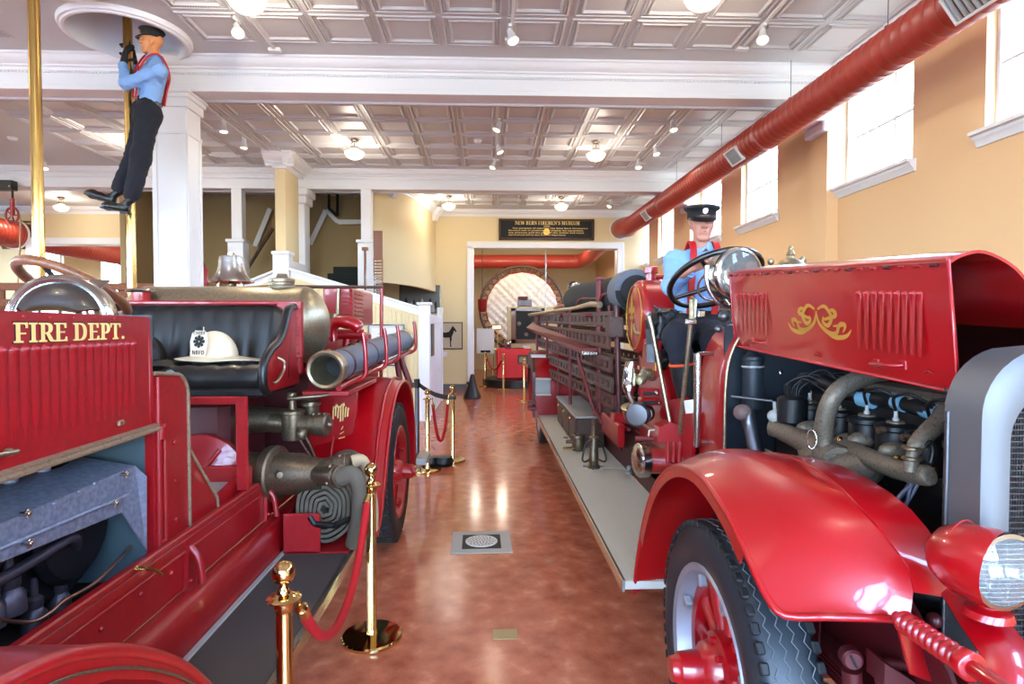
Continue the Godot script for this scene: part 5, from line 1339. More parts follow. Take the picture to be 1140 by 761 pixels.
	plathe("lug", [Vector2(0.03, -0.02), Vector2(0.028, 0.02), Vector2(0.018, 0.04), Vector2(0, 0.042)], lug, Vector3(0.3, 0, 1), M.bronze, su, 12)
	for e in [[P(358, 528, 3.28), P(381, 530, 3.14), 0.062], [P(358, 519, 3.42), P(392, 514, 3.4), 0.055]]:
		var dir: Vector3 = (e[1] - e[0]).normalized()
		var L: float = (e[1] - e[0]).length()
		plathe("hose_outlet", [Vector2(0, -0.05), Vector2(e[2] * 0.85, -0.05), Vector2(e[2] * 0.85, L * 0.45), Vector2(e[2], L * 0.5), Vector2(e[2], L * 0.85), Vector2(e[2] * 0.95, L * 0.87), Vector2(e[2] * 0.95, L), Vector2(0, L + 0.01)], e[0], dir, M.bronze, su, 24)
		for k in 4:
			var a := TAU * k / 4 + 0.5
			var b := frame_of(dir)
			pball("pin_lug", e[0] + dir * L * 0.68 + (b.x * cos(a) + b.y * sin(a)) * e[2], Vector3(0.012, 0.012, 0.012), M.bronze, su, 8, 5)
	# side body, rear fender, rear body
	st = ns(); prism(st, vecs([-1.22, 1.36, -1.22, 0.95, -1.16, 0.74, -1.05, 0.74, -0.94, 0.92, -0.90, 1.1, -0.90, 1.3]), V(0, 0, 4.0), Vector3.RIGHT, Vector3.UP, V(0, 0, 0.05)); var bdp := obj("side_panel", st, M.red, t)
	st = ns()
	for k in 7:
		var o := P(379, 458, 3.99)
		tube(st, curve([o + Vector3(-0.05 + 0.016 * k, 0.02 * sin(k * 1.4) - 0.05, 0), o + Vector3(-0.045 + 0.016 * k, 0.035 + 0.02 * sin(k * 2.0), 0), o + Vector3(-0.03 + 0.014 * k, 0.05 - 0.012 * absf(k - 3), 0)], 3), 0.005, 5)
	for k in 4: tube(st, [P(380 - 1.5 * k, 478 + 5 * k, 3.99), P(382 + 1.0 * k, 474 + 6 * k, 3.99)], 0.003, 4)
	obj("gold_scroll", st, M.gold_leaf, bdp).set_meta("kind", "stuff")
	fp = []
	for q in [[3.55, 0.45], [3.68, 0.52], [3.80, 0.66], [3.90, 0.82], [4.02, 1.0], [4.18, 1.14], [4.36, 1.23], [4.6, 1.27], [4.85, 1.25], [5.05, 1.17], [5.2, 1.02], [5.3, 0.82], [5.36, 0.6], [5.38, 0.42]]: fp.append([q[0], q[1], q[1] + 0.01])
	rows = fender(fp, -0.69, -1.18, 0.05, 9, 0.03)
	for i in rows.size():
		for j in range(2, 9): rows[i][j] += Vector3(0, 0, -0.10 * clampf((4.4 - fp[i][0]) / 0.8, 0, 1) * (j - 1) / 7.0)
	st = ns(); sheet(st, rows, -0.008); f = obj("rear_fender", st, M.red, t)
	for jj in [[1, 0.012], [6, 0.01]]:
		var bl2 := []
		for i in rows.size(): bl2.append(rows[i][jj[0]] + Vector3(0, 0.004, 0.004))
		ptube("pressed_bead", curve(bl2, 3), jj[1], M.red, f, 6)
	lipp = []
	for q in fp: lipp.append(V(-0.685, q[1] - 0.01, q[0]))
	ptube("rolled_edge", curve(lipp, 3), 0.013, M.red, f, 8)
	rows = []
	for q in fp: rows.append([V(-1.19, 0.45 if q[1] < 0.5 else q[1] + 0.03, q[0]), V(-1.19, 0.5, lerpf(4.5, q[0], 0.6))])
	wheel(t, V(-0.82, 0.535, 4.75), 0.535, 0.20, 0.35, 1, false)
	wheel(t, V(-2.7, 0.535, 4.75), 0.535, 0.20, 0.35, -1, false)
	st = ns(); bx(st, -2.3, -1.2, 0.84, 1.42, 4.1, 6.4, 0.03); obj("rear_body", st, M.red_old, t)
	st = ns(); bx(st, -2.25, -1.25, 1.42, 1.62, 4.2, 6.3, 0.02); obj("hose_bed", st, M.red_old, t)
	rod_part("rear_stay", [P(442, 400, 5.6), P(446, 428, 5.6)], 0.03, M.maroon, t, 6)
	rod_part("rear_stay", [P(446, 398, 5.6), P(458, 432, 5.6)], 0.03, M.maroon, t, 6)
	pbox("rear_step", V(-0.62, 0.48, 5.45), Vector3(0.1, 0.06, 0.3), M.plate_grey, t)
	# cradle for the hard hose
	st = ns(); bx(st, -1.12, -0.84, 1.28, 1.31, 3.55, 4.4, 0.005); obj("hose_shelf", st, M.red_old, t)
	var h0 := P(362, 412, 3.45); var h1 := P(451, 378, 6.1)
	for s in [0.17, 0.42, 0.62, 0.96]:
		var c := h0.lerp(h1, s)
		ptube("hose_hook", curve([c + Vector3(-0.16, 0.0, 0), c + Vector3(-0.11, -0.10, 0), c + Vector3(0, -0.135, 0), c + Vector3(0.11, -0.10, 0), c + Vector3(0.125, 0.0, 0), c + Vector3(0.115, 0.14 if s > 0.1 else 0.0, 0), c + Vector3(0.105, 0.19, 0)], 4), 0.015, M.red, t, 8)
		rod_part("hook_bracket", [c + Vector3(-0.16, 0.0, 0), c + Vector3(-0.4, -0.12, 0)], 0.018, M.red_old, t, 6)
	rod_part("hose_rail", [h0.lerp(h1, 0.03) + Vector3(0.055, -0.115, 0), h1 + Vector3(0.055, -0.115, 0)], 0.02, M.red, t, 6)
	# top-level things on the engine
	var dirh := (h1 - h0).normalized()
	var hs := thing("suction_hose", h0.lerp(h1, 0.5), "rigid grey suction hose with a bright open coupling in red hooks", "hose")
	var LH := (h1 - h0).length()
	plathe("hose", [Vector2(0.092, 0.1), Vector2(0.095, 0.12), Vector2(0.095, LH - 0.15), Vector2(0, LH - 0.15)], h0, dirh, M.hose_hard, hs, 32)
	st = ns(); lathe(st, [Vector2(0.07, 0.28), Vector2(0.08, 0.03), Vector2(0.088, 0.0), Vector2(0.102, -0.008), Vector2(0.112, 0.0), Vector2(0.114, 0.02), Vector2(0.108, 0.03), Vector2(0.104, 0.11), Vector2(0.092, 0.13)], h0, dirh, 36); obj("coupling", st, M.nickel_worn, hs)
	plathe("bore", [Vector2(0.0, 0.26), Vector2(0.071, 0.26)], h0, dirh, M.engine_dark, hs, 24)
	plathe("rear_coupling", [Vector2(0.1, -0.16), Vector2(0.108, -0.15), Vector2(0.108, -0.04), Vector2(0.09, 0.0), Vector2(0.05, 0.02), Vector2(0.035, 0.05), Vector2(0.03, 0.2), Vector2(0.012, 0.25), Vector2(0, 0.25)], h1, dirh, M.nickel_worn, hs, 24)
	for s in [0.11, 0.36, 0.7]: plathe("strap", [Vector2(0.096, 0), Vector2(0.099, 0.002), Vector2(0.099, 0.04), Vector2(0.096, 0.042)], h0.lerp(h1, s), dirh, M.wood_dark, hs, 24)
	var hb := thing("hose_box", PX(337, 594, -1.03), "plain red steel tray holding the coiled hose on the running board", "tray")
	var q0 := V(-1.135, 0.455, 3.22)
	st = ns(); bx(st, -1.13, -0.93, 0.455, 0.675, 3.24, 3.255, 0.004); bx(st, -1.13, -0.78, 0.455, 0.465, 3.24, 3.95); bx(st, -1.13, -1.118, 0.455, 0.66, 3.255, 3.95); obj("tray", st, M.red_old, hb)
	st = ns(); 
	for e in [[V(-0.985, 0.66, 3.236), V(-0.955, 0.62, 3.234)], [V(-0.955, 0.62, 3.234), V(-0.85, 0.615, 3.22)], [V(-0.85, 0.615, 3.22), V(-0.72, 0.64, 3.35)]]: rod(st, e[0], e[1], 0.016, 6)
	obj("strap", st, M.engine_black, hb)
	# rolled fire hose: a spiral of flat hose standing on edge, and the two lengths up to the outlets
	var hr := thing("fire_hose", V(-0.93, 0.465, 3.6), "rolled grey canvas fire hose running from the pump outlets into the red tray", "hose")
	var cen := V(-0.93, 0.68, 3.62)
	var rows2 := []
	for k in 281:
		var a := TAU * k / 44.0
		var r := 0.03 + 0.18 * k / 280.0 + 0.003 * sin(k * 0.85)
		var p := cen + Vector3(cos(a) * 0.85 * r, sin(a) * r, 0)
		rows2.append([p + V(0, 0, -0.30), p + V(0.012 * cos(a), 0.01 * sin(a), -0.15), p, p + V(0, 0, 0.28)])
	st = ns(); sheet(st, rows2, 0.017); obj("roll", st, M.hose_cloth, hr)
	for e in [[[P(381, 530, 3.14), P(394, 528, 3.1), P(400, 545, 3.12), P(399, 575, 3.2), P(394, 604, 3.3)], 0.05, "hose_length", M.hose_cloth], [[P(392, 514, 3.4), P(404, 513, 3.42), P(411, 535, 3.45), P(415, 565, 3.5), P(414, 588, 3.55)], 0.04, "hose_length", M.hose_cloth_new]]:
		var c := curve(e[0], 6)
		var rr := []
		for k in c.size(): rr.append(e[1] * (1.0 - 0.25 * sin(PI * k / c.size())))
		ptube(e[2], c, rr, e[3], hr, 14)
	helmet(P(239, 402, 3.42), 0.25, "cream leather chief helmet with a white front shield on the black seat", M.helmet_cream, true)
	helmet(P(160, 406, 3.38), -0.4, "dark grey helmet half hidden behind the hood at the left of the seat", M.engine_black, false)
func helmet(at: Vector3, turn: float, label: String, m, shield: bool):
	var t := thing("fire_helmet", at, label, "helmet")
	T = Transform3D(Basis(Vector3.UP, turn).scaled(Vector3.ONE * 1.15), at)
	var st := ns()
	var rows := []
	for i in 13:                                            # brim: long and low at the back (+x), short at the front
		var r := []
		for k in 33:
			var a := TAU * k / 32
			var out := i / 12.0
			var bl := 0.095 + out * (0.048 + 0.085 * pow(maxf(0, cos(a)), 1.5) + 0.02 * maxf(0, -cos(a)))
			r.append(Vector3(cos(a) * bl * 1.08, 0.028 - 0.022 * out - 0.012 * out * cos(a) + 0.03 * out * out * absf(sin(a)) * maxf(0, cos(a)) , sin(a) * bl * 0.92))
		rows.append(r)
	sheet(st, rows, 0.004)
	obj("brim", st, m, t)
	st = ns()
	rows = []
	for i in 11:
		var r := []
		for k in 65:
			var a := TAU * k / 64
			var th := i / 10.0 * PI / 2
			var rib := 1.0 + 0.02 * absf(cos(a * 4.0)) * cos(th)
			r.append(Vector3(cos(a) * 0.104 * cos(th) * rib, 0.022 + 0.125 * sin(th), sin(a) * 0.09 * cos(th) * rib))
		rows.append(r)
	sheet(st, rows, 0.003)
	obj("crown", st, m, t)
	if shield:                                              # the front plate, leaning against the crown
		var fb := Basis(Vector3(0.35, 0, 0.937).cross(Vector3.UP) * -1, Vector3(0.1, 1, -0.2).normalized(), Vector3(-0.45, 0.05, 0.9).normalized())
		var n := Vector3(-0.42, 0.12, 0.90).normalized()
		var ux := Vector3.UP.cross(n).normalized(); var uy := n.cross(ux)
		var o := Vector3(-0.045, 0.10, 0.098)
		st = ns(); prism(st, vecs([-0.04, -0.068, 0.04, -0.068, 0.046, 0.0, 0.038, 0.04, 0.018, 0.056, 0.018, 0.07, -0.018, 0.07, -0.018, 0.056, -0.038, 0.04, -0.046, 0.0]), o, ux, uy, n * 0.006); var sh := obj("front_shield", st, M.helmet_cream, t)
		st = ns()
		for k in 8: 
			var a := TAU * k / 8
			prism(st, vecs([-0.003, 0.003, 0.003, 0.003, 0.009, 0.027, 0.0, 0.031, -0.009, 0.027]), o + n * 0.006, ux * cos(a) + uy * sin(a), uy * cos(a) - ux * sin(a), n * 0.001)
		prism(st, vecs([-0.018, 0.052, 0.018, 0.052, 0.016, 0.07, -0.016, 0.07]), o + n * 0.006, ux, uy, n * 0.002)
		obj("maltese_emblem", st, M.ink, sh).set_meta("kind", "stuff")
		for e in [["CHIEF", 0.032, 0.062, 0.016], ["NBFD", -0.062, 0.062, 0.02]]:
			st = ns(); letters(st, e[0], o + n * 0.007 - ux * e[2] / 2 + uy * e[1], ux, uy, e[2], e[3], 0.001, "Droid Sans"); obj("lettering", st, M.red_dark, sh, false)
	T = Transform3D.IDENTITY
# ---------- the right engine: a ladder truck with its hood side open
func scroll(st, o: Vector3, ux: Vector3, uy: Vector3, n: Vector3, pts: Array, w0: float, w1: float):   # a tapering flat gold stroke
	var c := []
	for k in range(0, pts.size(), 2): c.append(Vector3(pts[k], pts[k + 1], 0))
	c = curve(c, 5)
	var L := PackedVector2Array(); var R := PackedVector2Array()
	for k in c.size():
		var t: Vector3 = (c[mini(k + 1, c.size() - 1)] - c[maxi(k - 1, 0)]).normalized()
		var s := float(k) / (c.size() - 1)
		var w := lerpf(w0, w1, s) * (0.35 + 0.65 * sin(PI * clampf(s, 0.05, 0.95)))
		L.append(Vector2(c[k].x - t.y * w, c[k].y + t.x * w)); R.append(Vector2(c[k].x + t.y * w, c[k].y - t.x * w))
	st.set_smooth_group(FLAT)
	for k in L.size() - 1:
		var f := func(v: Vector2) -> Vector3: return o + ux * v.x + uy * v.y + n * 0.0015
		quad(st, f.call(R[k]), f.call(R[k + 1]), f.call(L[k + 1]), f.call(L[k]))
func right_engine():
	var t := thing("fire_engine", V(1.6, 0, 5.2), "red ladder fire engine at the right with its hood side propped open", "fire engine")
	var st: SurfaceTool
	var rows := []
	# frame
	for x in [1.17, 2.03]:
		st = ns(); bx(st, x - 0.035, x + 0.035, 0.62, 0.84, 1.35, 9.6, 0.012); obj("frame_rail", st, M.red_dark, t)
	for d in [1.5, 3.0, 5.0, 7.0, 9.0]: pbox("cross_member", V(1.6, 0.7, d), Vector3(0.86, 0.12, 0.08), M.engine_dark, t)
	# running board in two lengths with fine ribs
	for e in [[2.74, 4.92], [4.935, 8.0]]:
		var rb := Node3D.new(); place(rb, "running_board", V(0.88, 0.45, (e[0] + e[1]) / 2), t)
		st = ns(); bx(st, 0.63, 1.14, 0.455, 0.494, e[0], e[1], 0.003); obj("board", st, M.mat_board, rb)
		st = ns()
		for k in 36: bx(st, 0.645 + k * 0.0137, 0.645 + k * 0.0137 + 0.007, 0.494, 0.4985, e[0] + 0.01, e[1] - 0.01)
		obj("tread_rib", st, M.mat_board, rb).set_meta("kind", "stuff")
		st = ns(); bx(st, 0.618, 0.636, 0.44, 0.503, e[0], e[1], 0.004); bx(st, 1.13, 1.142, 0.47, 0.503, e[0], e[1], 0.003); obj("edge_trim", st, M.nickel, rb)
	rows = []
	for d in [2.9, 8.0]: rows.append([V(1.14, 0.84, d), V(1.145, 0.66, d), V(1.142, 0.5, d)])
	st = ns(); sheet(st, rows, -0.01); obj("valance", st, M.red_dark, t)
	# front fender
	var fo := [[2.77, 0.43], [2.70, 0.62], [2.60, 0.82], [2.46, 1.0], [2.30, 1.12], [2.12, 1.195], [1.93, 1.22], [1.76, 1.19], [1.62, 1.14], [1.51, 1.075], [1.45, 1.02], [1.41, 0.995], [1.375, 1.008]]
	var fi := [[2.77, 0.43], [2.70, 0.64], [2.60, 0.86], [2.46, 1.05], [2.30, 1.17], [2.12, 1.235], [1.93, 1.262], [1.76, 1.258], [1.62, 1.24], [1.51, 1.205], [1.44, 1.15], [1.39, 1.085], [1.36, 1.005]]
	var xo := [0.68, 0.68, 0.68, 0.68, 0.68, 0.68, 0.68, 0.68, 0.68, 0.682, 0.695, 0.72, 0.80]
	var xi := [0.99, 0.99, 0.99, 0.99, 0.99, 0.99, 0.99, 0.99, 0.985, 0.982, 1.005, 1.025, 1.0]
	rows = []
	for i in fo.size():
		var r := []
		for j in 9:
			var s := j / 8.0
			r.append(V(lerpf(xo[i], xi[i], s), lerpf(fo[i][1], fi[i][1], s) + (0.035 if i < 11 else 0.02 if i < 12 else 0.0) * sin(PI * s), lerpf(fo[i][0], fi[i][0], s)))
		rows.append(r)
	var fine := []
	for i in rows.size() - 1:
		for k in 3:
			var r := []
			for j in 9: r.append(rows[i][j].cubic_interpolate(rows[i + 1][j], rows[maxi(i - 1, 0)][j], rows[mini(i + 2, rows.size() - 1)][j], k / 3.0))
			fine.append(r)
	fine.append(rows[-1])
	st = ns(); sheet(st, fine, -0.007); var f := obj("front_fender", st, M.red, t)
	var lip := []
	for r in fine: lip.append(r[0] + Vector3(0.002, -0.006, 0))
	for j in range(1, 9): lip.append(fine[-1][j] + Vector3(0, -0.006, 0))
	ptube("rolled_edge", lip, 0.010, M.red, f, 8)
	rows = []
	for r in fine: rows.append([r[0] + Vector3(-0.004, 0, 0), r[0] + Vector3(-0.004, -0.045, 0) + (V(1.9, 0.55, 2.05) * Vector3(0, 0, 1) - r[0] * Vector3(0, 0, 1)) * 0.06])
	st = ns(); sheet(st, rows.slice(5, 27), 0.004); obj("fender_skirt", st, M.red, f)
	rows = []
	for k in range(0, fine.size(), 2): rows.append([fine[k][8], Vector3(1.13, maxf(fine[k][8].y - 0.02, 0.5) if fine[k][8].y > 0.6 else 0.5, fine[k][8].z)])
	st = ns(); sheet(st, rows.slice(0, 18), 0.006); obj("fender_apron", st, M.red, f)
	rows = []
	for k in range(0, fine.size(), 2): rows.append([fine[k][8] + Vector3(0.01, -0.01, 0), Vector3(fine[k][8].x + 0.01, 0.55, lerpf(fine[k][8].z, -2.05, 0.15))])
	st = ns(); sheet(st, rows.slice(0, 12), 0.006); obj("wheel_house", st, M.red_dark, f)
	wheel(t, V(0.84, 0.5, 2.02), 0.5, 0.185, 0.335, -1, true)
	wheel(t, V(2.36, 0.5, 2.02), 0.5, 0.185, 0.335, 1, true)
	rod_part("front_axle", [V(0.95, 0.5, 2.02), V(2.25, 0.5, 2.02)], 0.04, M.red_dark, t)
	# horn of the frame, shackles, tie rod and the ribbed steering boot below the fender
	st = ns(); prism(st, vecs([2.3, 0.62, 2.3, 0.84, 1.5, 0.84, 1.1, 0.72, 0.95, 0.62, 0.95, 0.52, 1.1, 0.56, 1.5, 0.64]), Vector3(1.10, 0, 0), Vector3(0, 0, -1), Vector3.UP, Vector3(0.07, 0, 0)); obj("frame_horn", st, M.red_dark, t)
	for k in 5:
		st = ns(); bx(st, 1.0, 1.07, 0.66 + 0.014 * k, 0.672 + 0.014 * k, 1.3 - 0.06 * k + 0.2, 2.6 + 0.05 * k - 0.2, 0.003); obj("spring_leaf", st, M.red_dark, t)
	var pl := P(957, 731, 1.5)
	pcyl("oil_plug", pl + Vector3(-0.02, 0, -0.02), pl + Vector3(-0.028, 0, 0.02), 0.027, M.red_dark, t, 18)
	pbox("plug_slot", pl + Vector3(-0.029, 0, 0.0215), Vector3(0.006, 0.036, 0.003), M.engine_dark, t, 0, Basis(Vector3.BACK, 0.5))
	rod_part("king_pin", [P(948, 745, 1.5), P(950, 775, 1.5)], 0.024, M.red_dark, t, 14)
	rod_part("steering_arm", curve([P(982, 775, 1.45), P(980, 745, 1.45), P(990, 738, 1.45), P(1015, 742, 1.45)], 4), 0.014, M.red_dark, t)
	st = ns(); prism(st, vecs([0, 0, 0.22, -0.14, 0.22, -0.2, 0, -0.06]), P(985, 738, 1.4), Vector3(1, 0, 0.1), Vector3.UP, V(0, 0, 0.07)); obj("spring_hanger", st, M.red_dark, t)
	for q in [[1010, 700, 1.6], [1040, 690, 1.5], [965, 712, 1.7]]: pball("grease_cup", P(q[0], q[1], q[2]), Vector3(0.02, 0.02, 0.02), M.red_dark, t)
	var s0 := P(1004, 690, 1.32); var s1 := P(1078, 740, 1.13)
	var bd := (s1 - s0).normalized(); var bl := (s1 - s0).length()
	var pr := [Vector2(0, -0.02), Vector2(0.012, -0.02)]
	for k in 9: pr.append_array([Vector2(0.014, bl * k / 10.0), Vector2(0.024, bl * (k + 0.25) / 10.0), Vector2(0.026, bl * (k + 0.5) / 10.0), Vector2(0.024, bl * (k + 0.75) / 10.0)])
	pr.append_array([Vector2(0.014, bl * 0.9), Vector2(0.028, bl * 0.92), Vector2(0.030, bl * 1.05), Vector2(0.026, bl * 1.06), Vector2(0, bl * 1.06)])
	plathe("coil_boot", pr, s0, bd, M.red, t, 20, 70)
	rod_part("boot_rod", [s1, s1 + bd * 0.25], 0.016, M.red, t, 14)
	# bracket and headlamp
	var hc := P(1119, 636, 1.24)
	var hd := Vector3(0.10, -0.02, 1).normalized()
	var hl := Node3D.new(); place(hl, "headlamp", hc, t)
	plathe("shell", [Vector2(0, -0.145), Vector2(0.03, -0.14), Vector2(0.058, -0.12), Vector2(0.076, -0.088), Vector2(0.084, -0.05), Vector2(0.086, -0.02), Vector2(0.085, 0.0)], hc + Vector3(-0.01, 0.002, 0), (Vector3(0.45, -0.05, 1)).normalized(), M.red, hl, 36, 60)
	plathe("bezel", [Vector2(0.084, -0.012), Vector2(0.087, -0.004), Vector2(0.085, 0.006), Vector2(0.076, 0.008), Vector2(0.074, 0.002)], hc, hd, M.nickel, hl, 40)
	plathe("reflector", [Vector2(0.076, 0.0), Vector2(0.06, -0.03), Vector2(0.035, -0.05), Vector2(0, -0.056)], hc, hd, M.reflector, hl, 32, 60)
	plathe("lens", [Vector2(0.076, 0.004), Vector2(0.055, 0.014), Vector2(0.028, 0.02), Vector2(0, 0.022)], hc, hd, M.lens, hl, 32, 60)
	for k in 13: 
		var y := -0.063 + 0.0105 * k
		var w := sqrt(0.0053 - y * y)
		rod_part("lens_rib", [hc + Vector3(-w, y, 0.006), hc + Vector3(-w * 0.5, y, 0.0165 - 0.01 * absf(y) / 0.07), hc + Vector3(w * 0.5, y, 0.0165 - 0.01 * absf(y) / 0.07), hc + Vector3(w, y, 0.006)], 0.0014, M.lens, hl, 4)
	rod_part("lamp_seam", ringpts(hc + Vector3(-0.035, 0.004, -0.075), Vector3(0.074, 0, -0.035), Vector3(0, 0.0835, 0), 28) + [hc + Vector3(-0.035, 0.004, -0.075) + Vector3(0.074, 0, -0.035)], 0.0025, M.red, hl, 5)
	plathe("lamp_foot", [Vector2(0.05, -0.10), Vector2(0.045, -0.085), Vector2(0.022, -0.078), Vector2(0.024, -0.07), Vector2(0.03, -0.066), Vector2(0, -0.06)], hc + Vector3(-0.01, -0.012, -0.03), Vector3.UP, M.red, hl, 18)
	rows = []
	for q in [[1060, 640, 1.42], [1092, 690, 1.30], [1118, 725, 1.2], [1140, 775, 1.12], [1150, 830, 1.1]]:
		var c := P(q[0], q[1], q[2])
		rows.append([c + Vector3(-0.05, -0.01, 0.0), c + Vector3(0, 0.008, 0.0), c + Vector3(0.07, 0.0, -0.03)])
	st = ns(); sheet(st, rows, 0.006); obj("lamp_bracket", st, M.red, t)
	st = ns(); prism(st, vecs([1.75, 0.85, 1.75, 1.10, 1.45, 1.02, 1.3, 0.90, 1.2, 0.72, 1.3, 0.7]), Vector3(1.05, 0, 0), Vector3(0, 0, -1), Vector3.UP, Vector3(0.012, 0, 0)); obj("front_apron", st, M.red_dark, t)
	rows = []
	for q in [[1.62, 1.15], [1.5, 1.08], [1.4, 0.99], [1.34, 0.88]]: rows.append([V(0.985, q[1] + 0.0, q[0]), V(1.02, q[1] - 0.015, q[0]), V(1.10, q[1] - 0.06, q[0] + 0.05)])
	st = ns(); sheet(st, rows, 0.006); obj("inner_apron", st, M.red, t)
	# radiator
	var ra := Node3D.new(); place(ra, "radiator", V(1.6, 0.55, 1.5), t)
	var outer := vecs([1.2, 0.60]); var inner := vecs([1.262, 0.68])
	outer.append_array(arcpoly(1.37, 1.475, 0.17, 180, 105, 8)); outer.append_array(vecs([1.6, 1.665])); outer.append_array(arcpoly(1.83, 1.475, 0.17, 75, 0, 8)); outer.append_array(vecs([2.0, 0.60]))
	inner.append_array(arcpoly(1.385, 1.42, 0.123, 180, 105, 8)); inner.append_array(vecs([1.6, 1.56])); inner.append_array(arcpoly(1.815, 1.42, 0.123, 75, 0, 8)); inner.append_array(vecs([1.938, 0.68]))
	st = ns()
	var lv := [[1.52, 0.0], [1.40, 0.0], [1.385, 0.3], [1.387, 1.0], [1.425, 1.0]]
	for k in lv.size() - 1:
		if k != 2: st.set_smooth_group(ngroup())
		for i in outer.size() - 1:
			var q := []
			for e in [[k, i], [k, i + 1], [k + 1, i + 1], [k + 1, i]]:
				var v: Vector2 = outer[e[1]].lerp(inner[e[1]], lv[e[0]][1])
				q.append(V(v.x, v.y, lv[e[0]][0]))
			quad(st, q[0], q[3], q[2], q[1])
	obj("shell", st, M.radiator_shell, ra)
	st = ns(); prism(st, inner, V(0, 0, 1.43), Vector3.RIGHT, Vector3.UP, V(0, 0, 0.07)); obj("core", st, M.engine_dark, ra)
	st = ns()
	for k in 96: bx(st, 1.262 + 0.0072 * k, 1.2632 + 0.0072 * k, 0.68, 1.55, 1.423, 1.431)
	for k in 60: bx(st, 1.262, 1.94, 0.685 + 0.0145 * k, 0.687 + 0.0145 * k, 1.42, 1.429)
	obj("core_fin", st, M.steel, ra).set_meta("kind", "stuff")
	rod_part("edge_seam", [V(1.197, 0.62, 1.505), V(1.197, 1.475, 1.505)], 0.006, M.steel, ra, 6)
	for k in 9: pball("rivet", V(1.197, 0.85 + 0.085 * k, 1.513), Vector3(0.004, 0.006, 0.006), M.engine_black, ra, 6, 4)
	# bonnet: the near half lifted like a wing about the centre hinge, its side flap hanging down
	var TL := P(812, 305, 2.98); var TR := P(1056, 291, 1.555); var BR := P(1068, 437, 1.545); var BLc := P(819, 385, 2.98)
	var ho := Node3D.new(); place(ho, "hood", V(1.4, 1.5, 2.3), t)
	rows = []
	for i in 13:
		var s := i / 12.0
		var r := []
		for j in 3:
			var v := j / 2.0
			r.append(TL.lerp(TR, s).lerp(BLc.lerp(BR, s), v))
		rows.append(r)
	st = ns(); sheet(st, rows, 0.006, true); obj("side_flap", st, M.red, ho)
	var n := (BLc - TL).cross(TR - TL).normalized()
	if n.x > 0: n = -n
	var ux := (TR - TL).normalized(); var uy := n.cross(ux).normalized()
	if uy.y < 0: uy = -uy
	ptube("flap_edge", [TL, TR, BR, BLc, TL], 0.006, M.red, ho, 6)
	rows = []
	for i in 2:
		var a: Vector3 = [TL, TR][i]
		var c := V(1.6, [1.76, 1.69][i], [2.98, 1.555][i])
		var crest: Vector3 = a + Vector3(0.10, 0.03, 0)
		rows.append(curve([a, a + Vector3(0.035, 0.02, 0), crest, a + Vector3(0.19, -0.015, 0), c + Vector3(-0.1, 0.075, 0), c], 4))
	st = ns(); sheet(st, rows, -0.008); obj("top_panel", st, M.red, ho)
	ptube("hinge_bead", [TL + Vector3(0, 0.006, 0), TR + Vector3(0, 0.006, 0)], 0.007, M.red, ho, 6)
	for k in 22: pcyl("hinge_knuckle", TL.lerp(TR, (k + 0.1) / 22.0) + Vector3(-0.004, -0.008, 0), TL.lerp(TR, (k + 0.5) / 22.0) + Vector3(-0.004, -0.008, 0), 0.006, M.red_dark if k % 3 == 0 else M.red, ho, 6, 0.001)
	var c2 := [V(1.6, 1.76, 2.98), V(1.6, 1.69, 1.555)]
	rows = []
	for i in 2: rows.append(curve([c2[i], c2[i] + Vector3(0.2, -0.02, 0), c2[i] + Vector3(0.36, -0.12, 0), c2[i] + Vector3(0.41, -0.3, 0), c2[i] + Vector3(0.41, -0.55, 0)], 4))
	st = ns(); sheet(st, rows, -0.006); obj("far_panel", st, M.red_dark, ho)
	rod_part("prop_rod", [V(1.34, 1.60, 1.57), V(1.97, 1.6, 1.6)], 0.012, M.steel, ho)
	var lp := []
	for e in [[957, 1025, 323, 9], [821, 853, 325.5, 8]]:
		for k in e[3]:
			var px: float = lerpf(e[0], e[1], float(k) / (e[3] - 1))
			var r := ray(px, e[2] + (0.0 if e[0] > 900 else 0.0))
			var pp := EYE + r * ((TL - EYE).dot(n) / r.dot(n))
			lp.append(pp + n * 0.001)
	louvers(ho, lp, 0.19, 0.019, n, ux, M.red, 0.05)
	st = ns()
	var ce := EYE + ray(910, 357) * ((TL - EYE).dot(n) / ray(910, 357).dot(n)) + n * 0.002
	var k1 := 0.0032
	for s in [-1, 1]:
		var S := [[-2, 14, -14, 18, -24, 6, -18, -4, -10, 0, -12, 6], [-10, 2, -30, 8, -26, 14, -18, 12], [0, 12, -4, -2, -18, -12, -30, -12, -34, -4, -26, -4], [-8, -6, -26, -16, -44, -14, -52, -6], [-30, -12, -36, -2, -44, -2, -40, -10]]
		for e in S:
			var q := []
			for k in range(0, e.size(), 2): q.append(e[k] * s * k1 * 1.28); q.append(e[k + 1] * k1)
			scroll(st, ce, ux, uy, n, q, 0.0105, 0.007)
	obj("gold_scroll", st, M.gold, ho)
	for q in [[992, 404, 30], [846, 379, 16]]:
		var a := EYE + ray(q[0] - q[2] / 2.0, q[1]) * ((TL - EYE).dot(n) / ray(q[0] - q[2] / 2.0, q[1]).dot(n)); var b := EYE + ray(q[0] + q[2] / 2.0, q[1] + 2) * ((TL - EYE).dot(n) / ray(q[0] + q[2] / 2.0, q[1] + 2).dot(n))
		rod_part("flap_handle", [a, a + n * 0.025, b + n * 0.025, b], 0.006, M.red, ho)
		for e in [a, b]: pbox("handle_foot", e + n * 0.003, Vector3(0.008, 0.03, 0.03), M.red, ho, 0.003)
	for q in [[1037, 416], [912, 396], [832, 384]]:
		var a := EYE + ray(q[0], q[1]) * ((TL - EYE).dot(n) / ray(q[0], q[1]).dot(n))
		rod_part("flap_catch", [a - ux * 0.025, a + n * 0.012 + uy * 0.012, a + ux * 0.025, a - ux * 0.025], 0.005, M.red, ho, 6)
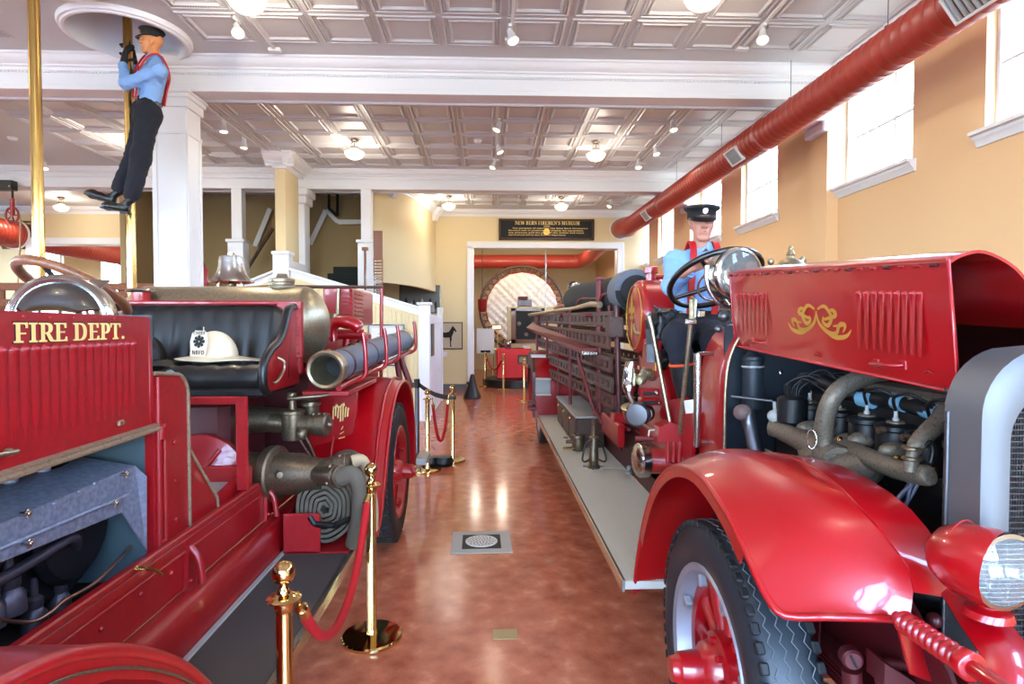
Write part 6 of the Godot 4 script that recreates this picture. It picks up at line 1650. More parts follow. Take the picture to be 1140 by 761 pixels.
	# cowl: arched sheet from dash to driver's foot well, firewall inside
	var sec := []
	for q in [[1.175, 0.86], [1.175, 1.2], [1.18, 1.42], [1.205, 1.56], [1.27, 1.67], [1.4, 1.73], [1.6, 1.75], [1.8, 1.73], [1.93, 1.67], [1.995, 1.56], [2.02, 1.42], [2.025, 0.86]]: sec.append(Vector3(q[0], q[1], 0))
	sec = curve(sec, 3)
	rows = []
	for e in [[2.94, 0.985], [2.96, 1.0], [3.1, 1.01], [3.28, 1.0]]:
		var r := []
		for p in sec: r.append(Vector3(1.6 + (p.x - 1.6) * e[1], p.y, -e[0]))
		rows.append(r)
	st = ns(); sheet(st, rows, 0.012); obj("cowl", st, M.red, t)
	var be := []
	for p in sec.slice(0, 14): be.append(Vector3(1.6 + (p.x - 1.6) * 0.99, p.y - 0.004, -2.935))
	ptube("cowl_bead", be, 0.008, M.nickel_worn, t, 6)
	st = ns(); bx(st, 1.2, 2.0, 0.86, 1.7, 2.99, 3.01); obj("firewall", st, M.engine_blue, t)
	st = ns(); bx(st, 1.185, 2.02, 0.80, 0.86, 2.9, 3.9, 0.01); obj("floor_board", st, M.red_dark, t)
	var sp := P(880, 292, 3.15)
	plathe("siren_dome", [Vector2(0.09, -0.09), Vector2(0.085, -0.03), Vector2(0.075, -0.01), Vector2(0.05, 0.01), Vector2(0.022, 0.02), Vector2(0.018, 0.035), Vector2(0.024, 0.042), Vector2(0.018, 0.055), Vector2(0.012, 0.065), Vector2(0.014, 0.075), Vector2(0.006, 0.09), Vector2(0, 0.092)], sp, Vector3.UP, M.nickel_worn, t, 24)
	pcyl("siren_post", sp + Vector3(0, -0.32, 0), sp + Vector3(0, -0.08, 0), 0.03, M.nickel_worn, t, 12)
	pball("siren_cap", P(893, 290, 3.2), Vector3(0.02, 0.025, 0.02), M.nickel_worn, t); pball("siren_cap", P(858, 291, 3.2), Vector3(0.018, 0.02, 0.018), M.nickel_worn, t)
	engine_bay(t)
	cab(t)
	bed(t)
func engine_bay(t):
	var en := Node3D.new(); place(en, "engine", V(1.6, 0.8, 2.3), t)
	var st := ns(); bx(st, 1.36, 1.86, 0.70, 1.22, 1.66, 2.8, 0.04); obj("crankcase", st, M.engine_black, en)
	st = ns(); bx(st, 1.21, 1.99, 0.64, 0.68, 1.55, 3.0); obj("underpan", st, M.engine_dark, en)
	for d in [2.58, 2.36, 2.18, 2.02, 1.86, 1.70]:
		var c := V(1.42, 1.2, d)
		plathe("cylinder", [Vector2(0.062, -0.06), Vector2(0.062, 0.13), Vector2(0.067, 0.135), Vector2(0.067, 0.15), Vector2(0.05, 0.157), Vector2(0, 0.16)], c, Vector3.UP, M.engine_black, en, 24)
		plathe("spark_plug", [Vector2(0.011, 0.155), Vector2(0.011, 0.175), Vector2(0.007, 0.178), Vector2(0.007, 0.21), Vector2(0, 0.212)], c, Vector3.UP, M.plate_grey, en, 8)
		rod_part("cylinder_lug", [c + Vector3(-0.06, 0.05, 0.02), c + Vector3(-0.105, 0.045, 0.05)], 0.012, M.cast_iron, en)
		pball("brass_cock", c + Vector3(-0.085, 0.06, -0.03), Vector3(0.013, 0.016, 0.013), M.brass, en, 8, 5)
		rod_part("plug_wire", curve([c + Vector3(0, 0.2, 0), c + Vector3(-0.03, 0.25, 0.03), c + Vector3(-0.02, 0.27, 0.09), c + Vector3(0.03, 0.24, 0.12)], 4), 0.006, M.engine_black, en, 6)
		pcyl("cap_disc", c + Vector3(0, 0.152, 0), c + Vector3(0, 0.166, 0), 0.03, M.cast_iron, en, 16, 0.003)
	st = ns(); bx(st, 1.47, 1.78, 1.2, 1.42, 1.66, 2.72, 0.03); obj("cylinder_head", st, M.engine_black, en)
	st = ns(); bx(st, 1.46, 1.6, 1.43, 1.475, 1.8, 2.78, 0.015); obj("rocker_cover", st, M.cast_iron, en)
	for k in 9: pball("cover_bolt", V(1.458, 1.45, 1.9 + 0.1 * k), Vector3(0.012, 0.012, 0.012), M.cast_iron, en, 8, 5)
	var h := [P(915, 424, 2.42), P(960, 440, 2.25), P(1000, 447, 2.08), P(1040, 457, 1.9), P(1052, 461, 1.86)]
	ptube("water_manifold", curve(h, 4), 0.028, M.engine_black, en, 14)
	for e in [[958, 443, 972, 446], [998, 446.5, 1008, 449.5], [1030, 454.5, 1048, 460]]: 
		rod_part("hose_joint", [P(e[0], e[1], 2.25 - (e[0] - 958) * 0.0042), P(e[2], e[3], 2.25 - (e[2] - 958) * 0.0042)], 0.031, M.hose_blue, en, 16)
	# exhaust manifold
	ptube("exhaust_manifold", curve([P(856, 476, 2.62), P(866, 478, 2.58), P(884, 486, 2.45), P(902, 494, 2.32), P(920, 506, 2.22), P(935, 516, 2.1)], 5), [0.02, 0.034, 0.036, 0.038, 0.038, 0.038, 0.038, 0.04, 0.04, 0.04, 0.042, 0.042, 0.044, 0.046, 0.05, 0.052, 0.055, 0.055, 0.058, 0.06, 0.062, 0.065, 0.065, 0.065, 0.065, 0.06], M.cast_iron, en, 18)
	ptube("exhaust_manifold", curve([P(934, 503, 2.2), P(948, 502, 2.14), P(966, 509, 2.0), P(990, 519, 1.85), P(1012, 526, 1.74), P(1030, 529, 1.66), P(1036, 529, 1.64)], 5), [0.03, 0.04, 0.044, 0.044, 0.042, 0.04, 0.038, 0.036, 0.034, 0.034, 0.034, 0.034, 0.034, 0.032, 0.032, 0.032, 0.032, 0.032, 0.031, 0.03, 0.03, 0.03, 0.03, 0.03, 0.03, 0.03, 0.03, 0.028, 0.028, 0.026, 0.016], M.cast_iron, en, 18)
	ptube("collector", [P(890, 490, 2.4), P(905, 505, 2.3), P(926, 523, 2.16), P(950, 527, 2.08), P(968, 519, 2.0), P(978, 512, 1.95)], [0.02, 0.055, 0.075, 0.078, 0.055, 0.02], M.cast_iron, en, 18)
	for q in [[868, 474, 2.55, 0.03], [893, 481, 2.42, 0.034], [938, 497, 2.2, 0.038], [952, 495, 2.12, 0.034], [986, 507, 1.9, 0.03]]: pball("manifold_port", P(q[0], q[1], q[2]) + Vector3(0.05, 0.01, -0.03), Vector3(q[3] * 1.8, q[3], q[3]), M.cast_iron, en)
	ptube("exhaust_pipe", curve([P(917, 508, 2.18), P(917, 485, 2.18), P(919, 463, 2.16), P(928, 441, 2.14), P(944, 427, 2.16), P(965, 419, 2.2), P(990, 413, 2.25)], 5), 0.033, M.cast_iron, en, 18)
	pcyl("pipe_collar", P(916.5, 509, 2.18), P(917, 498, 2.18), 0.042, M.cast_iron, en, 18)
	pcyl("pipe_collar", P(916.5, 511, 2.18), P(916.5, 508, 2.18), 0.058, M.cast_iron, en, 18)
	ptube("wire_loop", ringpts(P(904, 489, 2.15), Vector3(0.012, 0, 0.01), Vector3(0, 0.035, 0), 14), 0.004, M.nickel, en, 6, true)
	ptube("coolant_pipe", curve([P(1014, 524, 1.68), P(1015, 508, 1.68), P(1021, 494, 1.68), P(1034, 480, 1.70), P(1046, 468, 1.72), P(1052, 458, 1.74)], 4), [0.02, 0.02, 0.02, 0.02, 0.016, 0.016, 0.02, 0.022, 0.024, 0.024, 0.026, 0.026, 0.027, 0.027, 0.027, 0.027, 0.027, 0.025, 0.025, 0.025, 0.025], M.cast_iron, en, 14)
	for y in [0.0, 0.03]: pcyl("pipe_clamp", P(1015, 512, 1.68) + Vector3(0, y, 0), P(1015, 512, 1.68) + Vector3(0, y + 0.012, 0), 0.027, M.bronze, en, 14, 0.003)
	rod_part("side_loop", curve([P(1030, 497, 1.66), P(1036, 492, 1.66), P(1039, 502, 1.66), P(1036, 515, 1.66)], 4), 0.008, M.engine_black, en)
	# left part of the bay
	ptube("breather_pipe", [P(826, 458, 2.8), P(832, 461, 2.8), P(836, 478, 2.75), P(844, 514, 2.7)], [0.035, 0.038, 0.03, 0.034], M.steel, en, 16)
	pball("breather_cap", P(827, 459, 2.8), Vector3(0.045, 0.04, 0.045), M.breather, en)
	plathe("oil_canister", [Vector2(0, -0.14), Vector2(0.045, -0.135), Vector2(0.05, -0.12), Vector2(0.05, 0.1), Vector2(0.054, 0.105), Vector2(0.054, 0.12), Vector2(0.03, 0.135), Vector2(0.012, 0.17), Vector2(0, 0.17)], P(838, 424, 2.88), Vector3.UP, M.engine_blue, en, 20)
	pcyl("canister_lid", P(838, 409, 2.88), P(838, 406.5, 2.88), 0.056, M.plate_grey, en, 20)
	plathe("distributor", [Vector2(0, -0.1), Vector2(0.04, -0.1), Vector2(0.05, -0.06), Vector2(0.062, -0.05), Vector2(0.062, 0.05), Vector2(0.05, 0.06), Vector2(0, 0.062)], P(882, 456, 2.55), Vector3.UP, M.engine_black, en, 22)
	for k in 7:
		var a := P(876 + 2 * k, 443 + (k % 3), 2.55 - 0.02 * (k % 2))
		rod_part("ignition_wire", curve([a, a + Vector3(-0.01 + 0.006 * k, 0.06 + 0.012 * (k % 3), 0.01), a + Vector3(0.05 + 0.02 * k, 0.09 + 0.012 * (k % 4), 0.05), a + Vector3(0.12 + 0.02 * k, 0.03, 0.12)], 5), 0.005, M.engine_black, en, 6)
	pball("bakelite_knob", P(863, 463, 2.6), Vector3(0.035, 0.03, 0.03), M.plate_grey, en); rod_part("knob_stem", [P(863, 463, 2.6), P(862, 447, 2.6)], 0.008, M.plate_grey, en)
	pbox("bakelite_foot", P(864, 474, 2.6), Vector3(0.05, 0.05, 0.04), M.plate_grey, en)
	for q in [[814, 441, 860, 446], [818, 520, 842, 508], [858, 520, 882, 490], [852, 500, 872, 510]]: rod_part("linkage_rod", [P(q[0], q[1], 2.8), P(q[2], q[3], 2.7)], 0.006, M.steel, en, 6)
	for k in 8:
		var a := P(1014 + (k % 4) * 3, 536, 1.72 + 0.02 * (k % 3))
		rod_part("wiring_strand", curve([a, a + Vector3(-0.01 - 0.008 * k, -0.06, 0.0), a + Vector3(-0.05 - 0.02 * k + (0.16 if k > 5 else 0.0), -0.11 - 0.005 * k, 0.02), a + Vector3(-0.11 - 0.025 * k + (0.28 if k > 5 else 0.0), -0.13 - (0.07 if k > 5 else 0.005 * k), 0.06)], 5), 0.0055, M.wire, en, 6)
	pcyl("starter_motor", V(1.22, 0.92, 1.72), V(1.35, 0.92, 1.6), 0.06, M.engine_black, en, 20)
	for q in [[985, 478, 1.95], [1012, 486, 1.82], [930, 470, 2.3]]: rod_part("priming_tap", [P(q[0], q[1], q[2]), P(q[0] - 8, q[1] + 1, q[2])], 0.012, M.bronze, en)
func cab(t):
	var st := ns()
	# side body under the seat, seat, drum behind
	bx(st, 1.15, 2.05, 0.84, 1.42, 3.9, 4.45, 0.02); obj("seat_box", st, M.red, t)
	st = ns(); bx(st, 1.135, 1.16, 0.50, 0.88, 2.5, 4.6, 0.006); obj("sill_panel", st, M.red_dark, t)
	st = ns(); prism(st, vecs([3.32, 0.86, 3.28, 1.2, 3.42, 1.28, 3.75, 1.22, 3.86, 1.40, 4.5, 1.46, 4.5, 0.86]), Vector3(1.14, 0, 0), Vector3(0, 0, -1), Vector3.UP, Vector3(0.02, 0, 0)); obj("side_panel", st, M.red, t)
	st = ns(); prism(st, vecs([3.86, 1.36, 3.86, 1.60, 4.0, 1.63, 4.22, 1.60, 4.3, 1.36]), Vector3(1.10, 0, 0), Vector3(0, 0, -1), Vector3.UP, Vector3(0.022, 0, 0)); var sd := obj("seat_side", st, M.red_old, t)
	ptube("gold_line", [V(1.098, 1.40, 3.90), V(1.098, 1.57, 3.90), V(1.098, 1.595, 4.0), V(1.098, 1.57, 4.19), V(1.098, 1.40, 4.25), V(1.098, 1.40, 3.90)], 0.004, M.gold, sd, 5)
	var rows := []
	for j in 17:
		var x := lerpf(1.11, 2.05, j / 16.0)
		var r := []
		for q in [[3.84, 1.42], [3.80, 1.48], [3.83, 1.53], [4.0, 1.55], [4.25, 1.53]]: r.append(V(x, q[1] + 0.008 * absf(sin(j * PI / 2)), q[0]))
		rows.append(r)
	st = ns(); sheet(st, rows, -0.03); obj("seat_cushion", st, M.leather, t)
	rows = []
	for j in 25:
		var s := j / 24.0
		var x := lerpf(1.07, 2.08, s)
		var wrap := 0.30 * pow(clampf(1.0 - (x - 1.07) / 0.16, 0, 1), 2.0)
		var r := []
		for q in [[4.12, 1.46], [4.14, 1.6], [4.17, 1.72], [4.20, 1.80], [4.24, 1.825], [4.29, 1.80]]: r.append(V(x, q[1] - wrap * 0.5 * (q[1] - 1.46) , q[0] - wrap - 0.012 * absf(sin(j * PI / 3))))
		rows.append(r)
	st = ns(); sheet(st, rows, -0.05); obj("backrest", st, M.leather, t)
	# red drum with a gold lily on its end
	var dr := Node3D.new(); place(dr, "chemical_tank", V(1.6, 1.4, 4.6), t)
	var dc := P(706, 353, 4.62)
	plathe("drum", [Vector2(0, -0.015), Vector2(0.10, -0.014), Vector2(0.2, -0.006), Vector2(0.272, 0.012), Vector2(0.288, 0.03), Vector2(0.29, 0.05), Vector2(0.29, 0.9), Vector2(0.28, 0.93), Vector2(0, 0.95)], dc, Vector3.RIGHT, M.red, dr, 44, 50)
	ptube("gold_ring", ringpts(dc + Vector3(-0.0035, 0, 0), Vector3(0, 0.247, 0), Vector3(0, 0, 0.247), 48), 0.0045, M.gold, dr, 6, true)
	st = ns()
	var ld := Vector3(-1, 0, 0)
	var lux := Vector3(0, 0, 1); var lo := dc + Vector3(-0.0175, 0.0, 0)
	for s in [-1, 1]:
		prism(st, vecs([0, 0.02, 0.022, 0.06, 0.03, 0.10, 0.012, 0.15, 0, 0.18, -0.012, 0.15, -0.03, 0.10, -0.022, 0.06]), lo, lux, Vector3.UP * s * 1.0, ld * 0.003)
		prism(st, vecs([s * 0.012, 0.01, s * 0.03, 0.05, s * 0.06, 0.085, s * 0.085, 0.07, s * 0.088, 0.03, s * 0.068, 0.035, s * 0.06, 0.055, s * 0.04, 0.03]), lo, lux, Vector3.UP, ld * 0.003)
	prism(st, vecs([-0.05, -0.016, 0.05, -0.016, 0.05, 0.012, -0.05, 0.012]), lo, lux, Vector3.UP, ld * 0.004)
	obj("gold_lily", st, M.gold, dr)
	for x in [0.18, 0.7]: plathe("band", [Vector2(0.29, 0), Vector2(0.297, 0.002), Vector2(0.297, 0.025), Vector2(0.29, 0.027)], dc + Vector3(x, 0, 0), Vector3.RIGHT, M.red, dr, 44)
	plathe("filler", [Vector2(0.04, 0.27), Vector2(0.04, 0.34), Vector2(0.055, 0.345), Vector2(0.055, 0.39), Vector2(0.03, 0.4), Vector2(0, 0.4)], dc + Vector3(0.13, 0, 0), Vector3.UP, M.red, dr, 18)
	rod_part("side_tap", curve([P(707, 361, 4.55), P(708, 369, 4.5), P(713, 371, 4.45), P(722, 369, 4.4)], 4), 0.016, M.nickel_worn, dr)
	pball("tap_flange", P(722, 370, 4.4), Vector3(0.03, 0.045, 0.03), M.gold_leaf, dr)
	# steering wheel and searchlight
	steering(t, P(796, 311, 3.28), Vector3(-0.12, 0.80, -0.52), 0.255, 0.017, M.black_paint, M.black_paint, 4, V(1.5, 1.45, 3.0), 0.75)
	var w2 := P(803, 315, 3.22)
	ptube("throttle_ring", ringpts(w2, Vector3(0.13, 0.02, 0), Vector3(-0.02, 0.09, 0.09), 28), 0.006, M.nickel, t, 6, true)
	var sc := P(822, 305, 3.05)
	var sl := Node3D.new(); place(sl, "searchlight", sc, t)
	var sdir := Vector3(0.22, -0.02, 1).normalized()
	plathe("housing", [Vector2(0, -0.16), Vector2(0.07, -0.155), Vector2(0.118, -0.13), Vector2(0.128, -0.1), Vector2(0.128, -0.03), Vector2(0.135, -0.025), Vector2(0.14, 0.0), Vector2(0.135, 0.015), Vector2(0.122, 0.02), Vector2(0.118, 0.01)], sc, sdir, M.nickel, sl, 40)
	plathe("reflector", [Vector2(0.118, 0.01), Vector2(0.09, -0.04), Vector2(0.05, -0.075), Vector2(0, -0.085)], sc, sdir, M.chrome, sl, 32, 60)
	plathe("lens", [Vector2(0.119, 0.012), Vector2(0.08, 0.022), Vector2(0, 0.028)], sc, sdir, M.lens, sl, 32, 60)
	ptube("yoke", curve([sc + Vector3(-0.145, 0.02, -0.05), sc + Vector3(-0.14, -0.07, -0.05), sc + Vector3(-0.08, -0.15, -0.05), sc + Vector3(0, -0.17, -0.05), sc + Vector3(0.09, -0.14, -0.05), sc + Vector3(0.145, 0.0, -0.05)], 4), 0.013, M.nickel, sl)
	rod_part("post", [sc + Vector3(0, -0.17, -0.05), Vector3(sc.x, 1.62, sc.z - 0.05)], 0.016, M.nickel, sl)
	pbox("yoke_lug", sc + Vector3(-0.145, 0.01, -0.05), Vector3(0.03, 0.09, 0.03), M.nickel, sl, 0.006)
	for q in [[806, 352, 3.1, 0.03], [816, 362, 3.08, 0.025], [800, 366, 3.15, 0.022]]: pball("dash_instrument", P(q[0], q[1], q[2]), Vector3(q[3], q[3], q[3]), M.steel, t)
	# levers, grab rail, quadrant
	rod_part("shift_lever", [P(722, 352, 3.75), P(726, 365, 3.74), P(748, 480, 3.6)], [0.016, 0.014, 0.013], M.nickel_worn, t, 10)
	rod_part("brake_lever", [P(770.5, 330, 3.3), P(769, 358, 3.32), P(757, 483, 3.5)], [0.012, 0.012, 0.016], M.nickel_worn, t, 10)
	pbox("lever_grip", P(771, 344, 3.29), Vector3(0.035, 0.13, 0.035), M.nickel_worn, t, 0.012); pbox("lever_latch", P(769, 358, 3.28), Vector3(0.06, 0.035, 0.03), M.nickel, t, 0.008)
	rod_part("lever_trigger", [P(775, 334, 3.28), P(774, 352, 3.28)], 0.007, M.nickel, t)
	var g0 := P(776.5, 393, 3.12); var g1 := P(776.5, 497, 3.12)
	rod_part("grab_rail", [g0, g1], 0.021, M.nickel, t, 14)
	rod_part("rail_stay", [P(777, 394, 3.12), P(801, 393, 3.15)], 0.012, M.nickel, t); rod_part("rail_stay", [P(777, 493, 3.12), P(800, 491, 3.15)], 0.012, M.nickel, t)
	pball("stay_foot", P(801, 393, 3.12), Vector3(0.02, 0.026, 0.026), M.red, t); pball("stay_foot", P(800, 491, 3.12), Vector3(0.02, 0.026, 0.026), M.nickel, t)
	st = ns(); prism(st, vecs([-0.09, 0, -0.08, 0.06, -0.02, 0.09, 0.05, 0.07, 0.09, 0.01, 0.09, -0.03, -0.09, -0.03]), P(750, 487, 3.5), Vector3(1, 0, 0.2), Vector3.UP, V(0, 0, 0.12)); obj("lever_quadrant", st, M.red, t)
	for k in 3: rod_part("quadrant_post", [P(743 + 7 * k, 492, 3.5), P(744 + 6 * k, 515, 3.45)], 0.016, M.red, t)
	rod_part("pedal_rod", curve([P(716, 472, 3.9), P(724, 477, 3.8), P(733, 479, 3.7), P(742, 483, 3.6)], 4), 0.01, M.nickel_worn, t)
	rod_part("side_peg", [P(707, 488, 3.6), P(727, 488, 3.6)], 0.016, M.maroon, t)
	rod_part("peg_hanger", [P(722, 487, 3.6), P(723, 479, 3.6), P(729, 478, 3.6)], 0.007, M.nickel_worn, t)
	# horizontal red can with a bright lid, bell horn and gauges beside the seat
	pcyl("side_can", P(757, 513, 3.7), P(720, 512, 3.8), 0.085, M.red, t, 26)
	plathe("can_lid", [Vector2(0.0, 0.03), Vector2(0.05, 0.028), Vector2(0.098, 0.015), Vector2(0.112, 0.0), Vector2(0.112, -0.05), Vector2(0.1, -0.055)], P(711, 512, 3.8), Vector3(-1, 0, 0.12), M.nickel, t, 32)
	plathe("hand_wheel", [Vector2(0, -0.04), Vector2(0.07, -0.035), Vector2(0.085, -0.02), Vector2(0.085, 0.02), Vector2(0.07, 0.035), Vector2(0, 0.04)], P(710, 461, 3.95), Vector3(-0.5, 0, 1), M.steel, t, 28)
	plathe("hand_wheel", [Vector2(0, -0.04), Vector2(0.05, -0.035), Vector2(0.06, -0.02), Vector2(0.06, 0.02), Vector2(0.05, 0.035), Vector2(0, 0.04)], P(719, 460, 4.0), Vector3(-0.5, 0, 1), M.steel, t, 28)
	plathe("bell_cup", [Vector2(0, -0.07), Vector2(0.05, -0.06), Vector2(0.06, 0.0), Vector2(0.065, 0.02), Vector2(0, 0.03)], P(702, 455, 4.0), Vector3(-0.2, 1, 0.3), M.nickel_worn, t, 20)
	rod_part("bell_stem", curve([P(703, 402, 4.1), P(701, 425, 4.1), P(701, 440, 4.05), P(706, 450, 4.0)], 4), [0.04, 0.045, 0.05, 0.05, 0.05, 0.05, 0.045, 0.03, 0.025, 0.02, 0.02, 0.02, 0.02], M.chrome, t, 12)
	for q in [[718, 416, 4.0], [725, 417, 4.0], [713, 422, 4.05]]: plathe("gauge", [Vector2(0, -0.02), Vector2(0.04, -0.02), Vector2(0.045, 0), Vector2(0.04, 0.012), Vector2(0, 0.014)], P(q[0], q[1], q[2]), Vector3(-1, 0, 0.4), M.nickel_worn, t, 20)
	for k in 2:
		pbox("wood_block", P(723, 436 + 10 * k, 4.0), Vector3(0.14, 0.05, 0.1), M.red, t, 0.01); pbox("block_strap", P(722, 437 + 10 * k, 3.97), Vector3(0.09, 0.018, 0.1), M.engine_dark, t, 0)
		pball("strap_knob", P(731 + 2 * k, 437 + 11 * k, 3.92), Vector3(0.016, 0.016, 0.03), M.nickel, t)
	tag(pbox("info_card", P(771, 452, 3.3), Vector3(0.085, 0.075, 0.003), M.label_white, null, 0, Basis(Vector3.UP, -0.3) * Basis(Vector3.BACK, 0.15)), "small white information card propped beside the foot well of the right engine", "card")
	st = ns(); nets(st, [[P(734, 352, 4.0), P(738, 382, 3.98), 0.06, 0.075], [P(748, 354, 4.03), P(752, 384, 4.0), 0.06, 0.07]], 0.012, 0.05, 0.035, 11.0)
	tag(obj("black_cushion", st, M.leather), "crumpled black leather cushion between driver and seat back", "cushion")
func ladder(root_name: String, x0: float, x1: float, y0: float, y1: float, d0: float, d1: float, w: float, h: float, m, label: String):
	# two pierced side rails joined by rungs, running from d0 to d1
	var t := thing(root_name, V((x0 + x1) / 2 + w / 2, minf(y0, y1), (d0 + d1) / 2), label, "ladder", "wooden ladders racked on the right engine")
	var a := V(x0, y0, d0); var b := V(x1, y1, d1)
	var ax := (b - a).normalized(); var L := (b - a).length()
	var bas := Basis(Vector3(1, 0, 0), Vector3.UP, Vector3(1, 0, 0).cross(Vector3.UP))
	bas = Basis(ax.cross(Vector3.UP).normalized(), ax.cross(Vector3.UP).normalized().cross(ax) , -ax)
	for s in [0.0, w]:
		var st := ns()
		var o: Vector3 = a + bas.x * s * signf(bas.x.x)
		for y in [0.018, h - 0.018]: box(st, o + Vector3.UP * y + ax * L / 2, Vector3(0.03, 0.036, L), 0.005, bas)
		var n := int(L / 0.17)
		for k in n + 1: box(st, o + Vector3.UP * h / 2 + ax * (L * k / n), Vector3(0.028, h, 0.075 if k % 1 == 0 else 0.05), 0.004, bas)
		obj("side_rail", st, m, t)
	var n2 := int(L / 0.34)
	for k in n2: rod_part("rung", [a + ax * (L * (k + 0.5) / n2) + Vector3.UP * h / 2, a + ax * (L * (k + 0.5) / n2) + Vector3.UP * h / 2 + bas.x * w * signf(bas.x.x)], 0.017, m, t, 6)
func bed(t):
	var st := ns()
	bx(st, 1.14, 2.06, 0.84, 0.92, 4.45, 9.4, 0.01); obj("bed_floor", st, M.red_dark, t)
	st = ns(); bx(st, 1.0, 2.1, 0.9, 0.98, 4.75, 4.9, 0.01); bx(st, 1.0, 1.06, 0.74, 0.92, 4.6, 5.3, 0.01); obj("bed_beam", st, M.red, t)
	st = ns(); bx(st, 1.12, 1.16, 0.84, 1.30, 5.4, 6.6, 0.005); obj("bed_side", st, M.red_dark, t)
	# uprights and rails of the ladder rack
	for q in [[667, 310, 462, 5.45], [635, 345, 470, 6.6], [622, 352, 440, 7.4], [609, 356, 440, 8.1], [598, 350, 400, 8.8]]:
		rod_part("rack_upright", [P(q[0], q[1], q[3]), P(q[0] + (1 if q[0] > 660 else 0), q[2], q[3])], 0.03 if q[0] > 660 else 0.018, M.maroon, t, 8)
	pbox("upright_cap", P(667, 310, 5.45), Vector3(0.075, 0.03, 0.075), M.maroon, t)
	rod_part("hoop_rail", curve([P(667, 345, 5.45), P(669, 331, 5.4), P(676, 327, 5.3), P(696, 326.5, 5.0)], 4), 0.016, M.maroon, t)
	rod_part("hoop_rail", curve([P(642, 342, 6.4), P(644, 335, 6.3), P(651, 332, 6.2), P(667, 332, 5.6)], 4), 0.014, M.maroon, t)
	rod_part("upright_stay", [P(678, 340, 5.1), P(679, 376, 5.1)], 0.014, M.maroon, t)
	rod_part("silver_rail", [P(668, 339, 5.4), P(658, 338.5, 5.7), P(640, 343, 6.4), P(589, 350.5, 9.0)], [0.03, 0.028, 0.022, 0.022], M.nickel_worn, t, 10)
	var s := [P(588, 367, 9.0), P(648, 394, 5.45), P(668, 393, 5.45), P(640, 380, 6.6), P(594, 362.5, 9.0)]
	st = ns(); sheet(st, [[s[0], s[1]], [s[4], s[2]]], -0.05, false); obj("rack_shelf", st, M.maroon, t)
	pbox("shelf_cap", P(656.5, 393, 5.4), Vector3(0.135, 0.035, 0.09), M.nickel, t, 0.006)
	rod_part("diagonal_brace", [P(643, 397, 5.6), P(663, 462, 5.4)], 0.018, M.maroon, t)
	rod_part("diagonal_brace", [P(663, 458, 5.4), P(692, 500, 4.9)], 0.016, M.maroon, t)
	rod_part("diagonal_brace", [P(668, 470, 5.4), P(700, 478, 4.6)], 0.016, M.maroon, t)
	rod_part("front_post", [P(686, 340, 4.95), P(690, 470, 4.9)], 0.025, M.red_dark, t)
	# rear fender, step plates, wheels
	var rows := []
	for q in [[7.95, 0.46], [7.93, 0.8], [7.95, 1.05], [8.08, 1.21], [8.3, 1.3], [8.6, 1.32], [8.9, 1.27], [9.15, 1.1], [9.25, 0.8], [9.26, 0.5]]:
		var r := []
		for j in 6: r.append(V(lerpf(0.60, 1.12, j / 5.0), q[1] + 0.02 * sin(PI * j / 5.0), q[0]))
		rows.append(r)
	st = ns(); sheet(st, rows, -0.01); var f := obj("rear_fender", st, M.red, t)
	st = ns()
	var pg := PackedVector2Array()
	for q in [[7.93, 0.46], [7.91, 0.8], [7.93, 1.07], [8.07, 1.23], [8.3, 1.32], [8.6, 1.335], [8.9, 1.28], [9.15, 1.1], [9.25, 0.8], [9.15, 0.8], [9.0, 1.05], [8.6, 1.15], [8.25, 1.05], [8.06, 0.8], [8.03, 0.46]]: pg.append(Vector2(q[0], q[1]))
	prism(st, pg, Vector3(0.57, 0, 0), Vector3(0, 0, -1), Vector3.UP, Vector3(0.035, 0, 0)); obj("fender_skirt", st, M.red_dark, f)
	var sp := P(604.5, 430, 7.9)
	st = ns(); box(st, sp + Vector3(0, 0.0, -0.01), Vector3(0.2, 0.2, 0.02), 0.003); obj("step_plate", st, M.plate_grey, f)
	pbox("step_tread", sp + Vector3(0, 0.105, 0.05), Vector3(0.2, 0.02, 0.12), M.mat_grey, f); pbox("step_tread", sp + Vector3(0, -0.1, 0.05), Vector3(0.2, 0.02, 0.12), M.mat_grey, f)
	pbox("top_tread", P(601, 396, 8.2), Vector3(0.24, 0.04, 0.2), M.mat_grey, f)
	for y in [448, 454]: pbox("hub_block", P(592, y, 7.9), Vector3(0.12, 0.05, 0.12), M.maroon, f, 0.01)
	wheel(t, V(0.80, 0.5, 8.6), 0.5, 0.2, 0.33, -1, true)
	wheel(t, V(2.4, 0.5, 8.6), 0.5, 0.2, 0.33, 1, true)
	# ladders and gear carried on the bed
	ladder("ladder", 1.02, 0.70, 1.69, 1.74, 5.0, 9.2, 0.42, 0.13, M.wood_grey, "wooden ladder in the rack, second row from the top, below the silver rail")
	ladder("ladder", 1.00, 0.69, 1.50, 1.58, 5.0, 9.2, 0.46, 0.14, M.wood_ladder, "wooden ladder with a grey end block just above the red shelf")
	ladder("ladder", 1.02, 0.72, 1.30, 1.38, 5.0, 9.2, 0.46, 0.13, M.wood_ladder, "wooden ladder just below the red shelf of the rack")
	ladder("ladder", 1.03, 0.73, 1.13, 1.19, 5.0, 9.2, 0.46, 0.13, M.wood_grey, "second wooden ladder below the red shelf, behind the diagonal brace")
	ladder("ladder", 1.05, 0.80, 0.985, 1.0, 5.0, 8.0, 0.46, 0.12, M.wood_ladder, "lowest wooden ladder resting on the bed beam")
	tag(pbox("end_block", P(684, 364, 5.0), Vector3(0.12, 0.17, 0.2), M.wood_grey, null, 0.01), "grey wooden block capping the ladder end beside the red drum", "block")
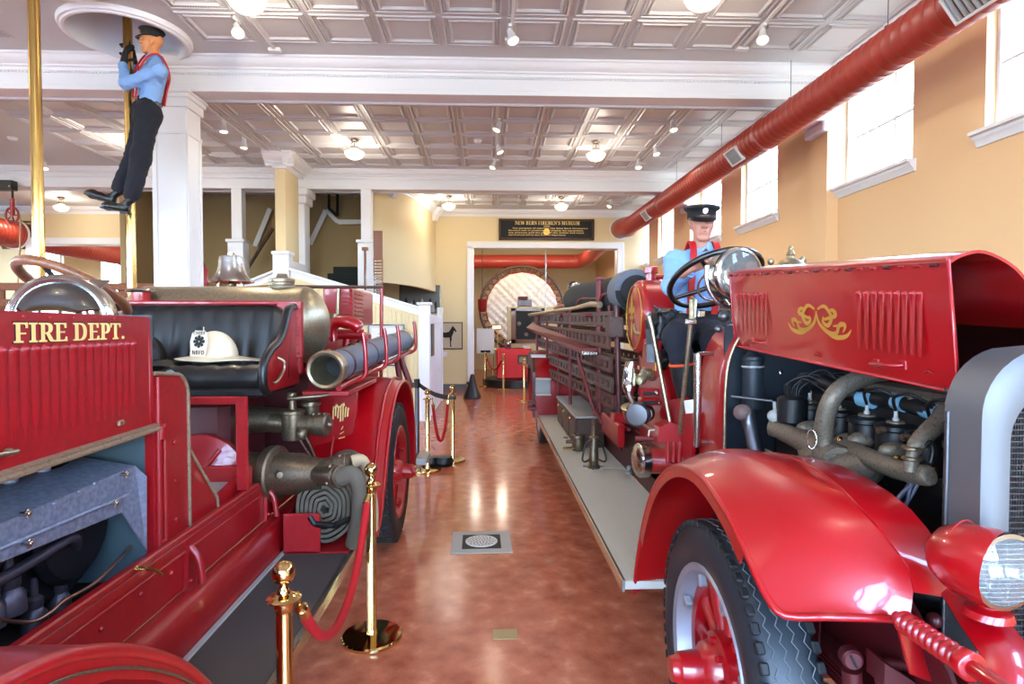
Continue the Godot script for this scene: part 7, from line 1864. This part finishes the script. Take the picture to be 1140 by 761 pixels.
	for k in 4:
		var y: float = [1.22, 1.14, 1.02, 0.99][k]
		var tt := thing("tool_bundle", V(1.3, y, 5.0), ["dark folded canvas tool roll, uppermost of four under the ladders by the drum", "dark folded canvas tool roll, second of four under the ladders by the drum", "dark folded canvas tool roll, third of four under the ladders by the drum", "dark folded canvas tool roll, lowest of four under the ladders by the drum"][k], "tool roll")
		rod_part("roll", [V(1.08 + 0.06 * (k % 2), y + 0.05, 4.72), V(1.9, y + 0.05, 4.76)], 0.052, M.engine_black, tt, 12)
		pcyl("roll_end", V(1.06 + 0.06 * (k % 2), y + 0.05, 4.72), V(1.09 + 0.06 * (k % 2), y + 0.05, 4.72), 0.062, M.engine_dark, tt, 14)
	var pp := thing("pike_pole", V(1.1, 1.66, 6.5), "long yellowish pike pole lying between the ladders", "pole")
	rod_part("shaft", [V(1.16, 1.40, 4.85), V(0.98, 1.47, 8.8)], 0.02, M.wood_trim, pp)
	var tr := thing("tarpaulin_roll", V(1.16, 1.82, 6.2), "long dark green canvas roll lying on top of the ladder rack", "canvas roll")
	var r0 := V(1.23, 1.985, 5.0); var r1 := P(642, 334, 7.5)
	ptube("roll", [r0, r0.lerp(r1, 0.3) + Vector3(0, -0.01, 0), r0.lerp(r1, 0.7), r0.lerp(r1, 0.97), r1, r1 + (r1 - r0).normalized() * 0.06], [0.175, 0.18, 0.185, 0.185, 0.175, 0.1], M.canvas, tr, 24)
	ptube("pale_hose_end", [r0 + Vector3(0, 0.01, 0.0), r0.lerp(r1, 0.1) + Vector3(0, 0.01, 0)], 0.184, M.hose_hard, tr, 24)
	plathe("dark_mouth", [Vector2(0, 0.0), Vector2(0.13, 0.0), Vector2(0.13, 0.03), Vector2(0, 0.03)], r0 + Vector3(0, 0.01, 0.01), Vector3.BACK, M.engine_dark, tr, 22)
	rod_part("roll_cradle", [r0.lerp(r1, 0.25) + Vector3(-0.3, -0.2, 0), r0.lerp(r1, 0.25) + Vector3(0.3, -0.2, 0)], 0.02, M.maroon, t); rod_part("roll_cradle", [r0.lerp(r1, 0.8) + Vector3(-0.3, -0.2, 0), r0.lerp(r1, 0.8) + Vector3(0.3, -0.2, 0)], 0.02, M.maroon, t)
	var bm := thing("bed_basket", V(1.6, 1.9, 5.0), "red wire mesh basket behind the drum and the driver", "basket")
	st = ns()
	for k in 16:
		rod(st, V(1.35 + 0.06 * k, 1.86, 5.0), V(1.35 + 0.06 * k + 0.12, 2.1, 5.0), 0.006, 5); rod(st, V(1.35 + 0.06 * k + 0.12, 1.86, 5.0), V(1.35 + 0.06 * k, 2.1, 5.0), 0.006, 5)
	obj("mesh", st, M.maroon, bm).set_meta("kind", "stuff")
	rod_part("top_rail", [V(1.35, 2.11, 5.0), V(2.4, 2.11, 5.0)], 0.02, M.red, bm); rod_part("bottom_rail", [V(1.35, 1.85, 5.0), V(2.4, 1.85, 5.0)], 0.02, M.red, bm)
	var rl := thing("rear_lantern", P(639, 325, 8.3), "small dark lantern with a bright face at the rear end of the canvas roll", "lantern")
	pball("body", P(639, 319, 8.3), Vector3(0.09, 0.085, 0.09), M.black_paint, rl); plathe("face", [Vector2(0.06, 0), Vector2(0.055, 0.02), Vector2(0, 0.025)], P(640, 319, 8.22), Vector3(0.2, 0, 1), M.chrome, rl); rod_part("foot", [P(639, 323, 8.3), P(638.5, 345, 8.3)], 0.03, M.maroon, rl)
	st = ns(); bx(st, 0.98, 2.0, 1.72, 2.0, 7.7, 9.2, 0.03); obj("rear_box", st, M.maroon, t)
	# on the running board
	var zb := thing("tool_box", V(0.98, 0.5, 6.6), "long brown wooden tool box with a grey lid and brass latches on the running board", "box")
	st = ns(); bx(st, 0.84, 1.12, 0.50, 0.79, 5.75, 7.4, 0.01); obj("body", st, M.wood_dark, zb)
	st = ns(); bx(st, 0.825, 1.13, 0.79, 0.815, 5.73, 7.42, 0.006); obj("lid", st, M.plate_grey, zb)
	for d in [6.0, 6.5, 7.0]: pbox("door", V(0.836, 0.64, d), Vector3(0.012, 0.24, 0.4), M.wood_dark, zb, 0.003); pball("latch", V(0.822, 0.74, d + 0.1), Vector3(0.02, 0.02, 0.02), M.brass, zb, 8, 5)
	var by := 0.499
	var nz := thing("play_pipe_nozzle", V(0, 0, 0), "tall brass fire nozzle with two looped handles standing on the running board", "nozzle")
	var nb := PY(661, 520, by)
	plathe("base", [Vector2(0, 0), Vector2(0.055, 0), Vector2(0.058, 0.015), Vector2(0.04, 0.025), Vector2(0.04, 0.06), Vector2(0.043, 0.065)], nb, Vector3.UP, M.bronze, nz, 20)
	plathe("barrel", [Vector2(0.043, 0.065), Vector2(0.036, 0.18), Vector2(0.034, 0.24), Vector2(0.042, 0.245), Vector2(0.042, 0.26), Vector2(0.022, 0.27), Vector2(0.018, 0.40), Vector2(0.021, 0.405), Vector2(0.015, 0.41), Vector2(0, 0.38)], nb, Vector3.UP, M.bronze, nz, 20)
	plathe("tip_ring", [Vector2(0.03, 0.255), Vector2(0.032, 0.262), Vector2(0.024, 0.27)], nb, Vector3.UP, M.brass, nz, 20)
	for sg in [-1, 1]: rod_part("handle", curve([nb + Vector3(0.03 * sg, 0.23, 0), nb + Vector3(0.07 * sg, 0.19, 0), nb + Vector3(0.10 * sg, 0.08, 0.02), nb + Vector3(0.08 * sg, 0.055, 0.03), nb + Vector3(0.04 * sg, 0.07, 0.01)], 4), 0.008, M.engine_black, nz)
	for a in [0.2, 1.8]: rod_part("foot_lug", [nb + Vector3(-0.09 * cos(a), 0.008, -0.09 * sin(a)), nb + Vector3(0.09 * cos(a), 0.008, 0.09 * sin(a))], 0.008, M.steel, nz)
	var vb := PY(643.5, 501, by)
	var vl := thing("gate_valve", vb, "squat brass gate valve lying on the running board behind the nozzle", "valve")
	plathe("body", [Vector2(0, 0), Vector2(0.055, 0.0), Vector2(0.06, 0.015), Vector2(0.06, 0.12), Vector2(0.066, 0.125), Vector2(0.066, 0.15), Vector2(0.05, 0.155), Vector2(0.05, 0.13), Vector2(0, 0.12)], vb, Vector3.UP, M.bronze, vl, 24)
	rod_part("lug", [vb + Vector3(-0.04, 0.03, 0.03), vb + Vector3(-0.15, 0.03, 0.04)], 0.012, M.brass, vl); rod_part("lug", [vb + Vector3(-0.04, 0.09, 0.02), vb + Vector3(-0.12, 0.09, 0.03)], 0.018, M.bronze, vl); rod_part("lug", [vb + Vector3(-0.1, 0.12, 0), vb + Vector3(-0.14, 0.125, 0)], 0.008, M.bronze, vl)
	var fb := PY(641.5, 484, by)
	var fl := thing("siamese_fitting", fb, "dark metal hose fitting with an open flared mouth before the tool box", "fitting")
	plathe("body", [Vector2(0, 0), Vector2(0.06, 0), Vector2(0.075, 0.05), Vector2(0.06, 0.11), Vector2(0.045, 0.15)], fb, Vector3.UP, M.steel, fl, 20)
	plathe("mouth", [Vector2(0.03, -0.03), Vector2(0.04, 0.02), Vector2(0.055, 0.04), Vector2(0.05, 0.048), Vector2(0.035, 0.03), Vector2(0, 0.0)], fb + Vector3(0.0, 0.19, 0.02), Vector3(0.0, 0.8, 0.6), M.nickel_worn, fl, 20)
	var stp := PY(684, 517, by) 
	tag(plathe("steel_stud", [Vector2(0, 0), Vector2(0.028, 0), Vector2(0.028, 0.012), Vector2(0.014, 0.02), Vector2(0.014, 0.05), Vector2(0.022, 0.055), Vector2(0, 0.07)], PY(700, 527, by), Vector3.UP, M.plate_grey, null, 12), "small grey stud fixed to the running board under the bright can lid", "fitting")
# ---------- figures: bones with radii, joined by a smooth minimum and meshed as surface nets
func cap_d(p: Vector3, a: Vector3, ab: Vector3, inv: float, ra: float, rb: float) -> float:
	var h := clampf((p - a).dot(ab) * inv, 0.0, 1.0)
	return (p - a - ab * h).length() - ra - (rb - ra) * h
func nets(st: SurfaceTool, bones: Array, cell: float, k: float, amp := 0.0, freq := 20.0):
	var A := PackedVector3Array(); var AB := PackedVector3Array(); var IV := PackedFloat32Array(); var RA := PackedFloat32Array(); var RB := PackedFloat32Array()
	for b in bones:
		A.append(b[0]); var d: Vector3 = b[1] - b[0]
		AB.append(d); IV.append(1.0 / maxf(d.length_squared(), 1e-9)); RA.append(b[2]); RB.append(b[3])
	var n := A.size()
	wob.seed = 11; wob.frequency = 1.0; wob.fractal_octaves = 2
	var cells := {}
	for i in n:
		var m := maxf(RA[i], RB[i]) + k * 0.6 + 2.0 * cell
		var lo := A[i].min(A[i] + AB[i]) - Vector3.ONE * m; var hi := A[i].max(A[i] + AB[i]) + Vector3.ONE * m
		var l := Vector3i((lo / cell).floor()); var h := Vector3i((hi / cell).ceil())
		for x in range(l.x, h.x):
			for y in range(l.y, h.y):
				for z in range(l.z, h.z):
					var d := cap_d((Vector3(x, y, z) + Vector3.ONE * 0.5) * cell, A[i], AB[i], IV[i], RA[i], RB[i])
					if d > -1.8 * cell - amp and d < k * 0.45 + 1.4 * cell + amp: cells[Vector3i(x, y, z)] = true
	var val := {}
	var verts := {}
	var offs := [Vector3i(0, 0, 0), Vector3i(1, 0, 0), Vector3i(0, 1, 0), Vector3i(1, 1, 0), Vector3i(0, 0, 1), Vector3i(1, 0, 1), Vector3i(0, 1, 1), Vector3i(1, 1, 1)]
	var edges := [[0, 1], [2, 3], [4, 5], [6, 7], [0, 2], [1, 3], [4, 6], [5, 7], [0, 4], [1, 5], [2, 6], [3, 7]]
	for c in cells:
		var v := []
		var neg := 0
		for o in offs:
			var q: Vector3i = c + o
			if not val.has(q):
				var p := Vector3(q) * cell
				var r := 1e3
				for i in n:
					var d := cap_d(p, A[i], AB[i], IV[i], RA[i], RB[i])
					var hh := maxf(k - absf(r - d), 0.0) / k
					r = minf(r, d) - hh * hh * k * 0.25
				if amp > 0: r += amp * wob.get_noise_3dv(p * freq)
				val[q] = r
			v.append(val[q])
			if val[q] < 0: neg += 1
		if neg == 0 or neg == 8: continue
		var s := Vector3.ZERO; var cnt := 0
		for e in edges:
			var a: float = v[e[0]]; var b: float = v[e[1]]
			if (a < 0) != (b < 0):
				s += Vector3(offs[e[0]]).lerp(Vector3(offs[e[1]]), a / (a - b)); cnt += 1
		verts[c] = (Vector3(c) + s / cnt) * cell
	st.set_smooth_group(ngroup())
	var ax := [Vector3i(1, 0, 0), Vector3i(0, 1, 0), Vector3i(0, 0, 1)]
	for c in verts:
		for i in 3:
			var q: Vector3i = c + ax[i]
			if not val.has(q): continue
			var s0: bool = val[c] < 0; var s1: bool = val[q] < 0
			if s0 == s1: continue
			var u: Vector3i = ax[(i + 1) % 3]; var w: Vector3i = ax[(i + 2) % 3]
			if not (verts.has(c - u) and verts.has(c - w) and verts.has(c - u - w)): continue
			if s0: quad(st, verts[c], verts[c - u], verts[c - u - w], verts[c - w])
			else: quad(st, verts[c], verts[c - w], verts[c - u - w], verts[c - u])
func hand_bones(w: Vector3, u: Vector3, n: Vector3, thumb: float, curl: float, sc := 1.0, fat := 1.0) -> Array:
	u = u.normalized(); n = (n - u * n.dot(u)).normalized()
	var s := u.cross(n)
	var b := []
	for k in 4:
		var off := s * ((k - 1.5) * 0.019 * sc)
		b.append([w + off * 0.6 + u * 0.015 * sc, w + off + u * 0.08 * sc, 0.015 * sc * fat, 0.0125 * sc * fat])
		var p: Vector3 = w + off + u * 0.085 * sc
		var a := 0.0
		var L: float = [0.078, 0.09, 0.085, 0.066][k if thumb < 0 else 3 - k] * sc
		for j in 3:
			a += curl * [0.6, 1.1, 0.8][j] + 0.04 * k
			var q: Vector3 = p + (u * cos(a) + n * sin(a)) * L * [0.45, 0.31, 0.24][j]
			b.append([p, q, (0.0105 - 0.001 * j) * sc * fat, (0.0095 - 0.001 * j) * sc * fat]); p = q
	var t0 := w + u * 0.03 * sc + s * thumb * 0.024 * sc
	var t1 := t0 + (u * 0.6 + s * thumb * 0.7 + n * 0.45).normalized() * 0.042 * sc
	var t2 := t1 + (u * 0.7 + s * thumb * 0.1 + n * 0.75).normalized() * 0.034 * sc
	var t3 := t2 + (u * 0.5 - s * thumb * 0.2 + n * 0.85).normalized() * 0.026 * sc
	b.append([t0, t1, 0.014 * sc * fat, 0.0115 * sc * fat]); b.append([t1, t2, 0.0115 * sc * fat, 0.0105 * sc * fat]); b.append([t2, t3, 0.0105 * sc * fat, 0.0085 * sc * fat])
	return b
func head_bones(c: Vector3, f: Vector3, u: Vector3) -> Array:
	var r := f.cross(u)
	var h := func(x: float, y: float, z: float) -> Vector3: return c + r * x + u * y + f * z
	var b := []
	for s in [-1, 1]:
		b.append([h.call(0.016 * s, 0.035, -0.03), h.call(0.012 * s, 0.035, 0.025), 0.072, 0.066])     # skull
		b.append([h.call(0.03 * s, -0.02, 0.03), h.call(0.02 * s, -0.085, 0.045), 0.044, 0.027])        # cheek to jaw
		b.append([h.call(0.015 * s, 0.03, 0.078), h.call(0.045 * s, 0.028, 0.066), 0.013, 0.011])       # brow
		b.append([h.call(0.072 * s, 0.02, -0.008), h.call(0.069 * s, -0.022, 0.0), 0.014, 0.009])      # ear
		b.append([h.call(0.036 * s, -0.02, 0.062), h.call(0.03 * s, -0.035, 0.06), 0.02, 0.018])        # cheekbone
	b.append([h.call(-0.012, -0.098, 0.062), h.call(0.012, -0.098, 0.062), 0.02, 0.02])                 # chin
	b.append([h.call(0, 0.02, 0.083), h.call(0, -0.018, 0.103), 0.009, 0.0115])                           # nose
	b.append([h.call(-0.013, -0.024, 0.088), h.call(0.013, -0.024, 0.088), 0.009, 0.009])
	b.append([h.call(-0.017, -0.053, 0.082), h.call(0.017, -0.053, 0.082), 0.0075, 0.0075])               # lips
	b.append([h.call(-0.014, -0.066, 0.08), h.call(0.014, -0.066, 0.08), 0.008, 0.008])
	b.append([h.call(0, -0.04, -0.02), h.call(0, -0.15, -0.025), 0.05, 0.052])                            # neck
	return b
func cap_hat(root, c: Vector3, f: Vector3, u: Vector3, badge: Material):
	var s := f.cross(u)
	T = Transform3D(Basis(s, u, f.cross(u).cross(u) * -1.0), c)
	T = Transform3D(Basis(s, u, -f), c)
	var st := ns()
	lathe(st, [Vector2(0.093, 0.0), Vector2(0.096, 0.012), Vector2(0.096, 0.046), Vector2(0.112, 0.062), Vector2(0.121, 0.074), Vector2(0.116, 0.084), Vector2(0.09, 0.094), Vector2(0.04, 0.10), Vector2(0, 0.10)], Vector3.ZERO, Vector3.UP, 32, 60)
	var o := obj("cap", st, M.cap_cloth, root)
	st = ns()
	var rows := []
	for i in 4:
		var r := []
		for k in 15:
			var a := PI * (0.12 + 0.76 * k / 14.0)
			var e := 0.095 + 0.016 * i * pow(sin(a), 0.7)
			r.append(Vector3(cos(a) * (0.095 + 0.003 * i), 0.008 - 0.009 * i * i * 0.4 * sin(a), -sin(a) * e))
		rows.append(r)
	sheet(st, rows, 0.004)
	obj("visor", st, M.black_paint, o)
	st = ns(); tube(st, ringpts(Vector3(0, 0.016, 0), Vector3(0.098, 0, 0), Vector3(0, 0, -0.098), 28, 0.5, PI - 0.5, true), 0.0045, 6)
	obj("cap_strap", st, M.black_paint, o)
	st = ns(); prism(st, vecs([0, -0.022, 0.015, -0.012, 0.018, 0.008, 0.01, 0.02, -0.01, 0.02, -0.018, 0.008, -0.015, -0.012]), Vector3(0, 0.05, -0.104), Vector3(1, 0, 0), Vector3(0, 0.95, -0.3), Vector3(0, -0.001, -0.006))
	obj("badge", st, badge, o)
	T = Transform3D.IDENTITY
func strap(pts: Array, side: Vector3, w: float) -> SurfaceTool:
	var c := curve(pts, 6)
	var rows := [[], [], []]
	for k in c.size():
		for j in 3: rows[j].append(c[k] + side * (w * (j - 1) * 0.5))
	var st := ns(); sheet(st, rows, 0.014); return st
func shoe(n: String, root, heel: Vector3, toe: Vector3, up: Vector3, ankle: Vector3, m):
	var st := ns()
	var d := toe - heel
	nets(st, [[heel + up * 0.035, heel + d * 0.45 + up * 0.035, 0.036, 0.036], [heel + d * 0.45 + up * 0.033, heel + d * 0.72 + up * 0.03, 0.038, 0.044], [heel + d * 0.72 + up * 0.03, toe - d * 0.1 + up * 0.024, 0.042, 0.03], [heel + up * 0.05 + d * 0.1, ankle, 0.036, 0.04]], 0.01, 0.03)
	var o := obj(n, st, m, root)
	st = ns()
	var sd := d.cross(up).normalized()
	var pl := vecs([0, -0.026, 0.05, -0.034, 0.12, -0.03, 0.2, -0.043, 0.25, -0.04, 0.285, -0.02, 0.29, 0, 0.285, 0.02, 0.25, 0.04, 0.2, 0.043, 0.12, 0.03, 0.05, 0.034, 0, 0.026])
	prism(st, pl, heel - d.normalized() * 0.03 - up * 0.006, d.normalized() * (d.length() + 0.05) / 0.29, sd, up * 0.014)
	prism(st, vecs([0, -0.026, 0.05, -0.034, 0.085, -0.03, 0.085, 0.03, 0.05, 0.034, 0, 0.026]), heel - d.normalized() * 0.03 - up * 0.024, d.normalized(), sd, up * 0.02)
	obj("sole", st, M.engine_black, o)
func figure(label: String, base: Vector3, J: Dictionary, skin: Material, gloved: bool, badge: Material):
	var t := thing("person", base, label, "person")
	var f: Vector3 = J.face.normalized(); var u: Vector3 = J.get("hup", Vector3.UP)
	u = (u - f * u.dot(f)).normalized()
	var fb: Vector3 = J.front.normalized()
	var tu: Vector3 = (J.neck - J.pelvis).normalized()
	var sd: Vector3 = (J.shL - J.shR).normalized()
	fb = (fb - tu * fb.dot(tu)).normalized()
	# the body: a coarse net below the clothes; head and hands in finer nets of the same mesh
	var st := ns()
	var bb := [[J.pelvis, J.neck - tu * 0.12, 0.085, 0.085], [J.neck - tu * 0.1, J.neck + tu * 0.03, 0.06, 0.05], [J.shL, J.shR, 0.033, 0.033], [J.hipL, J.hipR, 0.09, 0.09]]
	for s in ["L", "R"]:
		bb.append([J["sh" + s], J["el" + s], 0.034, 0.03]); bb.append([J["el" + s], J["wr" + s], 0.03, 0.024])
		bb.append([J["hip" + s], J["kn" + s], 0.075, 0.052]); bb.append([J["kn" + s], J["an" + s], 0.05, 0.034])
	nets(st, bb, 0.02, 0.04)
	nets(st, head_bones(J.head, f, u), 0.0052, 0.018)
	for s in ["L", "R"]:
		var hb := [] if gloved else hand_bones(J["wr" + s], J["hu" + s], J["hn" + s], J["th" + s], J["curl" + s])
		hb.append([J["wr" + s] - J["hu" + s].normalized() * 0.06, J["wr" + s] + J["hu" + s].normalized() * 0.02, 0.026, 0.022])
		nets(st, hb, 0.005, 0.008)
	obj("body", st, skin, t)
	if gloved:
		for s in ["L", "R"]:
			st = ns()
			var hb := hand_bones(J["wr" + s], J["hu" + s], J["hn" + s], J["th" + s], J["curl" + s], 1.45, 1.2)
			hb.append([J["wr" + s] - J["hu" + s].normalized() * 0.03, J["wr" + s] + J["hu" + s].normalized() * 0.03, 0.036, 0.03])
			nets(st, hb, 0.006, 0.008); obj("glove", st, M.glove, t)
	var hd := func(x: float, y: float, z: float) -> Vector3: return J.head + f.cross(u) * x + u * y + f * z
	for s in [-1, 1]:
		pball("eye", hd.call(0.031 * s, 0.008, 0.071), Vector3(0.0125, 0.0085, 0.0105), M.label_white, t, 10, 7)
		pball("iris", hd.call(0.031 * s, 0.008, 0.0795), Vector3(0.005, 0.0055, 0.004), M.wood_dark, t, 8, 6)
		ptube("eyebrow", [hd.call(0.014 * s, 0.032, 0.093), hd.call(0.032 * s, 0.037, 0.089), hd.call(0.048 * s, 0.032, 0.077)], [0.003, 0.0035, 0.002], M.wood_dark, t, 6)
		ptube("eyelid", [hd.call(0.018 * s, 0.014, 0.078), hd.call(0.031 * s, 0.019, 0.081), hd.call(0.044 * s, 0.014, 0.073)], 0.0022, M.wood_dark, t, 5)
	ptube("lip", [hd.call(-0.022, -0.058, 0.083), hd.call(0, -0.057, 0.0925), hd.call(0.022, -0.058, 0.083)], [0.002, 0.004, 0.002], M.lip, t, 6)
	cap_hat(t, hd.call(0, 0.036, -0.004), (f + u * J.get("tilt", 0.0)).normalized(), (u - f * J.get("tilt", 0.0)).normalized(), badge)
	# shirt
	st = ns()
	var w0: Vector3 = J.pelvis + tu * 0.07; var w1: Vector3 = J.neck - tu * 0.15
	var sb := []
	for s in [-1, 1]:
		sb.append([w0 + sd * 0.055 * s, w1 + sd * 0.075 * s + fb * 0.01, 0.092, 0.105])
		sb.append([w1 + sd * 0.075 * s, J.neck - tu * 0.055 + sd * 0.07 * s, 0.10, 0.055])
	for s in ["L", "R"]:
		sb.append([J.neck - tu * 0.03, J["sh" + s], 0.05, 0.062]); sb.append([J["sh" + s], J["el" + s], 0.066, 0.053]); sb.append([J["el" + s], J["wr" + s] - (J["wr" + s] - J["el" + s]).normalized() * 0.02, 0.054, 0.041])
	nets(st, sb, 0.0135, 0.04, 0.012, 16.0)
	var sh := obj("shirt", st, M.shirt_blue, t)
	for s in [-1, 1]:
		var p0: Vector3 = J.neck + tu * 0.045
		var rows := [[], []]
		for k in 7:
			var a: float = PI / 2 * s * (k / 6.0 * 2.0)
			var dir := fb * cos(a) + sd * sin(a)
			rows[0].append(p0 + dir * 0.062 + tu * (0.012 if k else 0.0)); rows[1].append(p0 + dir * (0.085 if k > 1 else 0.09) - tu * (0.075 if k == 1 else 0.045 if k else 0.03))
		st = ns(); sheet(st, rows, 0.004); obj("collar", st, M.shirt_blue, sh)
	for s in ["L", "R"]:
		var cd: Vector3 = (J["wr" + s] - J["el" + s]).normalized()
		var st2 := ns(); lathe(st2, [Vector2(0.041, -0.05), Vector2(0.046, -0.045), Vector2(0.046, 0.0), Vector2(0.038, 0.004)], J["wr" + s] - cd * 0.015, cd, 18); obj("cuff", st2, M.shirt_blue, sh)
	# trousers, belt, suspenders
	st = ns()
	var tb := [[J.hipL, J.hipR, 0.118, 0.118], [w0 - tu * 0.02 + sd * 0.05, J.hipL, 0.10, 0.11], [w0 - tu * 0.02 - sd * 0.05, J.hipR, 0.10, 0.11]]
	for s in ["L", "R"]:
		tb.append([J["hip" + s], J["kn" + s], 0.105, J.get("knr", 0.08)]); tb.append([J["kn" + s], J["an" + s], J.get("knr", 0.08) * 0.98, J.get("anr", 0.07)])
	nets(st, tb, 0.0145, 0.05, 0.011, 13.0)
	obj("trousers", st, M.trouser, t)
	st = ns()
	var rows := [[], []]
	for k in 33:
		var a := TAU * k / 32
		var e := sd * cos(a) * 0.158 + fb * sin(a) * 0.118
		rows[0].append(w0 + e - tu * 0.02); rows[1].append(w0 + e + tu * 0.022)
	sheet(st, rows, 0.006); var be := obj("belt", st, M.black_paint, t)
	pbox("buckle", w0 + fb * 0.125, Vector3(0.045, 0.04, 0.01), M.nickel, be, 0.003, Basis(sd, tu, sd.cross(tu)))
	for s in [-1, 1]:
		var e: Vector3 = sd * s
		st = strap([w0 + e * 0.085 + fb * 0.122, w0 + e * 0.09 + fb * 0.13 + tu * 0.12, w1 + e * 0.095 + fb * 0.132, w1 + e * 0.09 + fb * 0.122 + tu * 0.05, J.neck + e * 0.085 + fb * 0.075 + tu * 0.01, J.neck + e * 0.085 + tu * 0.056, J.neck + e * 0.08 - fb * 0.085 - tu * 0.03, w1 + e * 0.06 - fb * 0.128, w0 + e * 0.03 - fb * 0.125 + tu * 0.14, w0 + e * 0.06 - fb * 0.12], sd, 0.042)
		obj("suspender", st, M.suspender, t)
	return t
func people():
	mt("lip", Color(0.62, 0.30, 0.26), 0.5)
	mt("boot_trim", Color(0.90, 0.30, 0.10), 0.6)
	var J := {
		"head": P(168.5, 47.5, 6.22), "face": Vector3(-0.80, 0.02, 0.6), "hup": Vector3(0.05, 1, 0), "tilt": 0.0, "front": Vector3(-0.93, 0, 0.36), "neck": P(173, 67, 6.22),
		"shL": P(178, 79, 6.08), "shR": P(169, 77, 6.36), "elL": P(140, 93, 6.04), "elR": P(148, 90, 6.44), "wrL": P(137, 72, 6.2), "wrR": P(150, 71, 6.42),
		"huL": Vector3(0.05, 1, -0.15), "hnL": Vector3(0.75, 0.0, -0.65), "thL": 1.0, "curlL": 0.32, "huR": Vector3(-0.2, 1, 0.0), "hnR": Vector3(-0.8, 0, 0.6), "thR": -1.0, "curlR": 0.6,
		"pelvis": P(164.5, 121, 6.22), "hipL": P(165, 128, 6.14), "hipR": P(162, 126, 6.3), "knL": P(157, 175, 6.1), "knR": P(151, 172, 6.28), "anL": P(147.5, 216, 6.14), "anR": P(134, 208, 6.27), "anr": 0.078, "knr": 0.09}
	var t: Node3D = figure("figure in light blue shirt and red suspenders clinging to the farther brass pole", P(140, 240, 6.22), J, M.skin_tan, true, M.gold)
	shoe("shoe", t, P(127, 227, 6.27), P(96, 216, 6.24), Vector3(-0.30, 0.92, 0.15).normalized(), P(133, 213, 6.27), M.shoe)
	shoe("shoe", t, P(141, 236, 6.14), P(114, 231, 6.17), Vector3(-0.2, 0.95, 0.1).normalized(), P(146, 222, 6.14), M.shoe)
	st_sock(t, P(134, 206, 6.27), P(133, 214, 6.27)); st_sock(t, P(147.5, 214, 6.14), P(146, 223, 6.14))
	J = {
		"head": P(781, 250, 4.0), "face": Vector3(-0.12, -0.02, 1), "hup": Vector3.UP, "tilt": -0.10, "front": Vector3(-0.05, 0, 1), "neck": P(781, 280, 4.05),
		"shL": P(811, 291, 4.06), "shR": P(750, 290, 4.03), "elR": P(747, 319, 3.82), "wrR": P(769, 300, 3.58), "elL": P(832, 326, 3.85), "wrL": P(818, 322, 3.55),
		"huR": Vector3(0.75, 0.42, 0.15), "hnR": Vector3(0.25, -0.5, 0.8), "thR": -1.0, "curlR": 0.85, "huL": Vector3(-0.3, 0.3, 0.8), "hnL": Vector3(-0.2, -0.8, 0.3), "thL": 1.0, "curlL": 0.8,
		"pelvis": P(774, 361, 4.05), "hipR": P(760, 368, 4.02), "hipL": P(789, 368, 4.02), "knR": P(753, 374, 3.58), "knL": P(797, 382, 3.55), "anR": P(763, 418, 3.56), "anL": P(802, 430, 3.53), "anr": 0.07}
	t = figure("seated driver in light blue shirt and black peaked cap at the right engine's wheel", P(785, 480, 3.8), J, M.skin_rose, false, M.mat_grey)
	for k in 2:
		var kn: Vector3 = [P(761, 402, 3.56), P(801, 410, 3.54)][k]; var an: Vector3 = [P(771, 466, 3.58), P(808, 476, 3.55)][k]
		plathe("boot", [Vector2(0.07, 0), Vector2(0.078, 0.012), Vector2(0.086, 0.02), Vector2(0.084, 0.10), Vector2(0.072, 0.2), Vector2(0.062, 0.32), Vector2(0.06, 0.36), Vector2(0, 0.37)], kn, an - kn, M.rubber, t, 20)
		ptube("boot_trim", ringpts(kn + (an - kn).normalized() * 0.012, frame_of((an - kn).normalized()).x * 0.084, frame_of((an - kn).normalized()).y * 0.084, 24), 0.009, M.boot_trim, t, 6, true)
		shoe("boot_foot", t, an + Vector3(0, -0.09, -0.04), an + Vector3(-0.02, -0.09, 0.16), Vector3.UP, an + Vector3(0, -0.02, 0), M.rubber)
func st_sock(t, a, b): ptube("sock", [a, b], 0.05, M.engine_black, t, 14)
func _ready():
	ready_lights()
	materials()
	building()
	fittings()
	left_engine()
	right_engine()
	people()
